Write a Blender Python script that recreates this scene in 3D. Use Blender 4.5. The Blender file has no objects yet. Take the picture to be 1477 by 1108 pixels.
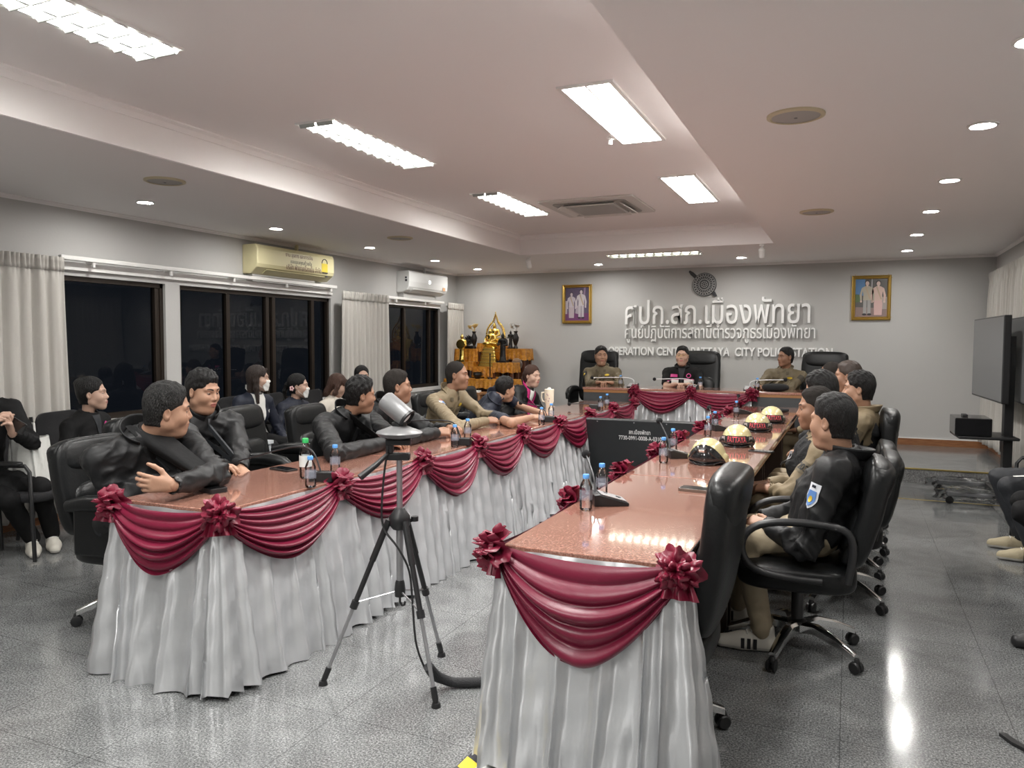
import bpy, bmesh, math, random
import numpy as np
from mathutils import Vector, Matrix
from mathutils.bvhtree import BVHTree

# ---------------------------------------------------------------- camera, world, exposure
scene = bpy.context.scene
COL = scene.collection
IW, IH, FOC, EYE = 1477, 1108, 1110.0, 1.45
YAW, PITCH, ROLL = math.radians(23.7), math.radians(-3.04), math.radians(0.2)
FW = Vector((-math.sin(YAW)*math.cos(PITCH), math.cos(YAW)*math.cos(PITCH), math.sin(PITCH)))
R0 = FW.cross(Vector((0, 0, 1))).normalized(); U0 = R0.cross(FW)
CR = R0*math.cos(ROLL)+U0*math.sin(ROLL); CU = U0*math.cos(ROLL)-R0*math.sin(ROLL)
cam_data = bpy.data.cameras.new('camera'); cam = bpy.data.objects.new('camera', cam_data); COL.objects.link(cam)
cam_data.sensor_fit = 'HORIZONTAL'; cam_data.sensor_width = 36.0; cam_data.lens = 36.0*FOC/IW
cam_data.clip_start = 0.05; cam_data.clip_end = 100
mw = Matrix.Identity(4)
for i in range(3): mw[i][0], mw[i][1], mw[i][2] = CR[i], CU[i], -FW[i]
mw[2][3] = EYE
cam.matrix_world = mw
scene.camera = cam
world = bpy.data.worlds.new('night'); scene.world = world; world.use_nodes = True
world.node_tree.nodes['Background'].inputs[0].default_value = (0.006, 0.007, 0.009, 1)
world.node_tree.nodes['Background'].inputs[1].default_value = 0.3
scene.view_settings.view_transform = 'Standard'; scene.view_settings.look = 'None'
scene.view_settings.gamma = 1; scene.view_settings.use_curve_mapping = False
scene.view_settings.exposure = 2.45
scene.cycles.use_denoising = True
scene.cycles.max_bounces = 8; scene.cycles.sample_clamp_indirect = 6.0
TROFFER, DOWNLIGHT = 13.0, 75.0          # lamp strengths

def ray(px, py): return FW+CR*((px-IW/2)/FOC)-CU*((py-IH/2)/FOC)
def aZ(px, py, z): d = ray(px, py); t = (z-EYE)/d.z; return Vector((d.x*t, d.y*t, z))
def aY(px, py, y): d = ray(px, py); t = y/d.y; return Vector((d.x*t, y, EYE+d.z*t))
def aX(px, py, x): d = ray(px, py); t = x/d.x; return Vector((x, d.y*t, EYE+d.z*t))

# ---------------------------------------------------------------- materials
MATS = {}
def mat(name, col, rough=0.5, metal=0.0, spec=0.5, bump=None, sheen=0.0, emit=None, coat=0.0, aniso=0.0, alpha=1.0):
    if name in MATS: return MATS[name]
    m = bpy.data.materials.new(name); m.use_nodes = True; MATS[name] = m
    b = m.node_tree.nodes['Principled BSDF']; I = b.inputs
    I['Base Color'].default_value = (*col, 1); I['Roughness'].default_value = rough; I['Metallic'].default_value = metal
    I['Specular IOR Level'].default_value = spec; I['Sheen Weight'].default_value = sheen; I['Coat Weight'].default_value = coat
    I['Coat Roughness'].default_value = 0.05; I['Alpha'].default_value = alpha
    if emit:
        I['Emission Color'].default_value = (*emit[0], 1); I['Emission Strength'].default_value = emit[1]
    if bump:
        sc, st = bump[0], bump[1]
        t = m.node_tree.nodes.new('ShaderNodeTexNoise'); t.inputs['Scale'].default_value = sc; t.inputs['Detail'].default_value = 4
        c = m.node_tree.nodes.new('ShaderNodeTexCoord'); bp = m.node_tree.nodes.new('ShaderNodeBump')
        bp.inputs['Strength'].default_value = st; bp.inputs['Distance'].default_value = 0.01
        L = m.node_tree.links
        if len(bump) > 2:
            mp = m.node_tree.nodes.new('ShaderNodeMapping'); mp.inputs['Scale'].default_value = bump[2]
            L.new(c.outputs['Object'], mp.inputs[0]); L.new(mp.outputs[0], t.inputs['Vector'])
        else: L.new(c.outputs['Object'], t.inputs['Vector'])
        L.new(t.outputs['Fac'], bp.inputs['Height']); L.new(bp.outputs[0], I['Normal'])
    return m
def ramp_tex(m, kind, scale, stops, target='Base Color', coord='Object', detail=6, mscale=None, rough=None):
    """procedural colour from a noise / voronoi / wave texture through a ramp"""
    nt = m.node_tree; L = nt.links; b = nt.nodes['Principled BSDF']
    c = nt.nodes.new('ShaderNodeTexCoord')
    t = nt.nodes.new({'noise': 'ShaderNodeTexNoise', 'voronoi': 'ShaderNodeTexVoronoi', 'wave': 'ShaderNodeTexWave'}[kind])
    t.inputs['Scale'].default_value = scale
    if kind == 'noise': t.inputs['Detail'].default_value = detail; t.inputs['Roughness'].default_value = 0.65
    src = c.outputs[coord]
    if mscale:
        mp = nt.nodes.new('ShaderNodeMapping'); mp.inputs['Scale'].default_value = mscale
        L.new(src, mp.inputs[0]); src = mp.outputs[0]
    L.new(src, t.inputs['Vector'])
    r = nt.nodes.new('ShaderNodeValToRGB'); e = r.color_ramp.elements
    e[0].position, e[0].color = stops[0][0], (*stops[0][1], 1); e[1].position, e[1].color = stops[-1][0], (*stops[-1][1], 1)
    for p, cc in stops[1:-1]:
        n = e.new(p); n.color = (*cc, 1)
    L.new(t.outputs[0], r.inputs[0]); L.new(r.outputs[0], b.inputs[target])
    return r
def satin(m, an=0.85, rot=0.0):
    nt = m.node_tree; b = nt.nodes['Principled BSDF']; tg = nt.nodes.new('ShaderNodeTangent'); tg.direction_type = 'RADIAL'; tg.axis = 'Z'
    b.inputs['Anisotropic'].default_value = an; b.inputs['Anisotropic Rotation'].default_value = rot; nt.links.new(tg.outputs[0], b.inputs['Tangent'])
def glass_mat(name, tint=(1, 1, 1), refl=1.0, rough=0.02, ior=1.45, trans=(1, 1, 1)):
    m = bpy.data.materials.new(name); m.use_nodes = True; nt = m.node_tree; nt.nodes.clear(); MATS[name] = m
    o = nt.nodes.new('ShaderNodeOutputMaterial'); mx = nt.nodes.new('ShaderNodeMixShader'); f = nt.nodes.new('ShaderNodeFresnel')
    g = nt.nodes.new('ShaderNodeBsdfGlossy'); t = nt.nodes.new('ShaderNodeBsdfTransparent')
    g.inputs['Roughness'].default_value = rough; g.inputs['Color'].default_value = (*[refl*c for c in tint], 1)
    t.inputs['Color'].default_value = (*trans, 1); f.inputs['IOR'].default_value = ior
    L = nt.links; L.new(f.outputs[0], mx.inputs[0]); L.new(t.outputs[0], mx.inputs[1]); L.new(g.outputs[0], mx.inputs[2]); L.new(mx.outputs[0], o.inputs[0])
    return m

# ---------------------------------------------------------------- scene graph helpers
def tag(o, label=None, cat=None, group=None, kind=None):
    if label: o['label'] = label
    if cat: o['category'] = cat
    if group: o['group'] = group
    if kind: o['kind'] = kind
    return o
def thing(name, label, cat, loc=(0, 0, 0), rz=0.0, group=None):
    o = bpy.data.objects.new(name, None); COL.objects.link(o); o.empty_display_size = 0.05
    o.location = loc; o.rotation_euler = (0, 0, rz)
    return tag(o, label, cat, group)
def link_mesh(name, me, mats, parent=None, smooth=True):
    o = bpy.data.objects.new(name, me); COL.objects.link(o)
    for m in (mats if isinstance(mats, (list, tuple)) else [mats]): me.materials.append(m)
    if parent is not None: o.parent = parent
    if smooth:
        me.polygons.foreach_set('use_smooth', np.ones(len(me.polygons), bool))
    return o
def obj(name, bm, mats, parent=None, smooth=True, bevel=0.0, seg=2, sharp=40):
    me = bpy.data.meshes.new(name)
    bmesh.ops.recalc_face_normals(bm, faces=bm.faces)
    bm.to_mesh(me); bm.free()
    o = link_mesh(name, me, mats, parent, smooth)
    if smooth and sharp: me.set_sharp_from_angle(angle=math.radians(sharp))
    if bevel:
        b = o.modifiers.new('bevel', 'BEVEL'); b.width = bevel; b.segments = seg; b.limit_method = 'ANGLE'; b.angle_limit = math.radians(35)
        b.harden_normals = False
    return o
def copy_thing(root, loc=None, rz=None, label=None, group=None):
    r = root.copy(); COL.objects.link(r)
    if loc is not None: r.location = loc
    if rz is not None: r.rotation_euler = (0, 0, rz)
    if label: r['label'] = label
    if group: r['group'] = group
    for ch in root.children:
        c = ch.copy(); COL.objects.link(c); c.parent = r
        for g in ch.children:
            d = g.copy(); COL.objects.link(d); d.parent = c
    return r
def BM(): return bmesh.new()
def box(bm, x0, x1, y0, y1, z0, z1, M=None):
    vs = [bm.verts.new((x, y, z)) for z in (z0, z1) for y in (y0, y1) for x in (x0, x1)]
    for f in ((0, 2, 3, 1), (4, 5, 7, 6), (0, 1, 5, 4), (2, 6, 7, 3), (0, 4, 6, 2), (1, 3, 7, 5)): bm.faces.new([vs[i] for i in f])
    if M is not None: bmesh.ops.transform(bm, matrix=M, verts=vs)
    return vs
def frame_from(d, upv=(0, 0, 1)):
    d = Vector(d).normalized(); up = Vector(upv)
    if abs(d.dot(up)) > 0.98: up = Vector((0, 1, 0))
    s = d.cross(up).normalized(); return s, s.cross(d).normalized()   # side, up
def tube(bm, pts, r, n=10, closed=False, caps=True):
    """swept round tube; r is a number or a list, one per point"""
    pts = [Vector(p) for p in pts]; m = len(pts); rings = []
    rs = r if isinstance(r, (list, tuple)) else [r]*m
    side = None
    for i, p in enumerate(pts):
        if closed: d = pts[(i+1) % m]-pts[i-1]
        else: d = pts[min(i+1, m-1)]-pts[max(i-1, 0)]
        d.normalize()
        if side is None: side, up = frame_from(d)
        else:
            side = (side-d*side.dot(d))
            if side.length < 1e-6: side, up = frame_from(d)
            side.normalize(); up = side.cross(d)
        rings.append([bm.verts.new(p+(side*math.cos(a)+up*math.sin(a))*rs[i]) for a in (2*math.pi*k/n for k in range(n))])
    for i in range(m if closed else m-1):
        a, b = rings[i], rings[(i+1) % m]
        for k in range(n): bm.faces.new((a[k], a[(k+1) % n], b[(k+1) % n], b[k]))
    if caps and not closed:
        bm.faces.new(rings[0][::-1]); bm.faces.new(rings[-1])
def lathe(bm, prof, n=24, M=None, cap=True):
    """prof: (radius, z) pairs around the z axis"""
    rings = []; new = []
    for r, z in prof:
        if r < 1e-5: v = bm.verts.new((0, 0, z)); rings.append([v]); new.append(v)
        else:
            rg = [bm.verts.new((r*math.cos(2*math.pi*k/n), r*math.sin(2*math.pi*k/n), z)) for k in range(n)]; rings.append(rg); new += rg
    for a, b in zip(rings[:-1], rings[1:]):
        for k in range(n):
            k2 = (k+1) % n
            if len(a) == 1 and len(b) == 1: continue
            if len(a) == 1: bm.faces.new((a[0], b[k2], b[k]))
            elif len(b) == 1: bm.faces.new((a[k], a[k2], b[0]))
            else: bm.faces.new((a[k], a[k2], b[k2], b[k]))
    if cap:
        if len(rings[0]) > 1: bm.faces.new(rings[0][::-1])
        if len(rings[-1]) > 1: bm.faces.new(rings[-1])
    if M is not None: bmesh.ops.transform(bm, matrix=M, verts=new)
    return new
def ball(bm, c, r, n=12, M=None):
    rx, ry, rz = r if isinstance(r, (tuple, list)) else (r, r, r)
    m = Matrix.Translation(c) @ (M.to_4x4() if M is not None else Matrix.Identity(4)) @ Matrix.Diagonal((rx, ry, rz, 1))
    bmesh.ops.create_uvsphere(bm, u_segments=n, v_segments=max(6, n//2+1), radius=1, matrix=m)
def prism(bm, pts, z0, z1, M=None):
    """pts: outline in xy, extruded z0..z1"""
    a = [bm.verts.new((x, y, z0)) for x, y in pts]; b = [bm.verts.new((x, y, z1)) for x, y in pts]
    n = len(pts); bm.faces.new(a[::-1]); bm.faces.new(b)
    for k in range(n): bm.faces.new((a[k], a[(k+1) % n], b[(k+1) % n], b[k]))
    if M is not None: bmesh.ops.transform(bm, matrix=M, verts=a+b)
def grid(bm, f, nu, nv):
    """surface f(i/nu, j/nv) -> point"""
    vs = [[bm.verts.new(f(i/nu, j/nv)) for j in range(nv+1)] for i in range(nu+1)]
    for i in range(nu):
        for j in range(nv): bm.faces.new((vs[i][j], vs[i+1][j], vs[i+1][j+1], vs[i][j+1]))
    return vs
def rrect(w, h, r, n=5):
    out = []
    for cx, cy, a0 in ((w/2-r, h/2-r, 0), (-w/2+r, h/2-r, 90), (-w/2+r, -h/2+r, 180), (w/2-r, -h/2+r, 270)):
        for k in range(n+1):
            a = math.radians(a0+90*k/n); out.append((cx+r*math.cos(a), cy+r*math.sin(a)))
    return out
def basis_mat(x, y, z, o):
    m = Matrix.Identity(4)
    for i in range(3): m[i][0], m[i][1], m[i][2], m[i][3] = x[i], y[i], z[i], o[i]
    return m
def look_mat(fwd, up=(0, 0, 1), o=(0, 0, 0)):
    """local y -> fwd, local z -> as near up as can be"""
    y = Vector(fwd).normalized(); z = Vector(up); z = (z-y*z.dot(y)).normalized(); x = y.cross(z)
    return basis_mat(x, y, z, Vector(o))
def text_mesh(body, size, depth, font_scale=1.0, align='CENTER', space=1.0, offset=0.0):
    """a mesh of lettering lying in xy, extruded along z"""
    cu = bpy.data.curves.new('lettering', 'FONT'); cu.body = body; cu.size = size; cu.extrude = depth/2; cu.align_x = align
    cu.space_character = space; cu.resolution_u = 4; cu.offset = offset
    o = bpy.data.objects.new('lettering', cu); COL.objects.link(o)
    dg = bpy.context.evaluated_depsgraph_get(); me = bpy.data.meshes.new_from_object(o.evaluated_get(dg))
    bpy.data.objects.remove(o); bpy.data.curves.remove(cu)
    return me
def lettering(name, body, M, size, depth, m, parent=None, width=None, align='CENTER', offset=0.0, bold=0.0):
    me = text_mesh(body, size, depth, align=align, offset=bold)
    if width:
        xs = [v.co.x for v in me.vertices]; s = width/(max(xs)-min(xs)); me.transform(Matrix.Diagonal((s, 1, 1, 1)))
    me.transform(M)
    return link_mesh(name, me, m, parent, smooth=False)

# ---------------------------------------------------------------- distance-field modelling (bodies, cloth, statues)
class Field:
    def __init__(s, lo, hi, h):
        s.lo = np.array(lo, np.float32); s.h = h
        s.n = np.maximum(4, np.ceil((np.array(hi)-s.lo)/h).astype(int)+1)
        s.f = np.full(s.n, 1.0, np.float32)
        s.ax = [s.lo[i]+h*np.arange(s.n[i], dtype=np.float32) for i in range(3)]
    def put(s, fn, lo, hi, k=0.0, cut=False, pad=None):
        p = (k if pad is None else pad)+3*s.h
        i0 = np.maximum(0, np.floor((np.array(lo)-p-s.lo)/s.h).astype(int)); i1 = np.minimum(s.n, np.ceil((np.array(hi)+p-s.lo)/s.h).astype(int)+1)
        if np.any(i1 <= i0): return
        sl = tuple(slice(a, b) for a, b in zip(i0, i1))
        X, Y, Z = np.meshgrid(s.ax[0][sl[0]], s.ax[1][sl[1]], s.ax[2][sl[2]], indexing='ij', sparse=True)
        d = fn(X, Y, Z).astype(np.float32); f = s.f[sl]
        if cut:
            d = -d; r = np.maximum(f, d)
            if k > 0: hh = np.maximum(k-np.abs(f-d), 0)/k; r = r+hh*hh*k*0.25
        else:
            r = np.minimum(f, d)
            if k > 0: hh = np.maximum(k-np.abs(f-d), 0)/k; r = r-hh*hh*k*0.25
        s.f[sl] = r
    def ell(s, c, r, k=0.0, R=None, cut=False):
        c = np.array(c, float); r = np.array([r]*3 if np.isscalar(r) else r, float)
        Rm = np.array(R, float) if R is not None else np.eye(3)      # columns: local axes
        e = np.abs(Rm) @ r
        def fn(X, Y, Z):
            dx, dy, dz = X-c[0], Y-c[1], Z-c[2]
            q = [(dx*Rm[0, i]+dy*Rm[1, i]+dz*Rm[2, i]) for i in range(3)]
            k0 = np.sqrt(sum((q[i]/r[i])**2 for i in range(3))); k1 = np.sqrt(sum((q[i]/r[i]**2)**2 for i in range(3)))
            return k0*(k0-1)/np.maximum(k1, 1e-6)
        s.put(fn, c-e, c+e, k, cut)
    def cone(s, a, b, ra, rb, k=0.0, flat=None, cut=False):
        """tapered capsule; flat = (axis, factor) squashes its section along an axis"""
        a = np.array(a, float); b = np.array(b, float); ab = b-a; L2 = max(ab @ ab, 1e-9)
        def fn(X, Y, Z):
            dx, dy, dz = X-a[0], Y-a[1], Z-a[2]
            t = np.clip((dx*ab[0]+dy*ab[1]+dz*ab[2])/L2, 0, 1)
            ox, oy, oz = dx-t*ab[0], dy-t*ab[1], dz-t*ab[2]
            if flat is not None:
                n, q = np.array(flat[0], float), flat[1]; n = n/np.linalg.norm(n)
                w = (ox*n[0]+oy*n[1]+oz*n[2])*(1/q-1); ox, oy, oz = ox+w*n[0], oy+w*n[1], oz+w*n[2]
            d = np.sqrt(ox*ox+oy*oy+oz*oz)-(ra+(rb-ra)*t)
            return d*(flat[1] if flat is not None and flat[1] < 1 else 1)
        m = max(ra, rb)*max(1, flat[1] if flat is not None else 1)
        s.put(fn, np.minimum(a, b)-m, np.maximum(a, b)+m, k, cut)
    def chain(s, pts, rs, k=0.0, flat=None):
        for i in range(len(pts)-1): s.cone(pts[i], pts[i+1], rs[i], rs[i+1], k, flat)
    def nets(s, smooth=1):
        F = s.f; ins = F < 0; nx, ny, nz = F.shape
        cnt = np.zeros((nx-1, ny-1, nz-1), np.uint8)
        for a in (0, 1):
            for b in (0, 1):
                for c in (0, 1): cnt += ins[a:nx-1+a, b:ny-1+b, c:nz-1+c]
        act = (cnt > 0) & (cnt < 8); ci = np.argwhere(act)
        if len(ci) == 0: return np.zeros((0, 3)), np.zeros((0, 4), int)
        idx = np.full(act.shape, -1, np.int64); idx[act] = np.arange(len(ci))
        acc = np.zeros((len(ci), 3)); num = np.zeros(len(ci))
        cor = [(a, b, c) for a in (0, 1) for b in (0, 1) for c in (0, 1)]
        V = {c: F[ci[:, 0]+c[0], ci[:, 1]+c[1], ci[:, 2]+c[2]] for c in cor}
        for c in cor:
            for ax in range(3):
                if c[ax] == 0:
                    d = list(c); d[ax] = 1; d = tuple(d); va, vb = V[c], V[d]
                    m = (va < 0) != (vb < 0); t = np.where(m, va/np.where(m, va-vb, 1), 0)
                    p = np.array(c, float)[None, :].repeat(len(ci), 0); p[:, ax] = t
                    acc += p*m[:, None]; num += m
        vs = s.lo+s.h*(ci+acc/num[:, None])
        quads = []
        for ax in range(3):
            sa = [slice(None)]*3; sb = [slice(None)]*3; sa[ax] = slice(0, -1); sb[ax] = slice(1, None)
            a, b = ins[tuple(sa)], ins[tuple(sb)]; e = np.argwhere(a != b)
            o1, o2 = (ax+1) % 3, (ax+2) % 3
            ok = (e[:, o1] > 0) & (e[:, o2] > 0) & (e[:, o1] < F.shape[o1]-1) & (e[:, o2] < F.shape[o2]-1); e = e[ok]
            up = a[tuple(e.T)]
            def at(d1, d2):
                q = e.copy(); q[:, o1] += d1; q[:, o2] += d2; return idx[tuple(q.T)]
            q = np.stack([at(-1, -1), at(0, -1), at(0, 0), at(-1, 0)], 1)
            q[~up] = q[~up][:, ::-1]; quads.append(q)
        Q = np.concatenate(quads)
        for _ in range(smooth): vs = relax(vs, Q, 0.5)
        return vs, Q
def relax(vs, Q, w):
    s = np.zeros_like(vs); n = np.zeros(len(vs))
    for a, b in ((0, 1), (1, 2), (2, 3), (3, 0)):
        for i, j in ((a, b), (b, a)):
            n += np.bincount(Q[:, i], minlength=len(vs))
            for k in range(3): s[:, k] += np.bincount(Q[:, i], weights=vs[Q[:, j], k], minlength=len(vs))
    return vs*(1-w)+w*s/np.maximum(n, 1)[:, None]
def vnormals(vs, Q):
    n = np.cross(vs[Q[:, 2]]-vs[Q[:, 0]], vs[Q[:, 3]]-vs[Q[:, 1]]); o = np.zeros_like(vs)
    for i in range(4):
        for k in range(3): o[:, k] += np.bincount(Q[:, i], weights=n[:, k], minlength=len(vs))
    return o/np.maximum(np.linalg.norm(o, axis=1), 1e-9)[:, None]
def np_mesh(name, vs, Q, midx=None):
    me = bpy.data.meshes.new(name); k = Q.shape[1]
    me.vertices.add(len(vs)); me.vertices.foreach_set('co', np.ascontiguousarray(vs, np.float32).ravel())
    me.loops.add(Q.size); me.loops.foreach_set('vertex_index', Q.astype(np.int32).ravel())
    me.polygons.add(len(Q)); me.polygons.foreach_set('loop_start', np.arange(0, Q.size, k, dtype=np.int32))
    if midx is not None: me.polygons.foreach_set('material_index', midx.astype(np.int32))
    me.update(calc_edges=True); me.validate(); return me
def npv(v): return np.array(v, float)
# ---------------------------------------------------------------- the room
XL, XR, YB, YF = -5.86, 1.62, 11.1, -2.6
STAGE, YS, ZLOW, ZTRAY = 0.16, 8.98, 2.56, 2.80
TX0, TX1, TY0, TY1 = -3.85, -0.79, -1.2, 9.0

M_wall = mat('wall_paint', (0.50, 0.495, 0.482), 0.75, bump=(60, 0.05))
M_ceil = mat('ceiling_paint', (0.90, 0.868, 0.86), 0.8, bump=(30, 0.04))
M_white = mat('white_paint', (0.8, 0.79, 0.77), 0.45)
M_floor = mat('granite_floor', (0.15, 0.155, 0.155), 0.13, spec=0.6)
def granite(m, lo, mid, hi, tile=0.6, joints=True):
    nt = m.node_tree; L = nt.links; b = nt.nodes['Principled BSDF']
    c = nt.nodes.new('ShaderNodeTexCoord'); n1 = nt.nodes.new('ShaderNodeTexNoise'); n2 = nt.nodes.new('ShaderNodeTexNoise')
    n1.inputs['Scale'].default_value = 130; n1.inputs['Detail'].default_value = 7; n1.inputs['Roughness'].default_value = 0.8
    n2.inputs['Scale'].default_value = 3.0; n2.inputs['Detail'].default_value = 6; n2.inputs['Distortion'].default_value = 1.5
    L.new(c.outputs['Object'], n1.inputs['Vector']); L.new(c.outputs['Object'], n2.inputs['Vector'])
    r = nt.nodes.new('ShaderNodeValToRGB'); e = r.color_ramp.elements
    e[0].position, e[0].color = 0.40, (*lo, 1); e[1].position, e[1].color = 0.62, (*hi, 1); q = e.new(0.5); q.color = (*mid, 1)
    L.new(n1.outputs[0], r.inputs[0])
    mx = nt.nodes.new('ShaderNodeMix'); mx.data_type = 'RGBA'; mx.blend_type = 'MULTIPLY'; mx.inputs['Factor'].default_value = 0.5
    r2 = nt.nodes.new('ShaderNodeValToRGB'); r2.color_ramp.elements[0].position = 0.35; r2.color_ramp.elements[0].color = (0.45, 0.45, 0.46, 1); r2.color_ramp.elements[1].position = 0.65
    L.new(n2.outputs[0], r2.inputs[0]); L.new(r.outputs[0], mx.inputs['A']); L.new(r2.outputs[0], mx.inputs['B'])
    out = mx.outputs['Result']
    if joints:
        br = nt.nodes.new('ShaderNodeTexBrick'); br.offset = 0; br.inputs['Scale'].default_value = 1
        br.inputs['Brick Width'].default_value = tile; br.inputs['Row Height'].default_value = tile; br.inputs['Mortar Size'].default_value = 0.0022
        br.inputs['Color1'].default_value = br.inputs['Color2'].default_value = (1, 1, 1, 1); br.inputs['Mortar'].default_value = (0.55, 0.55, 0.55, 1)
        m2 = nt.nodes.new('ShaderNodeMix'); m2.data_type = 'RGBA'; m2.blend_type = 'MULTIPLY'; m2.inputs['Factor'].default_value = 1
        L.new(c.outputs['Object'], br.inputs['Vector']); L.new(out, m2.inputs['A']); L.new(br.outputs['Color'], m2.inputs['B']); out = m2.outputs['Result']
    L.new(out, b.inputs['Base Color'])
granite(M_floor, (0.06, 0.063, 0.064), (0.18, 0.185, 0.185), (0.42, 0.43, 0.43))
M_stone = mat('grey_stone', (0.2, 0.2, 0.2), 0.2); granite(M_stone, (0.09, 0.09, 0.09), (0.2, 0.2, 0.2), (0.42, 0.42, 0.41), joints=False)
M_brass = mat('brass_strip', (0.75, 0.58, 0.2), 0.3, 0.9)
M_skirtwood = mat('baseboard_wood', (0.30, 0.13, 0.055), 0.35)
ramp_tex(M_skirtwood, 'noise', 9, [(0.35, (0.20, 0.075, 0.03)), (0.65, (0.36, 0.165, 0.07))], mscale=(1, 1, 14))
M_frame = mat('dark_window_frame', (0.035, 0.026, 0.02), 0.35, 0.4)
M_winglass = glass_mat('night_window_glass', refl=0.6, rough=0.0, ior=1.5, trans=(0.45, 0.5, 0.55))
M_chrome = mat('chrome', (0.8, 0.8, 0.8), 0.12, 1.0)
M_black = mat('black_plastic', (0.012, 0.012, 0.013), 0.4)
M_grey = mat('grey_plastic', (0.22, 0.22, 0.23), 0.45)

def structure(name, bm, m, bevel=0.0, smooth=False, parent=None):
    o = obj(name, bm, m, parent, smooth=smooth, bevel=bevel)
    if parent is None: o['kind'] = 'structure'
    return o
b = BM(); box(b, XL-0.3, XR+0.2, YF-0.2, YB+0.2, -0.15, 0); structure('floor', b, M_floor)
b = BM(); box(b, XL, XR, YS, YB, 0.0, STAGE); structure('floor_stage', b, M_stone)
o = bpy.data.objects['floor_stage']; o.data.materials.append(M_floor)
for p in o.data.polygons:
    if p.normal.z > 0.9: p.material_index = 1
b = BM(); box(b, XL, XR, YS-0.008, YS+0.022, STAGE-0.008, STAGE+0.004); structure('trim_1', b, M_brass)
b = BM(); box(b, XL, XR, 8.05, 8.075, 0.0, 0.002); structure('trim_2', b, M_brass)
b = BM(); box(b, XL-0.2, XR+0.2, YB, YB+0.15, 0, 2.9); structure('wall_back', b, M_wall)
b = BM(); box(b, XR, XR+0.15, YF, YB, 0, 2.9); structure('wall_right', b, M_wall)
b = BM(); box(b, XL-0.2, XR+0.2, YF-0.15, YF, 0, 2.9); structure('wall_front', b, M_wall)
WIN = [(3.3, 5.30), (5.47, 7.80), (8.84, 10.55)]; ZW0, ZW1 = 0.78, 1.99
b = BM(); e = 0.16
box(b, XL-e, XL, YF, YB, 0, ZW0); box(b, XL-e, XL, YF, YB, ZW1, 2.9)
ys = [YF]+[v for w in WIN for v in w]+[YB]
for i in range(0, len(ys), 2): box(b, XL-e, XL, ys[i], ys[i+1], ZW0, ZW1)
structure('wall_left', b, M_wall)
MUL = [[4.22, 5.24], [6.13, 6.72, 6.82, 7.5], [9.58, 10.3]]
for k, (y0, y1) in enumerate(WIN):
    b = BM(); t = 0.035; x0, x1 = XL-0.10, XL-0.03
    box(b, x0, x1, y0, y1, ZW0, ZW0+0.05); box(b, x0, x1, y0, y1, ZW1-0.04, ZW1)
    box(b, x0, x1, y0, y0+t, ZW0, ZW1); box(b, x0, x1, y1-t, y1, ZW0, ZW1)
    root = structure('window_%d' % (k+1), b, M_frame)
    for ym in MUL[k]:
        b = BM(); box(b, XL-0.095, XL-0.04, ym-0.025, ym+0.025, ZW0+0.03, ZW1-0.03); structure('sash_bar', b, M_frame, parent=root)
    b = BM(); v = [b.verts.new(p) for p in ((XL-0.07, y0, ZW0), (XL-0.07, y1, ZW0), (XL-0.07, y1, ZW1), (XL-0.07, y0, ZW1))]; b.faces.new(v)
    structure('glass', b, M_winglass, parent=root)
b = BM(); box(b, XL, XL+0.03, 3.0, YB, ZW0-0.05, ZW0); structure('trim_3', b, M_white)
# ceiling: low perimeter and raised tray
b = BM()
for x0, x1, y0, y1 in ((XL-0.2, TX0, YF-.15, YB+.15), (TX1, XR+0.2, YF-.15, YB+.15), (TX0, TX1, TY1, YB+.15), (TX0, TX1, YF-.15, TY0)): box(b, x0, x1, y0, y1, ZLOW, ZLOW+0.05)
box(b, TX0-0.06, TX0, TY0, TY1, ZLOW+.05, 2.9); box(b, TX1, TX1+0.06, TY0, TY1, ZLOW+.05, 2.9)
box(b, TX0, TX1, TY1, TY1+0.06, ZLOW+.05, 2.9); box(b, TX0, TX1, TY0-0.06, TY0, ZLOW+.05, 2.9)
box(b, TX0-0.1, TX1+0.1, TY0-0.1, TY1+0.1, ZTRAY, ZTRAY+0.06)
structure('ceiling', b, M_ceil)
def cornice(name, x0, x1, y0, y1, z, s, m):
    """moulding ring inside a rectangle, against the ceiling at z"""
    b = BM(); prof = [(0, 0), (s, 0), (s, -0.2*s), (0.55*s, -0.45*s), (0.2*s, -s), (0, -s)]
    cs = [(x0, y0, 1, 1), (x1, y0, -1, 1), (x1, y1, -1, -1), (x0, y1, 1, -1)]
    rings = [[b.verts.new((cx+sx*p, cy+sy*p, z+q)) for p, q in prof] for cx, cy, sx, sy in cs]
    for i in range(4):
        A, B = rings[i], rings[(i+1) % 4]
        for j in range(len(prof)-1): b.faces.new((A[j], A[j+1], B[j+1], B[j]))
    return structure(name, b, m, smooth=False)
cornice('trim_4', TX0, TX1, TY0, TY1, ZTRAY, 0.05, M_ceil)
cornice('trim_5', XL, XR, YF, YB, ZLOW, 0.03, M_ceil)
b = BM()
for (x0, x1, y0, y1) in ((TX0, TX0+0.012, TY0, TY1), (TX1-0.012, TX1, TY0, TY1), (TX0, TX1, TY1-0.012, TY1)): box(b, x0, x1, y0, y1, ZLOW+0.002, ZLOW+0.03)
structure('trim_6', b, M_ceil)
def baseboard(name, x0, x1, y0, y1, z0):
    b = BM(); box(b, x0, x1, y0, y1, z0, z0+0.085); structure(name, b, M_skirtwood)
    b = BM(); box(b, x0, x1, y0, y1, z0+0.085, z0+0.095); structure(name+'_cap', b, M_white)
baseboard('baseboard_back', XL, XR, YB-0.02, YB, STAGE)
baseboard('baseboard_right', XR-0.02, XR, YS, YB, STAGE); baseboard('baseboard_right_lower', XR-0.02, XR, YF, YS, 0)
baseboard('baseboard_left', XL, XL+0.02, YF, YS, 0)

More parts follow.
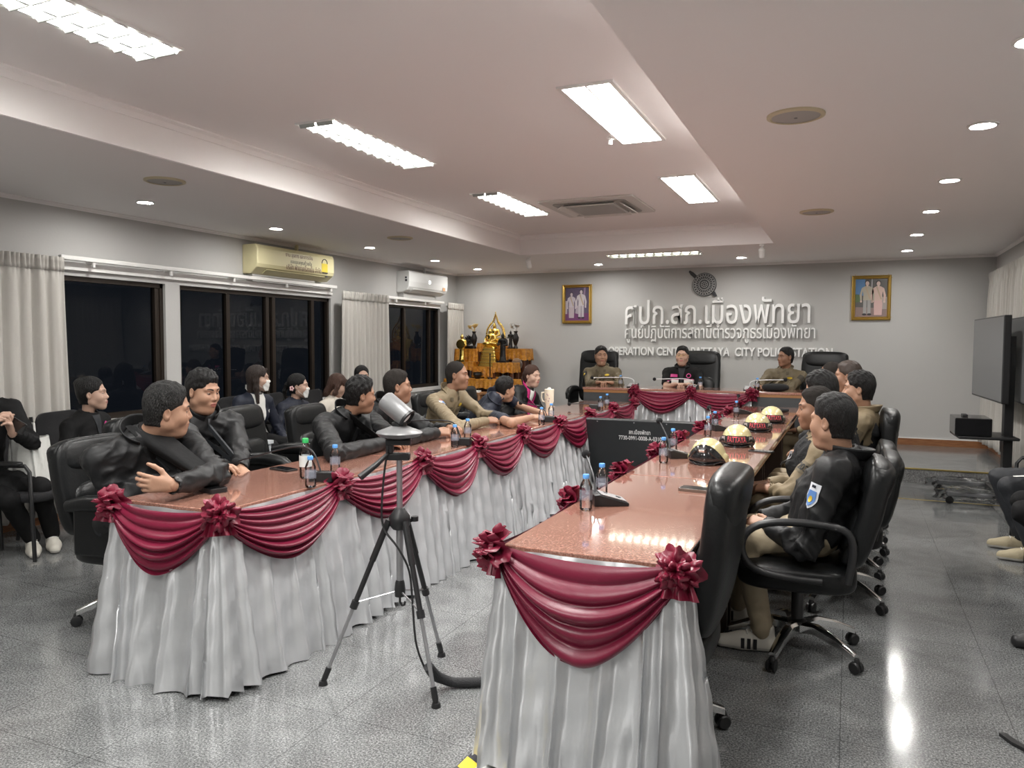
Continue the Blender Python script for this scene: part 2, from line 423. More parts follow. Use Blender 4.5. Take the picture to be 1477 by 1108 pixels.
# ---------------------------------------------------------------- lamps in the ceiling
M_tube = mat('lamp_glow', (1, 1, 1), 0.5, emit=((1.0, 0.985, 0.95), TROFFER))
M_down = mat('downlight_glow', (1, 1, 1), 0.5, emit=((1.0, 0.98, 0.94), DOWNLIGHT))
M_louver = mat('louver_metal', (0.5, 0.52, 0.5), 0.3, 0.6)
def troffer(x, y, z, w, l, louver, label, group, rz=0.0, strength=None):
    t = thing('ceiling_light', label, 'ceiling light', (x, y, z), rz, group)
    b = BM(); f = 0.025
    for bx in ((-w/2-f, -w/2, -l/2-f, l/2+f), (w/2, w/2+f, -l/2-f, l/2+f), (-w/2, w/2, -l/2-f, -l/2), (-w/2, w/2, l/2, l/2+f)): box(b, *bx, -0.012, 0.0)
    obj('frame', b, M_white, t, smooth=False)
    b = BM(); v = [b.verts.new(p) for p in ((-w/2, -l/2, -0.003), (-w/2, l/2, -0.003), (w/2, l/2, -0.003), (w/2, -l/2, -0.003))]; b.faces.new(v)
    m = M_tube if strength is None else mat('lamp_glow_dim', (1, 1, 1), 0.5, emit=((1.0, 0.95, 0.78), strength))
    obj('diffuser', b, m, t, smooth=False)
    b = BM()
    if louver:
        n = 10
        for k in range(n+1):
            yy = -l/2+l*k/n
            for sx in (-1, 1):
                v0 = sx*0.008; v1 = sx*w/2
                a = [b.verts.new(p) for p in ((v0, yy-0.004, -0.03), (v1, yy-0.004, -0.03), (v1, yy-0.025, -0.004), (v0, yy-0.025, -0.004))]
                c = [b.verts.new(p) for p in ((v0, yy+0.004, -0.03), (v1, yy+0.004, -0.03), (v1, yy+0.025, -0.004), (v0, yy+0.025, -0.004))]
                b.faces.new(a); b.faces.new(c[::-1]); b.faces.new((a[0], c[0], c[1], a[1]))
    box(b, -0.006, 0.006, -l/2, l/2, -0.03 if louver else -0.010, -0.003)
    obj('louver' if louver else 'divider', b, M_louver, t, smooth=False)
    return t
g = 'recessed lights in the raised ceiling'
troffer(-2.99, 2.08, ZTRAY, 0.25, 1.2, True, 'louvered recessed light in raised ceiling, nearest, cut by top left corner', g)
troffer(-3.02, 4.50, ZTRAY, 0.25, 1.2, True, 'louvered recessed light in raised ceiling, middle of the window side row', g)
troffer(-3.03, 6.90, ZTRAY, 0.25, 1.2, True, 'louvered recessed light beside the square air outlet, far end of window side row', g)
troffer(-1.30, 4.50, ZTRAY, 0.26, 1.2, False, 'large bright plain recessed light beside the small ceiling sensor', g)
troffer(-1.31, 6.87, ZTRAY, 0.26, 1.2, False, 'bright plain recessed light to the right of the square air outlet', g)
troffer(-1.30, 2.08, ZTRAY, 0.26, 1.2, False, 'plain recessed light above the near end of the right table', g)
troffer(-2.25, 9.50, ZLOW, 0.30, 1.1, True, 'dim yellowish louvered light strip in low ceiling before the sign wall', None, math.pi/2, 2.2)
def downlight(x, y, label, group):
    t = thing('downlight', label, 'downlight', (x, y, ZLOW), 0, group)
    b = BM(); lathe(b, [(0.072, 0.0), (0.072, -0.006), (0.06, -0.010), (0.052, -0.004)], 24, cap=False); obj('trim_ring', b, M_white, t)
    b = BM(); bmesh.ops.create_circle(b, cap_ends=True, segments=24, radius=0.055, matrix=Matrix.Translation((0, 0, -0.004)) @ Matrix.Rotation(math.pi, 4, 'X')); o = obj('lamp_glass', b, M_down, t, smooth=False)
near = ['nearest of the downlights in low ceiling along window wall, before the yellowish air conditioner', 'downlight in low ceiling just before the yellowish air conditioner', 'downlight in low ceiling between the two wall air conditioners', 'downlight in low ceiling above the white air conditioner', 'downlight in low ceiling at the far corner over the altar']
for y, l in zip((4.48, 6.0, 7.6, 9.14, 10.43), near): downlight(-5.15, y, l, 'downlights along the window wall')
ordn = ['first and nearest', 'second', 'third', 'fourth', 'fifth', 'sixth and farthest']
for y, l in zip((3.38, 4.57, 5.99, 7.31, 8.80, 10.24), ordn): downlight(0.585, y, l+' downlight of the row along the right hand wall', 'downlights along the right wall')
downlight(-3.26, 10.42, 'downlight in low ceiling near the left portrait', 'downlights by the sign wall'); downlight(-1.31, 10.28, 'downlight in low ceiling above the round emblem side of sign wall', 'downlights by the sign wall')
troffer(-3.0, -0.3, ZTRAY, 0.25, 1.2, True, 'added unseen louvered fill light behind the camera, window side', g)  # unseen troffer added behind the camera to raise the room's bounce light
troffer(-1.3, -0.3, ZTRAY, 0.26, 1.2, False, 'added unseen plain fill light behind the camera', g)  # second added troffer, out of view, for more bounce on the ceiling
for x in (-5.15, 0.585): downlight(x, 1.9, 'downlight out of view near the camera', 'downlights behind the camera')

M_cream = mat('aged_cream_plastic', (0.62, 0.55, 0.38), 0.5); M_spk = mat('speaker_mesh', (0.42, 0.41, 0.39), 0.7, bump=(400, 0.3))
def ceiling_speaker(x, y, label):
    t = thing('ceiling_speaker', label, 'ceiling speaker', (x, y, ZLOW), 0, 'round ceiling speakers')
    b = BM(); lathe(b, [(0.135, 0.0), (0.135, -0.008), (0.118, -0.014), (0.112, -0.010)], 32, cap=False); obj('ring', b, M_cream, t)
    b = BM(); lathe(b, [(0.113, -0.008), (0.06, -0.013), (0.012, -0.014)], 32); obj('grille', b, M_spk, t)
    b = BM(); lathe(b, [(0.008, -0.013), (0.008, -0.017), (0, -0.017)], 10, cap=False); obj('screw', b, M_grey, t)
ceiling_speaker(-0.27, 4.03, 'large cream rimmed ceiling speaker on the right side, nearest the camera')
ceiling_speaker(-0.286, 6.98, 'cream ceiling speaker on the right side, farther one')
ceiling_speaker(-4.35, 3.95, 'ceiling speaker over the window side, before the first downlight pair')
ceiling_speaker(-4.39, 7.04, 'small looking ceiling speaker over the window side, between the air conditioners')
# square air outlet
M_outlet = mat('outlet_plastic', (0.62, 0.60, 0.57), 0.5); M_vane = mat('outlet_vane', (0.30, 0.29, 0.27), 0.5)
t = thing('air_outlet', 'square four way air conditioning outlet between the ceiling lights', 'air conditioner', (-2.30, 7.33, ZTRAY))
b = BM(); prism(b, rrect(0.93, 0.93, 0.03), -0.02, 0.0); obj('panel', b, M_outlet, t, smooth=False, bevel=0.006)
b = BM(); prism(b, rrect(0.72, 0.72, 0.06), -0.028, -0.02); obj('slot_ring', b, M_vane, t, smooth=False)
for a in range(4):
    b = BM(); M = Matrix.Rotation(a*math.pi/2, 4, 'Z') @ Matrix.Translation((0, 0.30, -0.035)) @ Matrix.Rotation(math.radians(-28), 4, 'X'); box(b, -0.25, 0.25, -0.035, 0.035, -0.004, 0.004, M); obj('vane', b, M_outlet, t, smooth=False)
b = BM(); prism(b, rrect(0.50, 0.50, 0.03), -0.045, -0.025)
for k in range(12): box(b, -0.22, 0.22, -0.22+k*0.04-0.004, -0.22+k*0.04+0.004, -0.05, -0.045)
obj('grille', b, mat('outlet_grille', (0.45, 0.44, 0.42), 0.5), t, smooth=False)
def spot_head(x, y, label):
    t = thing('spotlight', label, 'spotlight', (x, y, ZLOW), 0, 'small swivel spotlights')
    b = BM(); lathe(b, [(0.03, 0), (0.03, -0.02), (0.012, -0.022), (0.012, -0.05)], 14); obj('mount', b, M_white, t)
    b = BM(); lathe(b, [(0.032, -0.06), (0.036, 0.03), (0.02, 0.05)], 16, Matrix.Translation((0, 0.0, -0.085)) @ Matrix.Rotation(math.radians(25), 4, 'X')); obj('head', b, M_white, t)
    b = BM(); lathe(b, [(0.028, -0.062), (0, -0.058)], 16, Matrix.Translation((0, 0.0, -0.085)) @ Matrix.Rotation(math.radians(25), 4, 'X'), cap=False); obj('lens', b, M_grey, t)
spot_head(-3.80, 9.17, 'small swivel spotlight at left end of the ceiling step'); spot_head(-0.93, 9.05, 'small swivel spotlight at right end of the ceiling step')
t = thing('ceiling_sensor', 'small white knob shaped sensor beside the large plain light', 'sensor', (-1.475, 4.95, ZTRAY))
b = BM(); lathe(b, [(0.025, 0), (0.025, -0.012), (0.012, -0.02), (0.014, -0.045), (0, -0.055)], 14, cap=False); obj('body', b, M_white, t)

# ---------------------------------------------------------------- curtains and rails
M_curt = mat('curtain_cloth', (0.50, 0.48, 0.445), 0.85, sheen=0.2, bump=(250, 0.15))
def curtain(label, axis, pos, y0, y1, z0, z1, folds, seed, amp=0.045, flare=0.0):
    """hanging pleated panel; runs along y at x=pos"""
    rnd = random.Random(seed); ph = [rnd.uniform(0, 6.28) for _ in range(6)]
    def f(u, v):
        top = max(0.0, 1-v/0.07)
        s = u*folds*2*math.pi
        a = amp*(0.75+0.25*math.sin(s*0.37+ph[0]))*(0.55+0.45*v)
        d = a*math.sin(s+0.35*math.sin(s*0.31+ph[1])+0.5*v*math.sin(s*0.17+ph[2]))+0.012*math.sin(2*s+ph[3])*v
        if v < 0.10: d = d*(0.5+5*v)+0.018*math.sin(3*s)*top
        yy = y0+(y1-y0)*u+flare*(v**1.5)*(u-0.5)+0.01*math.sin(s*0.5+ph[4])*v
        return (pos+d+0.02*v*math.sin(u*9+ph[5]), yy, z1+(z0-z1)*v)
    t = thing('curtain', label, 'curtain', (0, 0, 0), 0, 'grey pleated curtains')
    b = BM(); grid(b, f, folds*14, 30)
    o = obj('cloth', b, M_curt, t, sharp=0); so = o.modifiers.new('thick', 'SOLIDIFY'); so.thickness = 0.004
    b = BM(); grid(b, lambda u, v: (f(u, v*0.055)[0]+0.006, f(u, v*0.055)[1], f(u, v*0.055)[2]+0.012), folds*14, 3); o = obj('heading_tape', b, M_curt, t, sharp=0)
    so = o.modifiers.new('thick', 'SOLIDIFY'); so.thickness = 0.004
curtain('grey pleated curtain at the left edge behind the person with phone', 'y', XL+0.17, 2.7, 4.17, 0.10, 2.10, 13, 1, 0.04, 0.12)
curtain('grey pleated curtain between the wide window and the altar side window', 'y', XL+0.17, 7.80, 8.84, 0.10, 2.07, 12, 2, 0.04, 0.10)
curtain('grey pleated curtain in the corner beside the golden altar', 'y', XL+0.15, 10.52, 11.06, 0.2, 2.06, 8, 3, 0.035, 0.05)
curtain('pale grey pleated curtain on the right wall behind the television', 'y', 1.54, 8.3, 11.0, 0.26, 2.31, 26, 4, 0.05, 0.25)
curtain('pale curtain on the right wall nearer the camera beyond the second television', 'y', 1.54, 5.2, 7.95, 0.12, 2.31, 22, 6, 0.05, 0.0)
def rail(label, y0, y1, x, z):
    t = thing('curtain_rail', label, 'curtain rail', (0, 0, 0))
    b = BM(); box(b, x-0.02, x+0.02, y0, y1, z-0.018, z+0.018); obj('track', b, M_white, t, smooth=False, bevel=0.006)
    b = BM(); box(b, XL, XL+0.03, y0, y1, z-0.09, z-0.03); obj('pelmet_strip', b, M_white, t, smooth=False)
    for k in range(int((y1-y0)/0.8)+1):
        b = BM(); yy = y0+0.3+k*0.8; box(b, XL, x, yy-0.012, yy+0.012, z-0.03, z-0.012); lathe(b, [(0.014, -0.06), (0.014, -0.018)], 10, Matrix.Translation((x, yy, z))); obj('bracket', b, M_white, t, smooth=False)
rail('white curtain rail above the left hand windows', 4.2, 7.8, XL+0.08, 2.125)
rail('short white curtain rail over the window beside the altar', 8.86, 10.52, XL+0.08, 2.07)
# ---------------------------------------------------------------- tables
M_top = mat('polished_red_granite', (0.27, 0.13, 0.095), 0.12, spec=0.6, coat=0.9)
ramp_tex(M_top, 'noise', 130, [(0.36, (0.20, 0.085, 0.060)), (0.52, (0.35, 0.17, 0.125)), (0.66, (0.50, 0.29, 0.23))])
M_wood = mat('warm_wood_edge', (0.32, 0.15, 0.06), 0.35); M_dark = mat('dark_grey_panel', (0.055, 0.057, 0.06), 0.45)
M_leg = mat('dark_laminate', (0.05, 0.03, 0.022), 0.4)
TH = 0.76
def table(x0, x1, y0, y1, label, group, zb=0.0, wood=False, h=TH, apron=None):
    t = thing('conference_table', label, 'table', ((x0+x1)/2, (y0+y1)/2, zb), 0, group)
    w, l = (x1-x0)/2, (y1-y0)/2
    b = BM(); box(b, -w, w, -l+0.003, l-0.003, h-0.03, h); obj('tabletop', b, M_top, t, smooth=False, bevel=0.004)
    b = BM()
    box(b, -w+0.01, w-0.01, -l+0.01, l-0.01, h-0.062, h-0.030); obj('edge_band', b, M_wood, t, smooth=False)
    for sy in (-1, 1):
        b = BM(); yy = sy*(l-0.06)
        if w > l: box(b, sy*(w-0.06)-0.02, sy*(w-0.06)+0.02, -l+0.05, l-0.05, 0, h-0.062)
        else: box(b, -w+0.06, w-0.06, yy-0.02, yy+0.02, 0, h-0.062)
        obj('leg', b, M_leg, t, smooth=False)
    b = BM()
    if wood: box(b, -w+0.01, w-0.01, -l+0.015, -l+0.035, 0.12, h-0.062)
    elif w > l: box(b, -w+0.1, w-0.1, -0.01, 0.01, 0.2, h-0.062)
    else: box(b, -0.01, 0.01, -l+0.1, l-0.1, 0.2, h-0.062)
    obj('modesty_panel', b, M_dark, t, smooth=False)
    return t
LX0, LX1, RX0, RX1, TYN = -2.93, -2.345, -1.075, -0.47, 2.37
ly = [TYN, 3.95, 5.55, 7.15, 8.86]
names = ['nearest', 'second from the camera', 'third from the camera', 'farthest']
for i in range(4):
    table(LX0, LX1, ly[i]+.002, ly[i+1]-.002, 'red granite topped table of the window side row, '+names[i], 'window side tables')
    table(RX0, RX1, ly[i]+.002, ly[i+1]-.002, 'red granite topped table of the right hand row, '+names[i], 'right hand tables')
HY = 9.17; HT = 0.745
table(-3.06, -2.40, HY, HY+0.62, 'left third of the head table on the stage, dark grey front with wooden edge', 'head tables', STAGE, True, HT)
table(-2.398, -1.022, HY, HY+0.62, 'middle of the head table on the stage behind the maroon swags', 'head tables', STAGE, True, HT)
table(-1.02, -0.46, HY, HY+0.62, 'right third of the head table on the stage, dark grey front with wooden edge', 'head tables', STAGE, True, HT)

# ---------------------------------------------------------------- satin skirts, swags, rosettes
M_satin = mat('white_satin', (0.60, 0.61, 0.625), 0.30, 0.6, spec=0.7, bump=(14, 0.2, (1, 1, 0.2))); satin(M_satin, 0.92, 0.25)
M_maroon = mat('maroon_satin', (0.155, 0.008, 0.030), 0.33, spec=0.4, bump=(40, 0.08))
M_maroon2 = mat('maroon_satin_rosette', (0.16, 0.008, 0.027), 0.36, spec=0.4)
def path_pts(poly, step):
    out = []
    for a, b in zip(poly[:-1], poly[1:]):
        a, b = Vector(a), Vector(b); n = max(1, int((b-a).length/step))
        for k in range(n): out.append(a.lerp(b, k/n))
    out.append(Vector(poly[-1])); return out
def skirt_panel(name, poly, normal_left, z0, z1, parent, seed, flare=0.075, wave=0.125, amp=0.055):
    """pleated cloth along a polyline in plan"""
    rnd = random.Random(seed); pts = path_pts(poly, 0.0125); n = len(pts); sgn = 1 if normal_left else -1
    d = np.array([[ (pts[min(i+1, n-1)]-pts[max(i-1, 0)]).x, (pts[min(i+1, n-1)]-pts[max(i-1, 0)]).y] for i in range(n)])
    for _ in range(14): d[1:-1] = (d[:-2]+d[1:-1]+d[2:])/3
    d /= np.linalg.norm(d, axis=1)[:, None]; nr = np.stack([-d[:, 1], d[:, 0]], 1)*sgn
    s = np.cumsum([0]+[(pts[i]-pts[i-1]).length for i in range(1, n)]); s0 = s
    for c in poly[1:-1]:                                              # cloth gathers more at a corner
        dc = np.array([(p-Vector(c)).length for p in pts]); s = s+np.cumsum(np.exp(-(dc/0.07)**2)*0.014)
    ph = []; x = 0.0; cur = 0.0; nxt = rnd.uniform(0.6, 1.5)*wave
    phase = np.zeros(n); am = np.zeros(n); a_prev, a_next = 1.0, rnd.uniform(0.5, 1.35); st = 0.0
    for i in range(n):
        while s[i] > st+nxt: st += nxt; nxt = rnd.uniform(0.55, 1.5)*wave; cur += 1; a_prev, a_next = a_next, rnd.uniform(0.45, 1.4)
        u = (s[i]-st)/nxt; phase[i] = 2*math.pi*(cur+u); am[i] = a_prev*(1-u)+a_next*u
    ph = [rnd.uniform(0, 6.28) for _ in range(5)]
    NV = 26; bm = BM(); V = []
    for j in range(NV+1):
        v = j/NV; row = []
        grow = 0.10+0.90*v**0.8
        q = phase+0.9*np.sin(s*3.1+ph[0]+2.2*v)*v
        f = 0.5+0.5*np.sin(q); f = f**1.25
        off = flare*v**0.9+amp*am*grow*(f-0.35)+0.009*v*np.sin(q*2.0+ph[1]+3*v)+0.004*np.sin(s*60+ph[2]+6*v)*v+0.003*np.sin(s*23+v*31+ph[4])
        slide = 0.022*grow*np.sin(q*1.0+1.3)
        zz = z1+(z0-z1)*v+0.012*v*np.sin(s*5+ph[3])*(v > 0.97)
        for i in range(n):
            row.append(bm.verts.new((pts[i].x+nr[i, 0]*off[i]+d[i, 0]*slide[i], pts[i].y+nr[i, 1]*off[i]+d[i, 1]*slide[i], zz[i] if hasattr(zz, '__len__') else zz)))
        V.append(row)
    for j in range(NV):
        for i in range(n-1): bm.faces.new((V[j][i], V[j][i+1], V[j+1][i+1], V[j+1][i]))
    o = obj(name, bm, M_satin, parent, sharp=0)
    return o
def swag(A, B, out, parent, seed, drop=0.27, bulge=0.05, tip=0.0):
    """draped cloth from A to B, hanging; out: outward direction"""
    rnd = random.Random(seed); A, B, out = Vector(A), Vector(B), Vector(out); L = (B-A).length
    nf = rnd.choice((5, 6, 6, 7)); ph = [rnd.uniform(0, 6.28) for _ in range(6)]; skew = rnd.uniform(-0.12, 0.12)
    def f(u, v):
        uu = min(1, max(0, u+skew*v*math.sin(math.pi*u)*0.5))
        sh = 1-abs(2*u-1)**(2.3-0.5*v); hang = math.sin(math.pi*u)**0.6 if 0 < u < 1 else 0.0
        sag = (0.004+drop*v**0.92)*sh*(1+0.05*math.sin(3*u+ph[0]))+tip*v**3*max(0, 1-abs(2*u-1)*2.2)
        e = 0.075*(v-0.30)*(1-sh)                                       # gathered ends keep a small height
        w = nf*2*math.pi*(v**0.9)+0.8*math.sin(u*math.pi*2+ph[1])*v+ph[2]*0.3
        fold = abs(math.sin(w*0.5))**0.8
        ampl = (0.036+0.014*math.sin(ph[3]+v*9))*(0.35+0.65*hang)*(0.4+0.6*v)
        o = 0.012+bulge*hang*math.sin(math.pi*min(1, v*0.62+0.1))+ampl*fold+0.004*math.sin(u*6+v*8+ph[4])*hang
        p = A.lerp(B, u)
        p = p+out*o; p.z += -sag-e+0.0
        return p
    b = BM(); grid(b, f, 44, 66)
    return obj('swag', b, M_maroon, parent, sharp=0)
def rosette(c, out, parent, seed, R=0.075):
    """gathered ruffle of satin"""
    rnd = random.Random(seed); out = Vector(out).normalized(); s, u = frame_from(out); b = BM()
    for layer, (r1, h0, h1, n, am) in enumerate(((R*1.05, 0.012, 0.030, 6, 0.034), (R*0.86, 0.020, 0.058, 5, 0.034), (R*0.64, 0.03, 0.080, 4, 0.030), (R*0.40, 0.045, 0.09, 3, 0.02))):
        p1, p2, p3 = (rnd.uniform(0, 6.28) for _ in range(3)); m = 56
        prev = None
        for k in range(9):
            t = k/8; ring = []
            for i in range(m):
                a = 2*math.pi*i/m; w = math.sin(n*a+p1+0.7*math.sin(2*a+p2))
                rr = r1*t*(1+0.10*math.sin(3*a+p2)+0.10*math.sin(2*n*a+p3)*t)
                hh = h0+(h1-h0)*math.sin(min(1, t*1.15)*math.pi*0.62)+am*t*w+0.006*math.sin(3*n*a+p3)*t-0.025*max(0, t-0.8)*5*(0.5+0.5*w)
                aa = a+0.22*math.cos(n*a+p1)*t/n*2.2
                ring.append(b.verts.new(Vector(c)+(s*math.cos(aa)+u*math.sin(aa))*rr+out*hh))
            if prev:
                for i in range(m): b.faces.new((prev[i], prev[(i+1) % m], ring[(i+1) % m], ring[i]))
            prev = ring
    for i in range(2):                                                 # little gathered tail under the bloom
        p = rnd.uniform(0, 6.28)
        grid(b, lambda q, v: Vector(c)+s*((q-0.5)*0.11*(0.35+0.65*v)+(i-0.5)*0.03)+out*(0.02+0.018*math.sin(q*14+p)*v+0.012*i)-u*(0.01+R*1.05*v), 18, 6)
    return obj('rosette', b, M_maroon2, parent, sharp=0)
ZS = TH-0.012
def dressed(label, spots, outs, skirt_poly, nleft, zb, z1, seed, drops, group='table skirts with maroon swags', flare=0.09, sizes=None):
    """white skirt with swags between rosettes; outs[i] is the outward direction of swag i"""
    t = thing('table_skirt', label, 'table skirt', (0, 0, 0), 0, group)
    skirt_panel('skirt_panel', skirt_poly, nleft, zb+0.012, z1, t, seed, flare)
    for i in range(len(spots)-1):
        swag(spots[i], spots[i+1], outs[i], t, seed*31+i, drops[i % len(drops)])
    for i, p in enumerate(spots):
        o = Vector(outs[min(i, len(outs)-1)])+Vector(outs[max(i-1, 0)])
        rosette(p, o.normalized()+Vector((0, 0, 0.25)), t, seed*77+i, 0.072)
    return t
F, RI, LE = (0, -1, 0), (1, 0, 0), (-1, 0, 0)
zr = ZS-0.004
Lsp = [(LX0-0.005, TYN, zr), (LX1, TYN, zr), (LX1, 3.15, zr), (LX1, 3.96, zr), (LX1, 4.72, zr), (LX1, 5.50, zr), (LX1, 6.33, zr), (LX1, 7.17, zr), (LX1, 7.98, zr), (LX1, 8.84, zr)]
dressed('white satin skirt with maroon swags running down the window side tables', Lsp, [F]+[RI]*8,
        [(LX0+0.02, TYN+0.25), (LX0-0.005, TYN-0.005), (LX1, TYN-0.005), (LX1+0.005, TYN), (LX1+0.005, 8.85)], False, 0, ZS, 5, [0.25, 0.27, 0.24, 0.26, 0.25])
Rsp = [(RX0-0.004, y, zr) for y in (8.84, 8.0, 7.2, 6.42, 5.62, 4.84, 4.02, 3.2)]+[(RX0, TYN, zr), (RX1, TYN, zr)]
dressed('white satin skirt of the right hand tables, large maroon swag at its near end', Rsp, [LE]*8+[F],
        [(RX0-0.005, 8.85), (RX0-0.005, TYN), (RX0, TYN-0.005), (RX1, TYN-0.005), (RX1+0.005, TYN+0.12)], False, 0, ZS, 9, [0.26, 0.25, 0.27, 0.25, 0.26, 0.24, 0.26, 0.25, 0.34])
hz = STAGE+HT-0.03
dressed('white satin skirt with two maroon swags on the head table', [(-2.39, HY-0.01, hz), (-1.71, HY-0.01, hz), (-1.02, HY-0.01, hz)], [F, F],
        [(-2.40, HY-0.01), (-1.01, HY-0.01)], False, STAGE, hz, 14, [0.25, 0.24], flare=0.05)

# ---------------------------------------------------------------- chairs
M_leather = mat('black_leather', (0.007, 0.0075, 0.008), 0.36, spec=0.32, bump=(90, 0.08))
M_mesh = mat('black_chair_mesh', (0.012, 0.012, 0.014), 0.75, bump=(300, 0.5))
def sq(x, e): return math.copysign(abs(x)**e, x)
def cushion(bm, w, d, h, M, e=0.38, bend=0.0, nu=36, nv=18, crease=0.0):
    """pillow: superellipsoid w (x) by d (y) by h (z), optionally bent about x by z"""
    rows = []
    for j in range(nv+1):
        la = -math.pi/2+math.pi*j/nv; row = []
        for i in range(nu):
            lo = 2*math.pi*i/nu
            x = w/2*sq(math.cos(la), e)*sq(math.cos(lo), e); y = d/2*sq(math.cos(la), e)*sq(math.sin(lo), e*1.3); z = h/2*sq(math.sin(la), e)
            y += bend*((2*z/h)**2+0.6*(2*x/w)**2)
            if crease and y > 0: y -= crease*math.exp(-((z-h*0.12)/0.02)**2)
            row.append(bm.verts.new(M @ Vector((x, y, z))))
        rows.append(row)
    for j in range(nv):
        for i in range(nu):
            k = (i+1) % nu
            bm.faces.new((rows[j][i], rows[j][k], rows[j+1][k], rows[j+1][i]))
    bmesh.ops.remove_doubles(bm, verts=rows[0]+rows[-1], dist=1e-5)
def star_base(t, r=0.31, chrome=True, n=5, a0=0.3):
    m = M_chrome if chrome else M_black
    b = BM(); lathe(b, [(0.03, 0.09), (0.045, 0.10), (0.045, 0.15), (0.028, 0.16), (0.028, 0.30), (0.020, 0.30), (0.020, 0.40)], 16); obj('column', b, M_black, t)
    for k in range(n):
        a = a0+2*math.pi*k/n; d = Vector((math.cos(a), math.sin(a), 0)); s = Vector((-d.y, d.x, 0))
        b = BM(); prof = [(0.03, 0.125, 0.028, 0.024), (r*0.35, 0.135, 0.024, 0.022), (r*0.7, 0.110, 0.02, 0.018), (r, 0.072, 0.017, 0.014)]; rings = []
        for q, z, w, h in prof: rings.append([b.verts.new(d*q+s*(w*x)+Vector((0, 0, z+h*y))) for x, y in ((1, -1), (1, 0.5), (0.5, 1), (-0.5, 1), (-1, 0.5), (-1, -1))])
        for A, B in zip(rings[:-1], rings[1:]):
            for i in range(6): b.faces.new((A[i], A[(i+1) % 6], B[(i+1) % 6], B[i]))
        b.faces.new(rings[0]); b.faces.new(rings[-1])
        leg = obj('base_leg', b, m, t)
        b = BM(); c = d*r
        for sx in (-1, 1):
            lathe(b, [(0.0, -0.009), (0.022, -0.009), (0.027, -0.004), (0.027, 0.006), (0.02, 0.009), (0, 0.009)], 16, Matrix.Translation(c+s*(0.013*sx)+Vector((0, 0, 0.0285))) @ look_mat(Vector((0, 0, 1)), s).to_4x4())
        lathe(b, [(0.011, 0.03), (0.018, 0.05), (0.011, 0.07)], 10, Matrix.Translation(c))
        obj('caster', b, M_black, leg)
def arm_loop(t, sx, z=0.66, padded=False):
    x = 0.27*sx
    if padded:
        b = BM(); pts = [(x, -0.20, z-0.02), (x, -0.08, z+0.0), (x, 0.08, z+0.005), (x, 0.20, z-0.015), (x, 0.26, z-0.06), (x, 0.27, z-0.13)]
        tube(b, pts, [0.030, 0.042, 0.045, 0.044, 0.038, 0.024], 12); a = obj('armrest', b, M_leather, t)
        b = BM(); box(b, x-0.018, x+0.018, -0.16, 0.22, 0.40, z-0.02); obj('side_panel', b, M_leather, a, bevel=0.012)
    else:
        b = BM(); pts = [(x, -0.20, z-0.24), (x, -0.225, z-0.10), (x, -0.21, z-0.01), (x, -0.12, z+0.01), (x, 0.05, z+0.012), (x, 0.17, z-0.005), (x, 0.235, z-0.06), (x, 0.245, z-0.14), (x, 0.20, z-0.22), (x*0.95, 0.05, z-0.245), (x*0.95, -0.1, z-0.245)]
        fine = []
        for i in range(len(pts)-1):
            for k in range(3): fine.append(Vector(pts[i]).lerp(Vector(pts[i+1]), k/3))
        fine.append(Vector(pts[-1]))
        for _ in range(3): fine = [fine[0]]+[(fine[i-1]+fine[i]*2+fine[i+1])/4 for i in range(1, len(fine)-1)]+[fine[-1]]
        tube(b, fine, 0.017, 10); obj('armrest', b, M_black, t)
def office_chair(label, x, y, rz, zb=0.0, top=1.0, wide=0.52, padded=True, chrome=True, group='black leather office chairs', tilt=10, seat=0.46, plain=False):
    """faces local +y"""
    t = thing('office_chair', label, 'chair', (x, y, zb), math.radians(rz), group)
    b = BM(); cushion(b, wide, 0.52, 0.13, Matrix.Translation((0, 0.01, seat-0.06)), 0.42); obj('seat', b, M_leather, t, sharp=0)
    h = top-seat+0.02; T = Matrix.Translation((0, -0.235, seat)) @ Matrix.Rotation(math.radians(tilt), 4, 'X')
    b = BM(); cushion(b, wide, 0.105, h, T @ Matrix.Translation((0, 0, h/2)), 0.36, 0.02, crease=0.016)
    bk = obj('backrest', b, M_leather, t, sharp=0)
    b = BM(); cushion(b, wide*0.98, 0.125, min(0.2, h*0.34), T @ Matrix.Translation((0, 0.012, h-0.09)), 0.5); obj('headrest_pad', b, M_leather, bk, sharp=0)
    b = BM(); cushion(b, wide*0.8, 0.10, h*0.45, T @ Matrix.Translation((0, 0.035, h*0.32)), 0.55); obj('lumbar_pad', b, M_leather, bk, sharp=0)
    if not plain:
        for sx in (-1, 1): arm_loop(t, sx, seat+0.20, padded)
    star_base(t, 0.31, chrome)
    return t
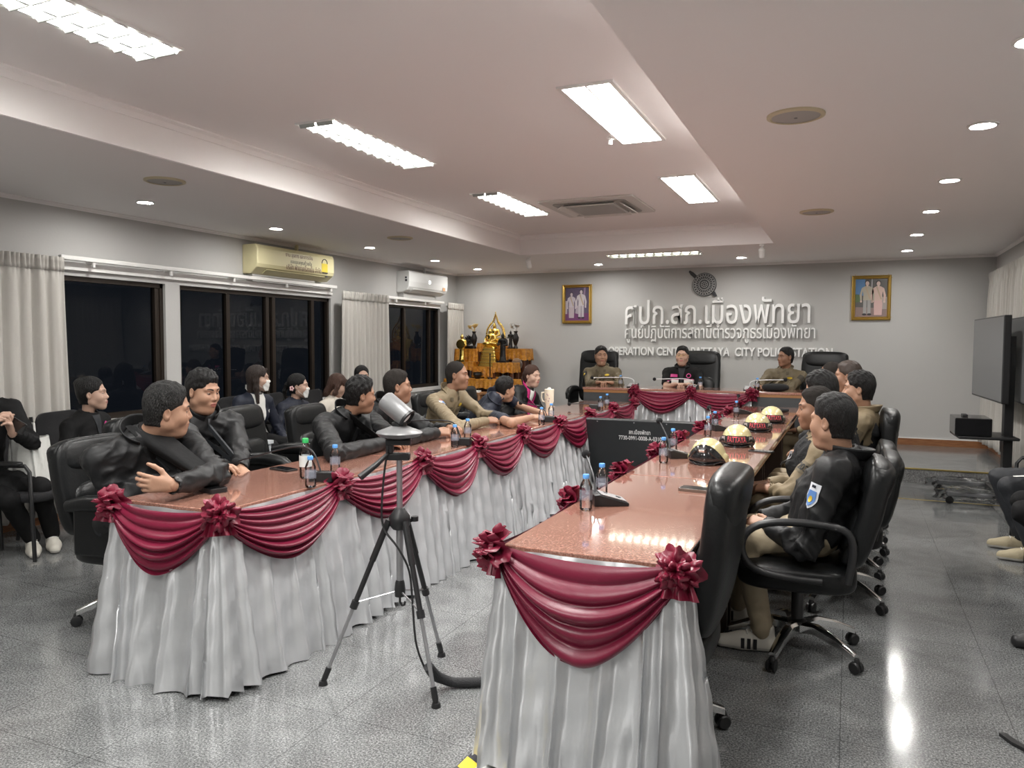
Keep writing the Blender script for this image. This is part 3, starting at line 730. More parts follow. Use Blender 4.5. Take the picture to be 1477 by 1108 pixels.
def mesh_chair(label, x, y, rz, group='black mesh backed visitor chairs'):
    t = thing('visitor_chair', label, 'chair', (x, y, 0), math.radians(rz), group)
    b = BM(); cushion(b, 0.48, 0.46, 0.08, Matrix.Translation((0, 0.02, 0.42)), 0.45); obj('seat', b, M_mesh, t, sharp=0)
    b = BM(); T = Matrix.Translation((0, -0.22, 0.50)) @ Matrix.Rotation(math.radians(9), 4, 'X'); cushion(b, 0.46, 0.03, 0.42, T @ Matrix.Translation((0, 0, 0.21)), 0.3, 0.035); obj('backrest', b, M_mesh, t, sharp=0)
    for sx in (-1, 1):
        x0 = 0.26*sx
        b = BM(); tube(b, [(x0, -0.25, 0.9), (x0, -0.21, 0.45), (x0, -0.28, 0.012)], 0.013, 8); obj('leg', b, M_black, t)
        b = BM(); tube(b, [(x0, 0.22, 0.012), (x0, 0.20, 0.60), (x0, 0.17, 0.64), (x0, -0.20, 0.64)], 0.013, 8); obj('leg', b, M_black, t)
        b = BM(); cushion(b, 0.06, 0.26, 0.03, Matrix.Translation((x0, 0.02, 0.655)), 0.5); obj('armrest', b, M_black, t, sharp=0)
    return t
# ---------------------------------------------------------------- wall sign, emblem, portraits
M_letter = mat('white_sign_letters', (0.92, 0.92, 0.91), 0.4)
XF = Matrix.Rotation(math.pi/2, 4, 'X')                     # text plane xy -> wall plane xz, facing -y
def wall_text(label, body, x0, x1, zb, size, depth, bold, group='raised lettering on the sign wall'):
    me = text_mesh(body, size, depth, align='LEFT', offset=bold)
    xs = [v.co.x for v in me.vertices]; s = (x1-x0)/(max(xs)-min(xs))
    me.transform(Matrix.Translation((0, 0, 0)) @ Matrix.Diagonal((s, 1, 1, 1)) @ Matrix.Translation((-min(xs), 0, 0)))
    me.transform(Matrix.Translation((x0, YB-depth/2-0.006, zb)) @ XF)
    o = link_mesh('wall_lettering', me, M_letter, None, smooth=False)
    return tag(o, label, 'sign', group)
wall_text('largest raised white Thai lettering, top line of the sign wall', 'ศปก.สภ.เมืองพัทยา', -3.04, -0.50, 1.737, 0.46, 0.045, 0.003)
wall_text('middle line of smaller raised white Thai lettering on the sign wall', 'ศูนย์ปฏิบัติการสถานีตำรวจภูธรเมืองพัทยา', -3.045, -0.435, 1.53, 0.25, 0.03, 0.0015)
wall_text('bottom line of raised white Latin capitals behind the seated officials', 'OPERATION CENTER PATTAYA  CITY POLICE STATION', -3.30, -0.213, 1.283, 0.165, 0.03, 0.004)
M_emb = mat('dark_emblem', (0.035, 0.036, 0.04), 0.4, 0.3); M_emb2 = mat('emblem_relief', (0.33, 0.33, 0.33), 0.4, 0.5)
t = thing('wall_emblem', 'round dark emblem crossed by a slanted staff above the lettering', 'emblem', (-1.905, YB, 2.285))
b = BM(); lathe(b, [(0.165, 0), (0.165, 0.03), (0.155, 0.036), (0, 0.036)], 48, XF, cap=False); obj('disc', b, M_emb, t)
b = BM()
for r, w in ((0.152, 0.004), (0.118, 0.004), (0.072, 0.004), (0.045, 0.003)): lathe(b, [(r-w, 0.035), (r-w, 0.041), (r+w, 0.041), (r+w, 0.035)], 48, XF, cap=False)
for k in range(24):
    a = 2*math.pi*k/24
    box(b, -0.0035, 0.0035, 0.078, 0.112, 0.035, 0.041, XF @ Matrix.Rotation(a, 4, 'Z')); box(b, -0.008, 0.008, 0.126, 0.142, 0.035, 0.040, XF @ Matrix.Rotation(a+0.13, 4, 'Z'))
for k in range(8): box(b, -0.003, 0.003, 0.012, 0.04, 0.035, 0.041, XF @ Matrix.Rotation(2*math.pi*k/8, 4, 'Z'))
obj('relief', b, M_emb2, t, smooth=False)
b = BM(); A, B = (-0.215, 0.195), (0.175, -0.165); d = Vector((B[0]-A[0], B[1]-A[1])).normalized(); q = Vector((-d.y, d.x))
P = lambda s, w: (A[0]+d.x*s+q.x*w, A[1]+d.y*s+q.y*w); L = (Vector(B)-Vector(A)).length
prism(b, [P(0, 0.012), P(0, -0.012), P(0.05, -0.026), P(0.18, -0.026), P(L*0.5, -0.018), P(L-0.1, -0.024), P(L-0.02, -0.034), P(L, 0.0), P(L-0.06, 0.024), P(L*0.5, 0.018), P(0.18, 0.024), P(0.05, 0.024)], 0.0, 0.028, XF)
obj('staff', b, M_emb, t, smooth=False)
M_gold = mat('gold_frame', (0.55, 0.36, 0.09), 0.32, 0.85); M_goldleaf = mat('bright_gold', (0.85, 0.60, 0.16), 0.22, 1.0)
def flat(col): return mat('print_%02x%02x%02x' % tuple(int(255*c) for c in col), col, 0.35)
def portrait(label, x0, x1, z0, z1, bg, floorc, figs, extra):
    cx, cz, w, h = (x0+x1)/2, (z0+z1)/2, x1-x0, z1-z0
    t = thing('framed_portrait', label, 'picture', (cx, YB, cz), 0, 'gold framed portraits')
    b = BM(); fr = 0.045
    prof = [(0, 0.0), (0, 0.03), (0.012, 0.038), (0.028, 0.026), (fr-0.006, 0.03), (fr, 0.014), (fr, 0.0)]
    cs = [(-w/2, -h/2, 1, 1), (w/2, -h/2, -1, 1), (w/2, h/2, -1, -1), (-w/2, h/2, 1, -1)]
    rg = [[b.verts.new(XF @ Vector((px+sx*i, pz+sz*i, dd))) for i, dd in prof] for px, pz, sx, sz in cs]
    for i in range(4):
        for j in range(len(prof)-1): b.faces.new((rg[i][j], rg[i][j+1], rg[(i+1) % 4][j+1], rg[(i+1) % 4][j]))
    for k in range(int(w/0.02)):
        for zz in (-h/2+0.036, h/2-0.036): ball(b, XF @ Vector((-w/2+0.03+k*0.02, zz, 0.03)), 0.005, 6)
    for k in range(int(h/0.02)):
        for xx in (-w/2+0.036, w/2-0.036): ball(b, XF @ Vector((xx, -h/2+0.03+k*0.02, 0.03)), 0.005, 6)
    obj('frame', b, M_gold, t, smooth=False)
    iw, ih = w-2*fr, h-2*fr
    b = BM(); box(b, -iw/2, iw/2, -ih/2, ih/2, 0.004, 0.008, XF); mats = [flat(bg)]; pic = obj('picture', b, mats, t, smooth=False)
    def plate(pts, col, z, name='print'):
        b = BM(); prism(b, [(px*iw, pz*ih) for px, pz in pts], 0.0075, z, XF); obj(name, b, flat(col), pic, smooth=False)
    plate([(-.5, -.5), (.5, -.5), (.5, -.28), (-.5, -.24)], floorc, 0.0085)
    for pts, col in extra: plate(pts, col, 0.009)
    el = lambda cx, cy, rx, ry: [(cx+rx*math.cos(2*math.pi*k/14), cy+ry*math.sin(2*math.pi*k/14)) for k in range(14)]
    for (fx, top, hgt, kind, c1, c2, skin, hair) in figs:
        u = hgt/7.6; b0 = top-hgt; r = 1/ (iw/ih)
        X = lambda a: fx+a*u*r
        if kind == 'gown':
            plate([(X(-.75), b0+.2*u), (X(.75), b0+.2*u), (X(.85), b0+2.6*u), (X(.6), b0+4.3*u), (X(-.6), b0+4.3*u), (X(-.85), b0+2.6*u)], c2, 0.0095)
        else:
            for s in (-1, 1): plate([(X(.1*s), b0+.3*u), (X(.75*s), b0+.3*u), (X(.75*s), b0+3.8*u), (X(.05*s), b0+3.8*u)], c2, 0.0095); plate(el(X(.5*s), b0+.2*u, .45*u*r, .22*u), (0.02, 0.02, 0.025), 0.010)
        plate([(X(-.8), b0+3.3*u), (X(.8), b0+3.3*u), (X(.75), b0+4.6*u), (X(1.05), b0+6.0*u), (X(.4), b0+6.4*u), (X(-.4), b0+6.4*u), (X(-1.05), b0+6.0*u), (X(-.75), b0+4.6*u)], c1, 0.010)
        for s in (-1, 1): plate([(X(.8*s), b0+6.05*u), (X(1.1*s), b0+6.0*u), (X(1.5*s), b0+4.4*u), (X(1.35*s), b0+3.2*u), (X(1.05*s), b0+3.2*u), (X(1.05*s), b0+4.4*u)], c1, 0.0102); plate(el(X(1.2*s), b0+3.05*u, .2*u*r, .25*u), skin, 0.0104)
        plate([(X(-.5), b0+6.3*u), (X(-.2), b0+6.35*u), (X(.75), b0+3.6*u), (X(.45), b0+3.5*u)], (0.45, 0.35, 0.25), 0.0106)
        plate([(X(-.2), b0+6.3*u), (X(.2), b0+6.3*u), (X(.2), b0+6.8*u), (X(-.2), b0+6.8*u)], skin, 0.0106)
        plate(el(X(0), b0+7.12*u, .52*u*r, .56*u), hair, 0.0108); plate(el(X(0), b0+6.98*u, .38*u*r, .48*u), skin, 0.011)
sk = (0.62, 0.48, 0.42)
portrait('gold framed picture of two standing figures in purple tones, left of the lettering', -4.03, -3.565, 1.75, 2.335, (0.11, 0.085, 0.14), (0.16, 0.05, 0.15),
         [(-.24, .36, .80, 'gown', (0.55, 0.50, 0.55), (0.50, 0.42, 0.46), (0.6, 0.52, 0.55), (0.05, 0.04, 0.06)), (.17, .44, .88, 'suit', (0.58, 0.54, 0.56), (0.52, 0.48, 0.52), (0.6, 0.52, 0.55), (0.04, 0.035, 0.05))],
         [([(-.5, .1), (-.42, .1), (-.42, -.3), (-.5, -.3)], (0.5, 0.45, 0.5)), ([(-.05, -.05), (.08, -.05), (.05, -.3), (-.08, -.28)], (0.42, 0.36, 0.42)), ([(.28, .5), (.36, .5), (.3, .0), (.24, .0)], (0.28, 0.2, 0.3))])
portrait('gold framed picture of two standing figures in pale robes, right of the lettering', 0.0, 0.465, 1.765, 2.345, (0.10, 0.095, 0.09), (0.24, 0.17, 0.16),
         [(-.13, .46, .92, 'suit', (0.42, 0.38, 0.30), (0.34, 0.33, 0.32), sk, (0.03, 0.03, 0.03)), (.22, .45, .93, 'gown', (0.58, 0.42, 0.36), (0.60, 0.40, 0.38), sk, (0.025, 0.02, 0.02))],
         [([(-.5, .5), (-.2, .5), (-.2, .05), (-.5, .1)], (0.10, 0.22, 0.42)), ([(-.5, .1), (-.3, .1), (-.35, -.1), (-.5, -.12)], (0.09, 0.14, 0.06)), ([(.0, .5), (.03, .5), (.03, -.1), (.0, -.1)], (0.45, 0.46, 0.46)), ([(.34, .02), (.5, .02), (.5, -.3), (.32, -.3)], (0.35, 0.31, 0.29))])

# ---------------------------------------------------------------- wall air conditioners
M_ac1 = mat('yellowed_plastic', (0.72, 0.66, 0.40), 0.4); M_ac2 = mat('white_plastic', (0.74, 0.75, 0.74), 0.35)
def wall_ac(label, y0, y1, z0, z1, m, prof, texts):
    t = thing('wall_air_conditioner', label, 'air conditioner', (XL, (y0+y1)/2, z0), 0, 'air conditioners over the windows')
    w = (y1-y0)/2; h = z1-z0; P = Matrix(((1, 0, 0, 0), (0, 0, 1, 0), (0, 1, 0, 0), (0, 0, 0, 1)))        # (x,z) outline, extruded along y
    b = BM(); prism(b, [(x, z*h) for x, z in prof], -w, w, P); obj('casing', b, m, t, smooth=False, bevel=0.012, seg=3)
    b = BM(); prism(b, [(0.05, -0.002), (0.175, 0.055*h/0.3), (0.195, 0.085*h/0.3), (0.08, 0.03)], -w*0.80, w*0.80, P); obj('air_slot', b, M_black, t, smooth=False)
    b = BM(); M = Matrix.Translation((0.165, 0, 0.028)) @ Matrix.Rotation(math.radians(-35), 4, 'Y'); box(b, -0.04, 0.035, -w*0.78, w*0.78, -0.003, 0.003, M); obj('louver', b, m, t, smooth=False)
    b = BM(); box(b, 0.02, 0.05, w*0.25, w*0.25+0.03, h, ZLOW-z0); obj('cable_duct', b, m, t, smooth=False)
    b = BM(); box(b, 0.0, 0.09, -w*0.92, w*0.66, -0.075, -0.001); obj('wall_bracket', b, M_wall, t, smooth=False)
    xf = max(p[0] for p in prof)
    F = lambda yy, zz: basis_mat((0, 1, 0), (0, 0, 1), (1, 0, 0), (xf+0.0005, yy, zz))
    for body, yy, zz, size, width, mm in texts: lettering('lettering', body, F(yy, zz), size, 0.0012, mm, t, width)
    return t, w, h, xf
M_ink = mat('brown_ink', (0.16, 0.06, 0.05), 0.6); M_yel = mat('yellow_label', (0.75, 0.6, 0.06), 0.5); M_dk = mat('dark_ink', (0.03, 0.03, 0.04), 0.6)
t, w, h, xf = wall_ac('yellowed wall air conditioner with printed Thai lines over the wide window', 6.30, 7.60, 2.17, 2.475, M_ac1, [(0, 0.0), (0.10, 0.0), (0.19, 0.22), (0.205, 0.34), (0.205, 0.86), (0.185, 1.0), (0, 1.0)],
    [('งาน ธุรการ และการเงิน', 0.02, 0.218, 0.06, 0.46, M_ink), ('ขอขอบคุณด้วยใจ', 0.05, 0.150, 0.055, 0.36, M_dk), ('บริษัท พัทยาเครื่องเย็น จำกัด', 0.10, 0.080, 0.08, 0.60, M_ink)])
b = BM(); box(b, xf, xf+0.002, w-0.24, w-0.13, 0.10, 0.20); o = obj('energy_label', b, M_yel, t, smooth=False)
b = BM(); box(b, xf, xf+0.003, w-0.23, w-0.13, 0.085, 0.10); box(b, xf, xf+0.003, w-0.17, w-0.13, 0.045, 0.06); tube(b, [(xf+0.002, w-0.185+0.05*math.cos(a), 0.20+0.05*math.sin(a)) for a in (math.pi*k/8 for k in range(9))], 0.005, 6); obj('label_print', b, M_dk, t, smooth=False)
t, w, h, xf = wall_ac('white wall air conditioner over the window nearest the altar', 9.30, 10.42, 2.16, 2.46, M_ac2, [(0, 0.0), (0.09, 0.0), (0.17, 0.10), (0.20, 0.26), (0.21, 0.5), (0.21, 0.97), (0.19, 1.0), (0, 1.0)], [])
b = BM(); box(b, xf, xf+0.002, -0.01, 0.03, 0.15, 0.19); obj('display', b, mat('ac_display', (0.9, 0.9, 0.9), 0.3, emit=((0.9, 1, 1), 2.0)), t, smooth=False)
b = BM(); box(b, xf, xf+0.002, w-0.16, w-0.08, 0.07, 0.12); obj('energy_label', b, mat('orange_label', (0.55, 0.33, 0.18), 0.5), t, smooth=False)
b = BM(); box(b, 0.14, 0.17, -w-0.002, -w, 0.19, 0.215); box(b, 0.14, 0.175, -w-0.002, -w, 0.15, 0.18); obj('side_mark', b, M_dk, t, smooth=False)

# ---------------------------------------------------------------- things on the tables
M_pet = glass_mat('clear_bottle_plastic', refl=1.0, rough=0.03, ior=1.5, trans=(0.965, 0.975, 0.985))
M_cap = mat('blue_cap', (0.10, 0.32, 0.72), 0.4); M_capg = mat('green_cap', (0.03, 0.38, 0.10), 0.4)
M_lab = mat('faint_label', (0.55, 0.60, 0.72), 0.4, alpha=0.25); M_labg = mat('milky_label', (0.75, 0.8, 0.78), 0.4, alpha=0.85)
M_water = glass_mat('water', refl=0.6, rough=0.0, ior=1.33, trans=(0.86, 0.90, 0.93))
def bottle_proto(h, r, cap, lab):
    t = thing('water_bottle', 'x', 'bottle')
    p = [(0.0, 0.004), (r*0.8, 0.0), (r, 0.008)]
    for k in range(7): z = 0.014+k*h*0.085; p += [(r*0.94, z), (r, z+h*0.04)]
    p += [(r*0.97, h*0.66), (r*0.75, h*0.76), (r*0.45, h*0.86), (r*0.42, h*0.9)]
    b = BM(); lathe(b, p, 20, cap=False); obj('body', b, M_pet, t, sharp=0)
    b = BM(); lathe(b, [(r*0.5, h*0.885), (r*0.52, h*0.90), (r*0.52, h*0.985), (r*0.46, h)], 18); obj('cap', b, cap, t)
    b = BM(); lathe(b, [(r*1.015, h*0.30), (r*1.015, h*0.58)], 20, cap=False); obj('label_band', b, lab, t)
    return t
BOT = bottle_proto(0.150, 0.0265, M_cap, M_lab); used = [False]
def bottle(p, label, group):
    if not used[0]: used[0] = True; o = BOT; o.location = p; o['label'] = label; o['group'] = group
    else: copy_thing(BOT, p, random.random()*6, label, group)
M_micsilver = mat('silver_panel', (0.45, 0.45, 0.46), 0.3, 0.7); M_foam = mat('foam_ball', (0.008, 0.008, 0.009), 0.95, bump=(300, 0.4))
M_neckw = mat('white_gooseneck', (0.75, 0.75, 0.76), 0.3); M_neckb = mat('black_gooseneck', (0.03, 0.03, 0.033), 0.4, 0.4)
def mic(p, rz, ctrl, ballp, neck, label, group, rb=0.021, dark=False):
    p = Vector(p); t = thing('gooseneck_microphone', label, 'microphone', p, 0, group); R = Matrix.Rotation(math.radians(rz), 4, 'Z')
    b = BM(); P = Matrix(((0, 0, 1, 0), (1, 0, 0, 0), (0, 1, 0, 0), (0, 0, 0, 1))); prism(b, [(-0.075, 0), (0.075, 0), (0.075, 0.014), (-0.055, 0.052), (-0.075, 0.05)], -0.06, 0.06, R @ P); base = obj('base', b, M_black, t, smooth=False, bevel=0.004)
    b = BM(); M = R @ Matrix.Translation((0, 0.012, 0.0345)) @ Matrix.Rotation(math.radians(-16.3), 4, 'X'); box(b, -0.052, 0.052, -0.058, 0.058, 0, 0.0025, M); pan = obj('control_panel', b, M_neckb if dark else M_micsilver, t, smooth=False)
    b = BM(); M2 = M @ Matrix.Translation((0, 0.03, 0.0025)); lathe(b, [(0.012, 0), (0.012, 0.003), (0, 0.003)], 12, M2); box(b, -0.04, -0.02, -0.06, -0.045, 0, 0.002, M2); obj('button', b, M_black, pan, smooth=False)
    st = R @ Vector((0, -0.06, 0.045)); en = Vector(ballp)-p; c = [Vector(q)-p for q in ctrl]
    pts = [st]+c+[en]; fine = []
    for i in range(len(pts)-1):
        for k in range(6): fine.append(pts[i].lerp(pts[i+1], k/6))
    fine.append(en)
    for _ in range(6): fine = [fine[0]]+[(fine[i-1]+fine[i]*2+fine[i+1])/4 for i in range(1, len(fine)-1)]+[fine[-1]]
    b = BM(); tube(b, fine, 0.0045, 8); obj('gooseneck', b, neck, t)
    b = BM(); ball(b, en, (rb, rb, rb), 14); obj('foam_windscreen', b, M_foam, t)
gr = 'microphones on the right hand tables'
for (bx, by), (cx, cy), X, lab in (((878, 727), (845, 655), -1.12, 'nearest gooseneck microphone on the right hand table, beside two bottles'), ((980, 660), (951, 607), -1.12, 'gooseneck microphone just behind the nearest gold and black helmet'),
        ((1040, 621), (1023, 588), -1.12, 'gooseneck microphone level with the middle helmets, third along the right table'), ((1072, 597), (1065, 571), -1.12, 'farthest gooseneck microphone on the right hand table')):
    p = aZ(bx, by, TH); e = aX(cx, cy, X); mic(p, -60, [p+Vector((-0.07, 0.02, 0.10))], e, M_neckb, lab, gr)
gl = 'microphones on the window side tables'
p = aZ(470, 692, TH); mic(p, 15, [p+Vector((-.03, -.05, .15)), p+Vector((-.10, -.08, .185))], aX(340, 666, -2.86), M_neckb, 'gooseneck microphone on the window side table before the man in a zipped black jacket', gl, 0.02, True)
p = aZ(668, 641, TH); mic(p, 15, [p+Vector((-.03, -.05, .15)), p+Vector((-.10, -.08, .17))], aX(589, 607, -2.84), M_neckb, 'gooseneck microphone on the window side table behind the tripod camera', gl, 0.02, True)
p = aZ(791, 608, TH); mic(p, 15, [p+Vector((-.03, -.05, .13)), p+Vector((-.10, -.08, .15))], aX(751, 581, -2.8), M_neckb, 'gooseneck microphone beside the cream tumbler on the window side table', gl, 0.02, True)
p = aZ(858, 590, TH); mic(p, 15, [p+Vector((-.03, -.03, .05)), p+Vector((-.08, -.06, .06))], p+Vector((-.25, -.1, .05)), M_neckb, 'farthest gooseneck microphone on the window side table, by the stage', gl, 0.02, True)
gh = 'white necked microphones on the head table'; HZ = STAGE+HT
for bx, (ex, ez), lab, s in ((-2.46, (854, 545), 'white necked microphone before the officer at left of the head table', 1), (-1.73, (944, 547), 'white necked microphone before the woman at the middle of the head table', 1), (-1.07, (1133, 548), 'white necked microphone reaching right on the head table', -1)):
    p = Vector((bx, HY+0.16, HZ)); e = aY(ex, ez, HY+0.22); mic(p, 180, [p+Vector((0, 0.05, 0.10)), p+Vector((-0.09*s, 0.05, 0.125))], e, M_neckw, lab, gh, 0.022)
B1, B2, B3 = 'water bottles on the right hand tables', 'water bottles on the window side tables', 'water bottles on the head table'
for (px, py), z, lab, g in (((845, 736), TH, 'nearest blue capped water bottle on the right hand table, left of the first microphone', B1), ((868, 716), TH, 'blue capped bottle right behind the nearest microphone of the right hand table', B1),
    ((957, 668), TH, 'blue capped bottle left of the nearest helmet', B1), ((970.5, 652), TH, 'blue capped bottle half behind another, beside the nearest helmet', B1), ((1021, 629), TH, 'blue capped bottle in front of the third microphone on the right table', B1),
    ((1031, 620), TH, 'blue capped bottle half hidden by the third microphone on the right table', B1), ((1062, 601), TH, 'lone farthest bottle on the right hand table near the stage', B1),
    ((448, 703), TH, 'blue capped bottle in front of the green capped bottle', B2), ((483.5, 682), TH, 'blue capped bottle right of the first window side microphone', B2), ((656, 645), TH, 'blue capped bottle left of the second window side microphone', B2),
    ((674.5, 634), TH, 'blue capped bottle right of the second window side microphone', B2), ((781, 613), TH, 'blue capped bottle in front of the cream tumbler', B2), ((795, 606), TH, 'blue capped bottle right of the cream tumbler', B2),
    ((866, 593), TH, 'blue capped bottle near the far end of the window side table', B2), ((875.5, 588), TH, 'farthest blue capped bottle on the window side table', B2),
    ((895, 560), HZ, 'bottle on the head table before the left officer', B3), ((1010, 561), HZ, 'bottle on the head table right of the woman', B3), ((1092, 564), HZ, 'bottle on the head table before the right officer', B3)):
    bottle(aZ(px, py, z) if z == TH else aY(px, py, HY+0.2 if px > 900 else HY+0.22)*1.0 if False else (aZ(px, py, z) if z == TH else Vector((aY(px, py, HY+0.2).x, HY+0.2, HZ))), lab, g)
t = bottle_proto(0.205, 0.031, M_capg, M_labg); t.location = aZ(441, 690, TH); tag(t, 'taller milky drink bottle with green cap on the window side table')
# cream tumbler
M_tum = mat('cream_enamel', (0.74, 0.68, 0.55), 0.35); t = thing('tumbler', 'tall cream handled tumbler before the woman with magenta collar', 'tumbler', aZ(792, 598, TH))
b = BM(); lathe(b, [(0.028, 0), (0.032, 0.01), (0.034, 0.10), (0.044, 0.125), (0.046, 0.225), (0.040, 0.23)], 24); obj('body', b, M_tum, t)
b = BM(); lathe(b, [(0.046, 0.225), (0.047, 0.245), (0.02, 0.25), (0.012, 0.262), (0, 0.263)], 24); obj('lid', b, M_tum, t)
b = BM(); tube(b, [(-0.043, 0, 0.215), (-0.075, 0, 0.21), (-0.08, 0, 0.17), (-0.07, 0, 0.13), (-0.038, 0, 0.12)], 0.008, 8); obj('handle', b, M_tum, t)
b = BM()
for k, (a, z) in enumerate(((-1.9, .15), (-1.5, .19), (-1.2, .16), (-1.7, .2), (-1.35, .135))): ball(b, (0.0455*math.cos(a), 0.0455*math.sin(a), z), (0.006, 0.006, 0.008), 8)
obj('flower_print', b, mat('grey_pink_print', (0.42, 0.3, 0.3), 0.5), t)
# helmets
M_hgold = mat('gold_helmet_shell', (0.60, 0.53, 0.29), 0.25, 0.2, coat=0.6); M_hblk = mat('black_helmet_shell', (0.012, 0.012, 0.013), 0.15, coat=0.6); M_red = mat('red_letters', (0.50, 0.055, 0.07), 0.5)
M_silver = mat('reflective_trim', (0.7, 0.7, 0.68), 0.3, 0.6)
def helmet(p, rz, label, front):
    """local -y is the side turned to the camera"""
    t = thing('helmet', label, 'helmet', p+Vector((0, 0, 0.004)), math.radians(rz), 'gold and black helmets on the right hand table'); t.scale = (0.86, 0.86, 0.86)
    f = Field((-0.15, -0.17, -0.02), (0.15, 0.17, 0.19), 0.005)
    f.ell((0, 0, 0.055), (0.112, 0.134, 0.112), 0); f.ell((0, 0.0, 0.04), (0.122, 0.128, 0.045), 0.03)
    f.ell((0, 0, 0.03), (0.10, 0.118, 0.112), 0.004, cut=True); f.cone((-0.2, 0, -0.095), (0.2, 0, -0.095), 0.105, 0.105, 0.004, cut=True)
    for sx in (-1, 1): f.ell((0.115*sx, 0.005, 0.03), (0.022, 0.05, 0.035), 0.012)
    vs, Q = f.nets(2); c = vs[Q].mean(1)
    if front: black = (c[:, 2] < 0.134-3.0*c[:, 0]**2-(c[:, 1]+0.10)*0.95)
    else: black = (c[:, 2] < 0.082+0.28*np.maximum(0, c[:, 1]))
    black |= (np.hypot(c[:, 0]/0.10, c[:, 1]/0.118) < 0.98) & (c[:, 2] < 0.14) & (np.hypot(np.hypot(c[:, 0]/0.103, c[:, 1]/0.121), (c[:, 2]-.03)/0.113) < 1.0)
    me = np_mesh('shell', vs, Q, black.astype(int)); link_mesh('shell', me, [M_hgold, M_hblk], t)
    b = BM(); pts = [(0.118*math.cos(a), 0.137*math.sin(a), 0.012+0.012*math.cos(2*a)) for a in (2*math.pi*k/40 for k in range(40))]; tube(b, pts, 0.006, 8, closed=True); obj('rim', b, M_hblk, t)
    if front:
        b = BM(); M = Matrix.Translation((0, -0.118, 0.088)) @ Matrix.Rotation(math.radians(28), 4, 'X'); box(b, -0.03, 0.03, -0.012, 0.012, -0.028, 0.028, M); a = obj('camera_mount', b, M_hblk, t, bevel=0.004)
        b = BM(); box(b, -0.018, 0.018, -0.017, -0.012, 0.004, 0.022, M); obj('badge', b, M_silver, a, smooth=False)
        for sx in (-1, 1):
            b = BM(); tube(b, [(sx*0.045, -0.124, 0.09), (sx*0.085, -0.10, 0.05), (sx*0.105, -0.07, 0.03)], 0.006, 6); obj('side_rail', b, M_hblk, t)
    else:
        bvh = BVHTree.FromPolygons([tuple(v) for v in vs], [tuple(int(i) for i in q) for q in Q])
        def onto(u, v, off):
            a = (u-0.5)*1.25; o = Vector((math.sin(a)*0.3, -math.cos(a)*0.3, 0.030+0.056*v)); h = bvh.ray_cast(o, Vector((-math.sin(a), math.cos(a), 0)).normalized())
            q = h[0] if h[0] else o*0.45; n = Vector((math.sin(a), -math.cos(a), 0.3)).normalized(); return q+n*off
        b = BM(); grid(b, lambda u, v: onto(u, v, 0.003), 16, 4); o = obj('patch', b, mat('patch_black', (0.02, 0.02, 0.022), 0.8), t)
        me = text_mesh('PATTAYA', 0.05, 0.001, offset=0.0012); xs = [v.co.x for v in me.vertices]; zs = [v.co.y for v in me.vertices]
        for v in me.vertices: v.co = onto(0.06+0.88*(v.co.x-min(xs))/(max(xs)-min(xs)), 0.1+0.8*(v.co.y-min(zs))/(max(zs)-min(zs)), 0.0045+v.co.z)
        link_mesh('lettering', me, M_red, o, smooth=False)
        for sx in (-1, 1):
            b = BM(); grid(b, lambda u, v: Vector((sx*(0.090+0.026*u), -0.095+0.05*u, 0.035+0.045*v*(1-0.4*u)+0.01*u)), 4, 3); oo = obj('reflective_flash', b, M_silver, t)
            b = BM(); tube(b, [(sx*0.118, 0.02, 0.03), (sx*0.125, 0.05, 0.012), (sx*0.11, 0.10, 0.006), (sx*0.09, 0.14, 0.006)], 0.005, 6); obj('chin_strap', b, M_hblk, t)
    return t
helmet(aZ(1021, 668, TH), -8, 'nearest helmet, gold crown and glossy black front with camera mount', True)
helmet(aZ(1063, 643, TH), 6, 'helmet lettered PATTAYA second from the camera, tallest looking lettering', False)
helmet(aZ(1092, 622, TH), 8, 'helmet lettered PATTAYA third from the camera, between two other helmets', False)
helmet(aZ(1113, 610, TH), 16, 'farthest helmet, mostly hidden lettering, near the flat black beret', False)
# phones, notebook, beret, caps
M_screen = mat('dark_phone_glass', (0.008, 0.008, 0.009), 0.08, coat=0.8); M_paper = mat('white_paper', (0.78, 0.78, 0.76), 0.6)
def slab(name, p, rz, w, l, h, label, cat, m1, m2, group=None):
    t = thing(name, label, cat, p, math.radians(rz), group)
    b = BM(); prism(b, rrect(w, l, min(w, l)*0.12), 0.0, h); obj('case', b, m1, t, smooth=False, bevel=0.0015)
    b = BM(); prism(b, rrect(w*0.93, l*0.95, min(w, l)*0.1), h, h+0.0008); obj('screen', b, m2, t, smooth=False)
    return t
gp = 'phones lying on the tables'
slab('phone', aZ(303, 708, TH), 72, 0.085, 0.18, 0.022, 'thick black phone with open case beside the crossed arms man', 'phone', M_black, M_screen, gp)
slab('phone', aZ(409, 678, TH), 78, 0.075, 0.155, 0.010, 'slim black phone on the window side table before the young man', 'phone', M_black, M_screen, gp)
slab('phone', aZ(628, 607, TH)+Vector((-.12, 0, 0)), 60, 0.075, 0.15, 0.01, 'phone under the hands of the khaki officer at the window side table', 'phone', M_black, M_screen, gp)
slab('phone', aZ(1098, 652, TH), 78, 0.07, 0.15, 0.009, 'dark phone beside the second helmet on the right hand table', 'phone', M_black, M_screen, gp)
slab('phone', aZ(1013, 709, TH), 84, 0.085, 0.21, 0.014, 'dark flat phone before the empty foreground chair', 'phone', mat('bronze_case', (0.13, 0.09, 0.07), 0.35), M_screen, gp)
M_felt = mat('black_felt', (0.01, 0.01, 0.011), 0.95, bump=(120, 0.3))
b = BM(); cushion(b, 0.27, 0.15, 0.035, Matrix.Translation((0, 0, 0.018)), 0.55); o = obj('beret', b, M_felt, sharp=0); o.location = aZ(1118, 594, TH); tag(o, 'flat black beret on far end of the right hand table', 'hat')
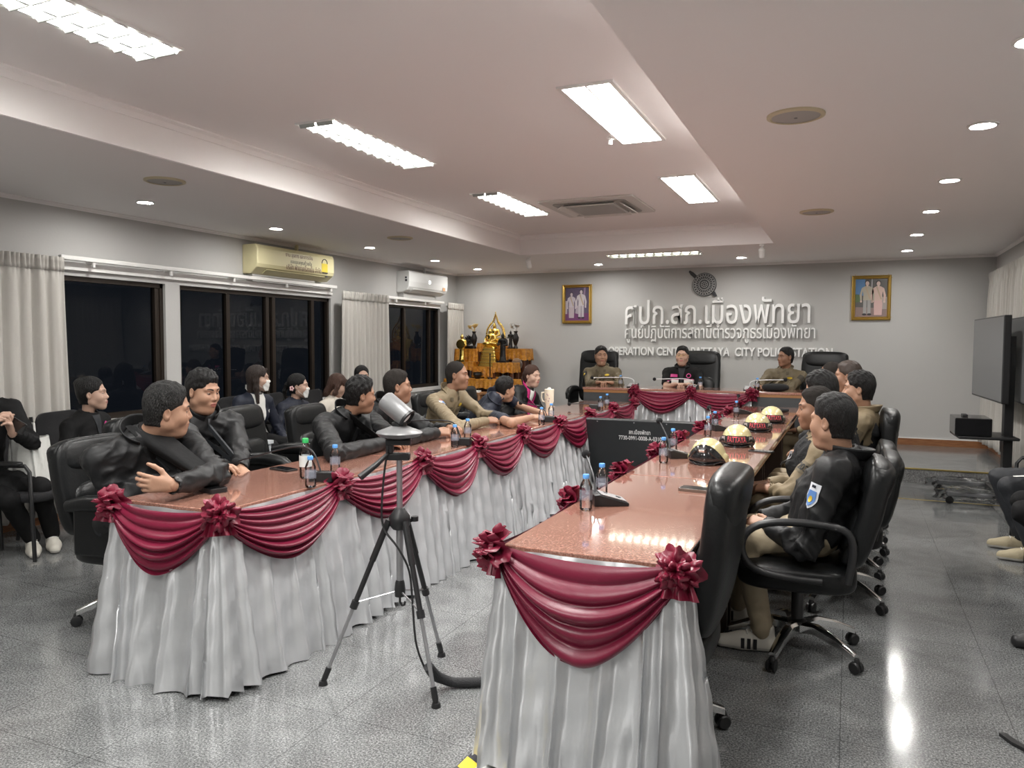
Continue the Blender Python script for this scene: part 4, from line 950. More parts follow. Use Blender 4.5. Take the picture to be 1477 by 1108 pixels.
b = BM(); cushion(b, 0.30, 0.24, 0.09, Matrix.Translation((0, 0, 0.045)), 0.75); o = obj('beret', b, M_felt, sharp=0); o.location = (-0.78, HY+0.17, HZ); tag(o, 'black cloth cap before the right officer on the head table', 'hat')

# ---------------------------------------------------------------- monitor between the tables
M_tvback = mat('monitor_back', (0.022, 0.024, 0.026), 0.42, bump=(120, 0.05)); M_tvscr = mat('monitor_screen', (0.01, 0.01, 0.011), 0.12)
t = thing('monitor', 'black back of a large monitor leaning between the table rows, stencilled number', 'monitor', (-1.70, 6.88, 0.0))
W2, H2 = 0.565, 0.68; tilt = math.radians(-19); M = Matrix.Translation((0, 0, 0.735)) @ Matrix.Rotation(tilt, 4, 'X') @ Matrix.Translation((0, 0, -H2))
M = Matrix.Translation((0, 0.0, 0.10)) @ Matrix.Translation((0, H2*math.sin(-tilt), 0)) @ Matrix.Rotation(-tilt, 4, 'X')
b = BM(); prism(b, rrect(2*W2, H2, 0.012), 0, 0.045, M @ Matrix.Translation((0, 0.045, H2/2)) @ XF); obj('casing', b, M_tvback, t, smooth=False, bevel=0.01)
b = BM(); prism(b, rrect(2*W2-0.03, H2-0.03, 0.008), -0.002, 0.0, M @ Matrix.Translation((0, 0.045, H2/2)) @ XF); obj('screen', b, M_tvscr, t, smooth=False)
b = BM(); box(b, 0.05, 0.09, -0.004, 0.0, 0.05, H2-0.24, M); obj('cable_groove', b, M_black, t, smooth=False)
b = BM()
for sx in (-0.45, -0.1, 0.2, 0.45): lathe(b, [(0.006, 0), (0.006, 0.002), (0, 0.002)], 8, M @ Matrix.Translation((sx, 0, H2-0.02)) @ XF)
lathe(b, [(0.01, 0), (0.01, 0.004), (0, 0.004)], 10, M @ Matrix.Translation((0.035, 0, H2-0.36)) @ XF); obj('screw', b, M_micsilver, t, smooth=False)
b = BM(); box(b, -0.35, 0.35, -0.16, 0.20, 0.0, 0.02); box(b, -0.05, 0.05, -0.02, 0.20, 0.02, 0.22); obj('stand', b, M_black, t, smooth=False)
T = lambda x, z: M @ Matrix.Translation((x, -0.0008, z)) @ XF
lettering('lettering', 'สภ.เมืองพัทยา', T(-0.055, H2-0.135), 0.058, 0.0015, M_letter, t, 0.20); lettering('lettering', '7730-0991-0008-A-0310', T(-0.055, H2-0.195), 0.058, 0.0015, M_letter, t, 0.40)
b = BM(); tube(b, [(-1.70, 9.05, 0.60), (-1.66, 9.0, 0.45), (-1.55, 8.93, 0.33), (-1.45, 8.9, 0.2)], 0.006, 6); o = obj('cable', b, M_black); tag(o, 'thin black cable hanging over the white skirt of the head table', 'cable')

# ---------------------------------------------------------------- tripod with conference camera
M_alu = mat('tripod_aluminium', (0.38, 0.38, 0.39), 0.3, 0.8); M_cams = mat('camera_silver', (0.17, 0.17, 0.173), 0.4, 0.2); M_lens = mat('lens_ring', (0.85, 0.85, 0.83), 0.2)
TC = Vector((-1.735, 2.77, 0)); t = thing('camera_tripod', 'aluminium tripod standing between the two table rows', 'tripod', TC)
feet = [Vector((-2.012, 2.602, 0))-TC, Vector((-1.477, 2.623, 0))-TC, Vector((-1.70, 3.07, 0))-TC]
for fpt in feet:
    d = fpt.normalized(); top = d*0.045+Vector((0, 0, 0.70)); lowp = Vector((fpt.x, fpt.y, 0.012)); m1 = top.lerp(lowp, 0.42); m2 = top.lerp(lowp, 0.52)
    b = BM(); tube(b, [top, top.lerp(lowp, 0.25)], 0.014, 10); tube(b, [top.lerp(lowp, 0.25), m2], 0.0115, 10); leg = obj('leg', b, M_black, t)
    b = BM(); tube(b, [m2, top.lerp(lowp, 0.95)], 0.0085, 10); obj('lower_tube', b, M_alu, leg)
    b = BM(); tube(b, [m2.lerp(top, 0.04), m2.lerp(lowp, 0.05)], 0.017, 10); obj('clamp', b, M_black, leg)
    b = BM(); tube(b, [top.lerp(lowp, 0.91), top.lerp(lowp, 0.97), lowp], [0.013, 0.013, 0.010], 10); lathe(b, [(0.02, -0.012), (0.016, 0.006)], 12, Matrix.Translation(lowp)); obj('foot', b, M_black, leg)
    b = BM(); tube(b, [Vector((0, 0, 0.395)), m2.lerp(top, 0.02)], 0.004, 6); obj('brace', b, M_alu, t)
b = BM(); lathe(b, [(0.03, 0.66), (0.045, 0.68), (0.045, 0.715), (0.025, 0.74), (0.02, 0.75)], 16); obj('shoulder', b, M_black, t)
b = BM(); tube(b, [(0, 0, 0.42), (0, 0, 0.70)], 0.015, 12); tube(b, [(0, 0, 0.70), (0, 0, 0.965)], 0.0125, 12); obj('centre_column', b, M_alu, t)
b = BM(); lathe(b, [(0.022, 0.37), (0.024, 0.40), (0.02, 0.43), (0.016, 0.44)], 14); obj('brace_collar', b, M_black, t)
b = BM(); tube(b, [(0, 0, 0.37), (0, 0, 0.345), (0.01, 0, 0.33), (0.022, 0, 0.335), (0.026, 0, 0.35)], 0.005, 8); obj('hook', b, M_black, t)
lat = Vector((math.cos(YAW), math.sin(YAW), 0)); dep = Vector((-math.sin(YAW), math.cos(YAW), 0))
hb = basis_mat(lat, dep, Vector((0, 0, 1)), Vector((0, 0, 0)))
b = BM(); box(b, -0.055, 0.045, -0.022, 0.022, 0.955, 0.985, hb); box(b, -0.055, -0.025, -0.022, 0.022, 0.985, 1.03, hb); box(b, -0.055, 0.05, -0.028, 0.028, 1.02, 1.045, hb); obj('pan_head', b, M_black, t, bevel=0.005)
b = BM(); tube(b, [hb @ Vector((-0.045, -0.02, 0.985)), hb @ Vector((-0.085, -0.05, 0.945)), hb @ Vector((-0.15, -0.09, 0.895))], [0.008, 0.012, 0.015], 10); obj('pan_handle', b, M_black, t)
b = BM(); tube(b, [(0.02, 0.03, 0.685), (0.05, 0.04, 0.70)], 0.008, 8); lathe(b, [(0.016, 0), (0.016, 0.02)], 10, Matrix.Translation((0.05, 0.04, 0.69))); obj('crank', b, M_black, t)
c = thing('conference_camera', 'silver swivelling conference camera mounted on the tripod', 'camera', TC+Vector((0, 0, 1.045)))
b = BM(); lathe(b, [(0.03, 0), (0.085, 0.012), (0.098, 0.026), (0.094, 0.032), (0.05, 0.048), (0.03, 0.056)], 32); obj('base', b, M_cams, c)
b = BM(); lathe(b, [(0.032, 0.05), (0.032, 0.068), (0.02, 0.075)], 20); obj('swivel', b, M_black, c)
ax = (lat*0.80-dep*0.25+Vector((0, 0, -0.62))).normalized(); cm = look_mat(lat, ax).to_4x4(); cen = Vector((0, 0, 0.125))-lat*0.012
sdv, upv = frame_from(ax); A = basis_mat(sdv, ax.cross(sdv), ax, cen)
b = BM(); lathe(b, [(0.0, -0.07), (0.035, -0.069), (0.042, -0.06), (0.042, 0.058)], 28, A, cap=False); obj('barrel', b, M_cams, c)
b = BM(); lathe(b, [(0.042, 0.056), (0.0425, 0.066), (0.036, 0.07), (0.034, 0.055), (0, 0.05)], 28, A, cap=False); hd = obj('lens_housing', b, M_black, c)
b = BM(); lathe(b, [(0.030, 0.056), (0.022, 0.061), (0.012, 0.057), (0, 0.056)], 20, A, cap=False); obj('lens', b, M_lens, hd)
b = BM(); P0 = hb @ Vector((-0.04, -0.02, 1.03))+TC
cab = [P0, P0+Vector((-.01, -.02, -.1)), P0+Vector((-.03, -.02, -.3)), TC+Vector((-.04, -.06, .66)), TC+Vector((.02, -.05, .60)), TC+Vector((.07, -.03, .50)), TC+Vector((.10, -.06, .35)), TC+Vector((.13, -.09, .20)), TC+Vector((.18, -.06, .06)), TC+Vector((.22, 0.02, .015))]
fine = []
for i in range(len(cab)-1):
    for k in range(5): fine.append(cab[i].lerp(cab[i+1], k/5))
for _ in range(4): fine = [fine[0]]+[(fine[i-1]+fine[i]*2+fine[i+1])/4 for i in range(1, len(fine)-1)]+[fine[-1]]
tube(b, fine, 0.0045, 6); o = obj('cable', b, M_black); tag(o, 'thin black cable hanging down the tripod from its camera', 'cable')
b = BM(); sl = [fine[-1]+Vector((-.03, -.08, .10)), fine[-1]+Vector((-.02, -.03, .04)), Vector((-1.50, 2.80, .022)), Vector((-1.38, 2.86, .022)), Vector((-1.22, 3.0, .022)), Vector((-1.0, 3.15, .022))]
fine2 = []
for i in range(len(sl)-1):
    for k in range(7): fine2.append(sl[i].lerp(sl[i+1], k/7))
for _ in range(4): fine2 = [fine2[0]]+[(fine2[i-1]+fine2[i]*2+fine2[i+1])/4 for i in range(1, len(fine2)-1)]+[fine2[-1]]
tube(b, fine2, 0.021, 10); o = obj('cable_sleeve', b, mat('woven_sleeve', (0.018, 0.018, 0.02), 0.7, bump=(200, 0.5))); tag(o, 'thick black cable sleeve running from the tripod under the white skirt', 'cable')
# hazard tape and strap on the floor
b = BM(); box(b, 0, 0.55, -0.03, 0.03, 0, 0.0012); o = obj('hazard_tape', b, [mat('tape_yellow', (0.75, 0.55, 0.03), 0.5), M_dk], smooth=False)
bm2 = BM(); 
for k in range(8): 
    x = k*0.07; v = [bm2.verts.new(q) for q in ((x, -0.03, 0.0013), (x+0.07, -0.03, 0.0013), (x+0.10, 0.03, 0.0013), (x+0.03, 0.03, 0.0013))]; f = bm2.faces.new(v); f.material_index = k % 2
bm2.to_mesh(o.data); bm2.free(); e = aZ(712, 1068, 0.0); s = aZ(672, 1108, 0.0); o.location = (e.x, e.y, 0.0005); o.rotation_euler.z = math.atan2(s.y-e.y, s.x-e.x); tag(o, 'yellow and black hazard tape on the floor at the right skirt corner', 'tape')
o = bpy.data.objects.new('floor_paper', None)
b = BM(); p = aZ(708, 1098, 0.0); box(b, -0.02, 0.16, -0.10, 0.02, 0, 0.001); o = obj('paper_sheet', b, M_paper, smooth=False); o.location = (p.x, p.y-0.02, 0.0005); o.rotation_euler.z = -0.5; tag(o, 'white sheet on the floor peeking from under the near right skirt', 'paper')
b = BM(); pts = [aZ(1446, 1057, .012), aZ(1453, 1062, .014), aZ(1464, 1070, .014), aZ(1480, 1078, .014), aZ(1500, 1084, .014)]; prev = None
for i, q in enumerate(pts):
    d = (pts[min(i+1, 4)]-pts[max(i-1, 0)]).normalized(); s = Vector((-d.y, d.x, 0)); r = [b.verts.new(q+s*0.013), b.verts.new(q-s*0.013), b.verts.new(q-s*0.013-Vector((0, 0, 0.012))), b.verts.new(q+s*0.013-Vector((0, 0, 0.012)))]
    if prev:
        for k in range(4): b.faces.new((prev[k], prev[(k+1) % 4], r[(k+1) % 4], r[k]))
    prev = r
o = obj('black_strap', b, M_black, smooth=False); tag(o, 'black webbing strap end lying on the floor at lower right corner', 'strap')

# ---------------------------------------------------------------- televisions on carts at the right wall
M_tv = mat('television_screen', (0.135, 0.138, 0.14), 0.32, spec=0.4)
def tv_cart(label, x, y, ang, w, h, zc, reach=0.34):
    t = thing('television_cart', label, 'television', (x, y, 0), math.radians(ang), 'televisions on wheeled carts')
    # screen faces local -x
    b = BM(); box(b, 0.0, 0.055, -w/2, w/2, zc-h/2, zc+h/2); obj('casing', b, M_black, t, smooth=False, bevel=0.006)
    b = BM(); box(b, -0.003, 0.0, -w/2+0.012, w/2-0.012, zc-h/2+0.016, zc+h/2-0.012); obj('screen', b, M_tv, t, smooth=False)
    b = BM(); box(b, 0.06, 0.13, -0.50, -0.40, 0.09, zc+0.2); obj('pole', b, M_black, t, smooth=False, bevel=0.004)
    for sy in (-1, 1):
        b = BM(); box(b, -reach, 0.24, sy*0.32-0.03, sy*0.32+0.03, 0.075, 0.115); ft = obj('foot', b, M_grey, t, smooth=False, bevel=0.01)
        for xx in (0.03-reach, 0.21):
            b = BM(); lathe(b, [(0, -0.012), (0.034, -0.012), (0.036, 0), (0.034, 0.012), (0, 0.012)], 18, Matrix.Translation((xx, sy*0.32, 0.037)) @ Matrix.Rotation(math.pi/2, 4, 'X')); lathe(b, [(0.016, 0.05), (0.016, 0.078)], 10, Matrix.Translation((xx, sy*0.32, 0))); obj('wheel', b, M_black, ft)
    b = BM(); box(b, 0.075, 0.115, -0.52, 0.35, 0.08, 0.115); obj('crossbar', b, M_black, t, smooth=False)
    b = BM(); box(b, 0.055, 0.12, -0.55, 0.25, zc-0.1, zc+0.1); obj('screen_bracket', b, M_black, t, smooth=False)
    return t
def look_down(*a): pass
t = tv_cart('large grey screened television on a wheeled cart by the curtained right wall', 1.16, 8.30, 2.0, 1.36, 0.755, 1.325)
b = BM(); box(b, -0.30, 0.16, -0.62, -0.12, 0.63, 0.655); box(b, 0.06, 0.12, -0.40, -0.34, 0.50, 0.64); obj('shelf', b, M_black, t, smooth=False, bevel=0.01)
tv_cart('television at the right edge of view, nearer and partly out of the picture', 1.33, 7.70, 0.0, 1.30, 0.74, 1.32, 0.0)
b = BM(); box(b, -0.13, 0.15, -0.24, 0.17, 0.0, 0.155); o = obj('equipment_box', b, mat('glossy_black', (0.01, 0.01, 0.011), 0.15), smooth=False, bevel=0.008); o.location = (0.985, 7.93, 0.657); tag(o, 'glossy black equipment box on the shelf of the television cart', 'box')
b = BM()
for k in range(4): box(b, -0.02, 0.02, -0.012+k*0.035, 0.012+k*0.035, 0, 0.018)
o = obj('remote_control', b, M_black, smooth=False, bevel=0.003); o.location = (0.95, 7.86, 0.813); tag(o, 'black remote control pad lying on the equipment box', 'remote control')
# clear plastic wrap over the cart feet
M_wrap = glass_mat('crinkled_plastic_wrap', refl=1.0, rough=0.12, ior=1.6, trans=(0.86, 0.87, 0.87))
def wrap(c, sx, sy, sz, label, seed):
    rnd = random.Random(seed); b = BM(); n = 26
    ph = [rnd.uniform(0, 6) for _ in range(8)]
    def f(u, v):
        a = 2*math.pi*u; q = v*math.pi; d = 1+0.10*math.sin(7*a+ph[0]+5*v)+0.08*math.sin(13*a+9*v+ph[1])+0.06*math.sin(23*v+ph[2]+3*a)
        return Vector((c[0]+sx*sq(math.cos(a), .6)*sq(math.sin(q), .5)*d, c[1]+sy*sq(math.sin(a), .6)*sq(math.sin(q), .5)*d, max(0.004, c[2]+sz*sq(math.cos(q), .6)*d)))
    grid(b, f, 48, 20); o = obj('plastic_wrap', b, M_wrap, sharp=25); tag(o, label, 'plastic wrap', 'plastic wraps on the cart feet')
wrap((1.02, 7.99, 0.09), 0.26, 0.075, 0.055, 'crinkled clear plastic wrapped around the nearer foot of the television cart', 3)
wrap((1.0, 8.63, 0.09), 0.26, 0.075, 0.055, 'crinkled clear plastic wrapped around the farther foot of the television cart', 4)
# ---------------------------------------------------------------- people
def skin(tone): 
    c = {'mid': (0.36, 0.205, 0.135), 'tan': (0.27, 0.143, 0.09), 'fair': (0.48, 0.31, 0.235)}[tone]
    return mat('skin_'+tone, c, 0.48, spec=0.4, bump=(160, 0.06))
M_lip = {'mid': mat('lips_mid', (0.30, 0.11, 0.085), 0.4), 'tan': mat('lips_tan', (0.22, 0.085, 0.065), 0.4), 'fair': mat('lips_fair', (0.42, 0.17, 0.15), 0.4)}
M_eye = mat('eye_white', (0.62, 0.60, 0.57), 0.25); M_iris = mat('dark_iris', (0.012, 0.008, 0.006), 0.1)
M_hair = mat('black_hair', (0.005, 0.0045, 0.0045), 0.40, spec=0.34, bump=(60, 1.0, (5, 5, 0.8)))
M_hairg = mat('greying_hair', (0.03, 0.03, 0.03), 0.55, spec=0.2, bump=(70, 0.9, (6, 6, 1))); ramp_tex(M_hairg, 'noise', 90, [(0.48, (0.006, 0.006, 0.006)), (0.70, (0.10, 0.098, 0.095))], mscale=(4, 4, 1))
M_hairb = mat('brown_hair', (0.055, 0.022, 0.012), 0.42, bump=(70, 0.9, (6, 6, 1)))
M_stub = mat('cropped_hair', (0.022, 0.019, 0.017), 0.8, spec=0.15, bump=(300, 0.6))
def fabric(name, col, rough=0.6, spec=0.35, bump=(55, 0.12)): return mat(name, col, rough, spec=spec, bump=bump)
M_jkt = fabric('black_nylon', (0.012, 0.0122, 0.013), 0.50, 0.28, (30, 0.15)); M_khaki = fabric('khaki_uniform', (0.205, 0.160, 0.098)); M_khakid = fabric('khaki_uniform_dark', (0.135, 0.108, 0.066))
M_navy = fabric('navy_cloth', (0.011, 0.014, 0.026)); M_blk = fabric('black_cloth', (0.007, 0.007, 0.0075), 0.75, 0.2); M_wht = fabric('white_cloth', (0.70, 0.69, 0.66)); M_knit = fabric('cream_knit', (0.62, 0.57, 0.50), 0.85)
M_mag = fabric('magenta_cloth', (0.42, 0.02, 0.14)); M_pink = mat('pink_badge', (0.62, 0.06, 0.26), 0.5); M_beige = fabric('beige_trousers', (0.34, 0.28, 0.19)); M_vest = fabric('tactical_vest', (0.013, 0.013, 0.014), 0.8, 0.3, (80, 0.4))
M_dkgrey = fabric('charcoal_trousers', (0.022, 0.024, 0.028)); M_shoew = mat('white_shoe', (0.66, 0.63, 0.56), 0.6); M_shoeb = mat('black_shoe', (0.015, 0.015, 0.016), 0.4); M_shoet = mat('tan_shoe', (0.42, 0.36, 0.24), 0.7, bump=(60, 0.3)); M_sole = mat('shoe_sole', (0.5, 0.48, 0.44), 0.7)
M_badge = mat('yellow_badge', (0.65, 0.45, 0.05), 0.35, 0.4); M_patchw = mat('white_patch', (0.6, 0.62, 0.66), 0.6); M_patchb = mat('blue_patch', (0.10, 0.22, 0.50), 0.6); M_patchr = mat('red_patch', (0.5, 0.06, 0.07), 0.6)

def sph_patch(c, r, e0, e1, a0, a1, ne=6, na=12, sx=1.0):
    """piece of a sphere facing +y: elevation e0..e1, azimuth a0..a1 in degrees"""
    E = np.radians(np.linspace(e0, e1, ne+1)); A = np.radians(np.linspace(a0, a1, na+1)); vs = []
    for e in E:
        for a in A: vs.append((c[0]+sx*r*math.cos(e)*math.sin(a), c[1]+r*math.cos(e)*math.cos(a), c[2]+r*math.sin(e)))
    Q = [(i*(na+1)+j, i*(na+1)+j+1, (i+1)*(na+1)+j+1, (i+1)*(na+1)+j) for i in range(ne) for j in range(na)]
    return np.array(vs), np.array(Q)
class Bag:
    def __init__(s): s.v, s.q, s.m, s.n = [], [], [], 0
    def add(s, vs, Q, m):
        if len(vs) == 0: return
        s.v.append(np.asarray(vs, float)); s.q.append(np.asarray(Q)+s.n); s.m.append(np.full(len(Q), m) if np.isscalar(m) else m); s.n += len(vs)
    def mesh(s, name, base): return np_mesh(name, np.concatenate(s.v)-npv(base), np.concatenate(s.q), np.concatenate(s.m))
def bvh_of(vs, Q): return BVHTree.FromPolygons(vs.tolist(), Q.tolist())

def head_parts(nk, h=0.0036, fat=0.0, fem=0, jaw=1.0, mouth=0.0):
    """nk: neck base in head space. Returns list of (verts, quads, material index) in head space"""
    f = Field((-0.105, -0.135, -0.15), (0.105, 0.135, 0.135), h)
    nk = npv(nk); lo = np.minimum(f.lo, nk-0.08); hi = np.maximum([0.105, 0.135, 0.135], nk+0.08); hi[2] = 0.135
    f = Field(lo, hi, h)
    f.ell((0, -0.016, 0.034), (0.0755, 0.094, 0.084)); f.ell((0, -0.045, 0.0), (0.064, 0.058, 0.068), 0.03)
    f.ell((0, 0.030, -0.025), (0.060+.010*fat, 0.060, 0.082), 0.03)
    f.cone((0.044*jaw+.006*fat, 0.005, -0.060), (0, 0.060, -0.092), 0.024+.008*fat, 0.020+.006*fat, 0.03); f.cone((-0.044*jaw-.006*fat, 0.005, -0.060), (0, 0.060, -0.092), 0.024+.008*fat, 0.020+.006*fat, 0.03)
    f.ell((0, 0.067, -0.096), (0.020, 0.018, 0.016), 0.02)
    if fat: f.ell((0, 0.02, -0.108), (0.05, 0.05, 0.025), 0.03)
    for s in (-1, 1):
        f.ell((0.040*s, 0.052, -0.030), (0.025+.006*fat, 0.030, 0.026), 0.03)
        f.ell((0.031*s, 0.097, 0.000), (0.019, 0.016, 0.011), 0.016, cut=True)
        f.cone((0.010*s, 0.083, 0.022), (0.048*s, 0.068, 0.022), 0.009, 0.009, 0.016)
    f.cone((0, 0.080, 0.010), (0, 0.101, -0.028), 0.0075, 0.0115, 0.014)
    for s in (-1, 1): f.ell((0.0115*s, 0.092, -0.033), (0.0085, 0.010, 0.007), 0.008)
    f.ell((0, 0.078, -0.062), (0.028, 0.018, 0.020), 0.02)
    f.ell((0, 0.0945, -0.0575), (0.022+.003*fem, 0.007, 0.0052), 0.005); f.ell((0, 0.0925, -0.0685-mouth), (0.018+.002*fem, 0.0075, 0.006), 0.005)
    f.cone((-0.02, 0.1005, -0.0630-mouth/2), (0.02, 0.1005, -0.0630-mouth/2), 0.0022, 0.0022, 0.003, cut=True)
    for s in (-1, 1):
        R = np.array(Matrix.Rotation(math.radians(-14*s), 3, 'Z') @ Matrix.Rotation(math.radians(10), 3, 'X'))
        f.ell((0.0785*s, -0.012, -0.008), (0.0075, 0.019, 0.031), 0.006, R); f.ell((0.0865*s, -0.008, -0.004), (0.006, 0.011, 0.018), 0.004, R, cut=True)
    nr = (0.049 if fem else 0.055)+0.006*fat
    f.cone((0, -0.026, -0.060), nk, nr, nr*0.80, 0.03)
    vs, Q = f.nets(1); c = vs[Q].mean(1)
    lip = ((c[:, 0]/0.024)**2+((c[:, 2]+0.063)/(0.0105+mouth))**2 < 1) & (c[:, 1] > 0.088)
    out = [(vs, Q, lip.astype(int))]; bv = bvh_of(vs, Q)
    def hit(x, z, y=0.2):
        r = bv.ray_cast(Vector((x, y, z)), Vector((0, -1, 0))); return r[0].y if r[0] else 0.08
    for s in (-1, 1):
        ey = hit(0.0315*s, 0.0)-0.0085; e = (0.0315*s, ey, 0.0)
        out.append((*sph_patch(e, 0.0125, -35, 35, -75, 75), 2)); out.append((*sph_patch((e[0]+0.001*s, ey+0.0075, 0.0), 0.0056, 0, 90, -180, 180, 4, 12), 3) if False else (*sph_patch(e, 0.0130, -24, 22, -22, 22, 4, 6), 3))
        out.append((*sph_patch(e, 0.0144, 9, 80, -80, 80, sx=1.12), 0)); out.append((*sph_patch(e, 0.0141, -80, -15, -80, 80, sx=1.12), 0)); out.append((*sph_patch(e, 0.0149, 6, 13, -72, 72, 1, 12, sx=1.13), 4))
        bvs, bq = [], []; n = 9
        for i in range(n+1):
            t = i/n; x = s*(0.013+0.038*t); z = 0.0215+0.0065*math.sin(t*2.2)-0.003*t; w = (0.0044 if not fem else 0.0030)*(1-0.65*t)*(0.6+0.4*min(1, t*5))
            for d in (-w, w): bvs.append((x, hit(x, z+d)+0.0012, z+d))
        for i in range(n): bq.append((2*i, 2*i+2, 2*i+3, 2*i+1))
        out.append((np.array(bvs), np.array(bq), 4))
    return out, bv
def hair_parts(style, nk, h=0.0045, seed=0, fat=0.0):
    f = Field((-0.15, -0.19, -0.46 if style in ('long',) else -0.26), (0.15, 0.16, 0.16), h); fx = 0.004*fat
    th = {'buzz': 0.0025, 'fade': 0.005, 'short': 0.0065, 'spiky': 0.009, 'crop': 0.008}.get(style, 0.010)
    f.ell((0, -0.020, 0.036), (0.0755+th+fx, 0.094+th, 0.084+th)); f.ell((0, -0.047, 0.0), (0.064+th*0.8+fx, 0.058+th*0.7, 0.066), 0.02)
    if style in ('spiky', 'crop', 'fade'): f.ell((0, -0.004, 0.082), (0.068, 0.078, 0.046 if style != 'fade' else 0.038), 0.02)
    if style == 'short': f.ell((0, -0.006, 0.080), (0.068, 0.076, 0.044), 0.02)
    if style not in ('long', 'bob'):
        nr = 0.058+0.007*fat; f.cone((0, -0.036, -0.005), (0, -0.038, -0.060), nr+0.0075, nr+0.003, 0.02)
        f.ell((0, 0.078, -0.055), (0.14, 0.070, 0.072), 0.020, cut=True)
    f.ell((0, 0.108, -0.030), (0.070, 0.066, 0.114 if style not in ('crop',) else 0.097), 0.022, cut=True)
    for s in (-1, 1):
        f.ell((0.085*s, 0.052, -0.035), (0.045, 0.052, 0.062), 0.018, cut=True)
        if style not in ('long', 'bob'): f.ell((0.090*s, -0.002, -0.045), (0.04, 0.028, 0.056), 0.006, cut=True); f.ell((0.046*s, 0.10, 0.045), (0.030, 0.034, 0.032), 0.015, cut=True)
    if style not in ('long', 'bob'): f.cone((-0.3, -0.06, -0.155), (0.3, -0.06, -0.155), 0.083, 0.083, 0.010, cut=True)
    if style == 'bob' or style == 'long':
        L = -0.10 if style == 'bob' else -0.27
        f.cone((0, -0.055, 0.0), (0, -0.085, L), 0.078, 0.060, 0.03, flat=((0, 1, 0), 0.65))
        for s in (-1, 1): f.chain([(0.062*s, 0.004, 0.045), (0.082*s, -0.004, -0.02), (0.085*s, -0.004, -0.09), (0.088*s, 0.01, L*0.8)], [0.026, 0.023, 0.026, 0.018], 0.02, None)
        f.cone((-0.012, 0.075, 0.085), (0.058, 0.062, 0.028), 0.010, 0.012, 0.012); f.cone((-0.012, 0.075, 0.085), (-0.058, 0.062, 0.028), 0.010, 0.012, 0.012)
    if style == 'tied':
        f.ell((0, -0.118, 0.010), (0.034, 0.034, 0.036), 0.012); f.chain([(0, -0.13, 0.005), (0, -0.15, -0.05), (0, -0.14, -0.13)], [0.022, 0.024, 0.010], 0.012)
    if style == 'updo': f.ell((0, -0.085, 0.075), (0.05, 0.045, 0.04), 0.02)
    vs, Q = f.nets(1); n = vnormals(vs, Q); a = seed*1.7
    w = np.sin(vs[:, 0]*150+a+2*np.sin(vs[:, 2]*60))*np.sin(vs[:, 1]*120+a*2+2*np.sin(vs[:, 0]*70)); amp = {'buzz': 0.0004, 'fade': 0.0018, 'spiky': 0.0075, 'short': 0.0034, 'crop': 0.0050}.get(style, 0.0012)
    if style in ('long', 'bob', 'tied', 'updo'): w = np.sin(np.arctan2(vs[:, 0], -vs[:, 1]-0.01)*34+3*np.sin(vs[:, 2]*25+a)); amp = 0.0020
    top = np.clip((vs[:, 2]-0.02)/0.08, 0.25, 1) if style not in ('long', 'bob') else 1.0
    return vs+n*(amp*w*top)[:, None], Q
HANDS = {}
def hand_parts(kind):
    """left hand, wrist at the origin, fingers along +y, back of the hand +z, thumb on +x"""
    if kind in HANDS: return HANDS[kind]
    curl = {'relaxed': (22, 28, 18), 'flat': (6, 8, 6), 'grip': (52, 62, 40), 'fist': (75, 85, 55), 'cup': (38, 38, 24)}[kind]
    f = Field((-0.085, -0.10, -0.11), (0.095, 0.21, 0.06), 0.0036)
    f.cone((0, -0.012, 0), (0, 0.01, 0), 0.026, 0.025, 0.0, ((0, 0, 1), 0.78))
    for x, y in ((0.024, 0.088), (0.008, 0.093), (-0.009, 0.091), (-0.025, 0.083)): f.cone((x*0.5, 0.012, 0), (x, y-0.006, 0.002), 0.017, 0.0125, 0.012, ((0, 0, 1), 0.85))
    f.ell((0.022, 0.035, -0.008), (0.015, 0.027, 0.014), 0.012)
    for k, (x, y, L, spread) in enumerate(((0.029, 0.090, 0.072, 7), (0.0095, 0.095, 0.080, 2), (-0.0105, 0.093, 0.075, -3), (-0.029, 0.084, 0.059, -9))):
        p = np.array((x, y, 0.0)); a = 0; sp = math.radians(spread); r = [0.0100, 0.0090, 0.0083, 0.0070]; extra = (k-1.5)*4
        for i, fr in enumerate((0.44, 0.31, 0.25)):
            a += math.radians(curl[i]+extra); d = np.array((math.sin(sp)*math.cos(a), math.cos(a)*math.cos(sp), -math.sin(a))); q = p+d*L*fr
            f.cone(p, q, r[i]*(0.9 if k == 3 else 1), r[i+1]*(0.9 if k == 3 else 1), 0.004); p = q
    t = np.array((0.026, 0.022, -0.006)); dirs = {'flat': ((.80, .60, -.05), (.62, .78, 0), (.55, .83, 0)), 'grip': ((.62, .66, -.42), (.2, .85, -.48), (-.1, .9, -.4)), 'fist': ((.45, .75, -.48), (-.1, .85, -.5), (-.5, .8, -.3))}.get(kind, ((.72, .64, -.26), (.45, .86, -.25), (.3, .93, -.2)))
    for d, L, r0, r1 in zip(dirs, (0.042, 0.034, 0.026), (0.0140, 0.0112, 0.0100), (0.0112, 0.0100, 0.0078)):
        q = t+npv(d)/np.linalg.norm(d)*L; f.cone(t, q, r0, r1, 0.006); t = q
    HANDS[kind] = f.nets(1); return HANDS[kind]
SHOE = {}
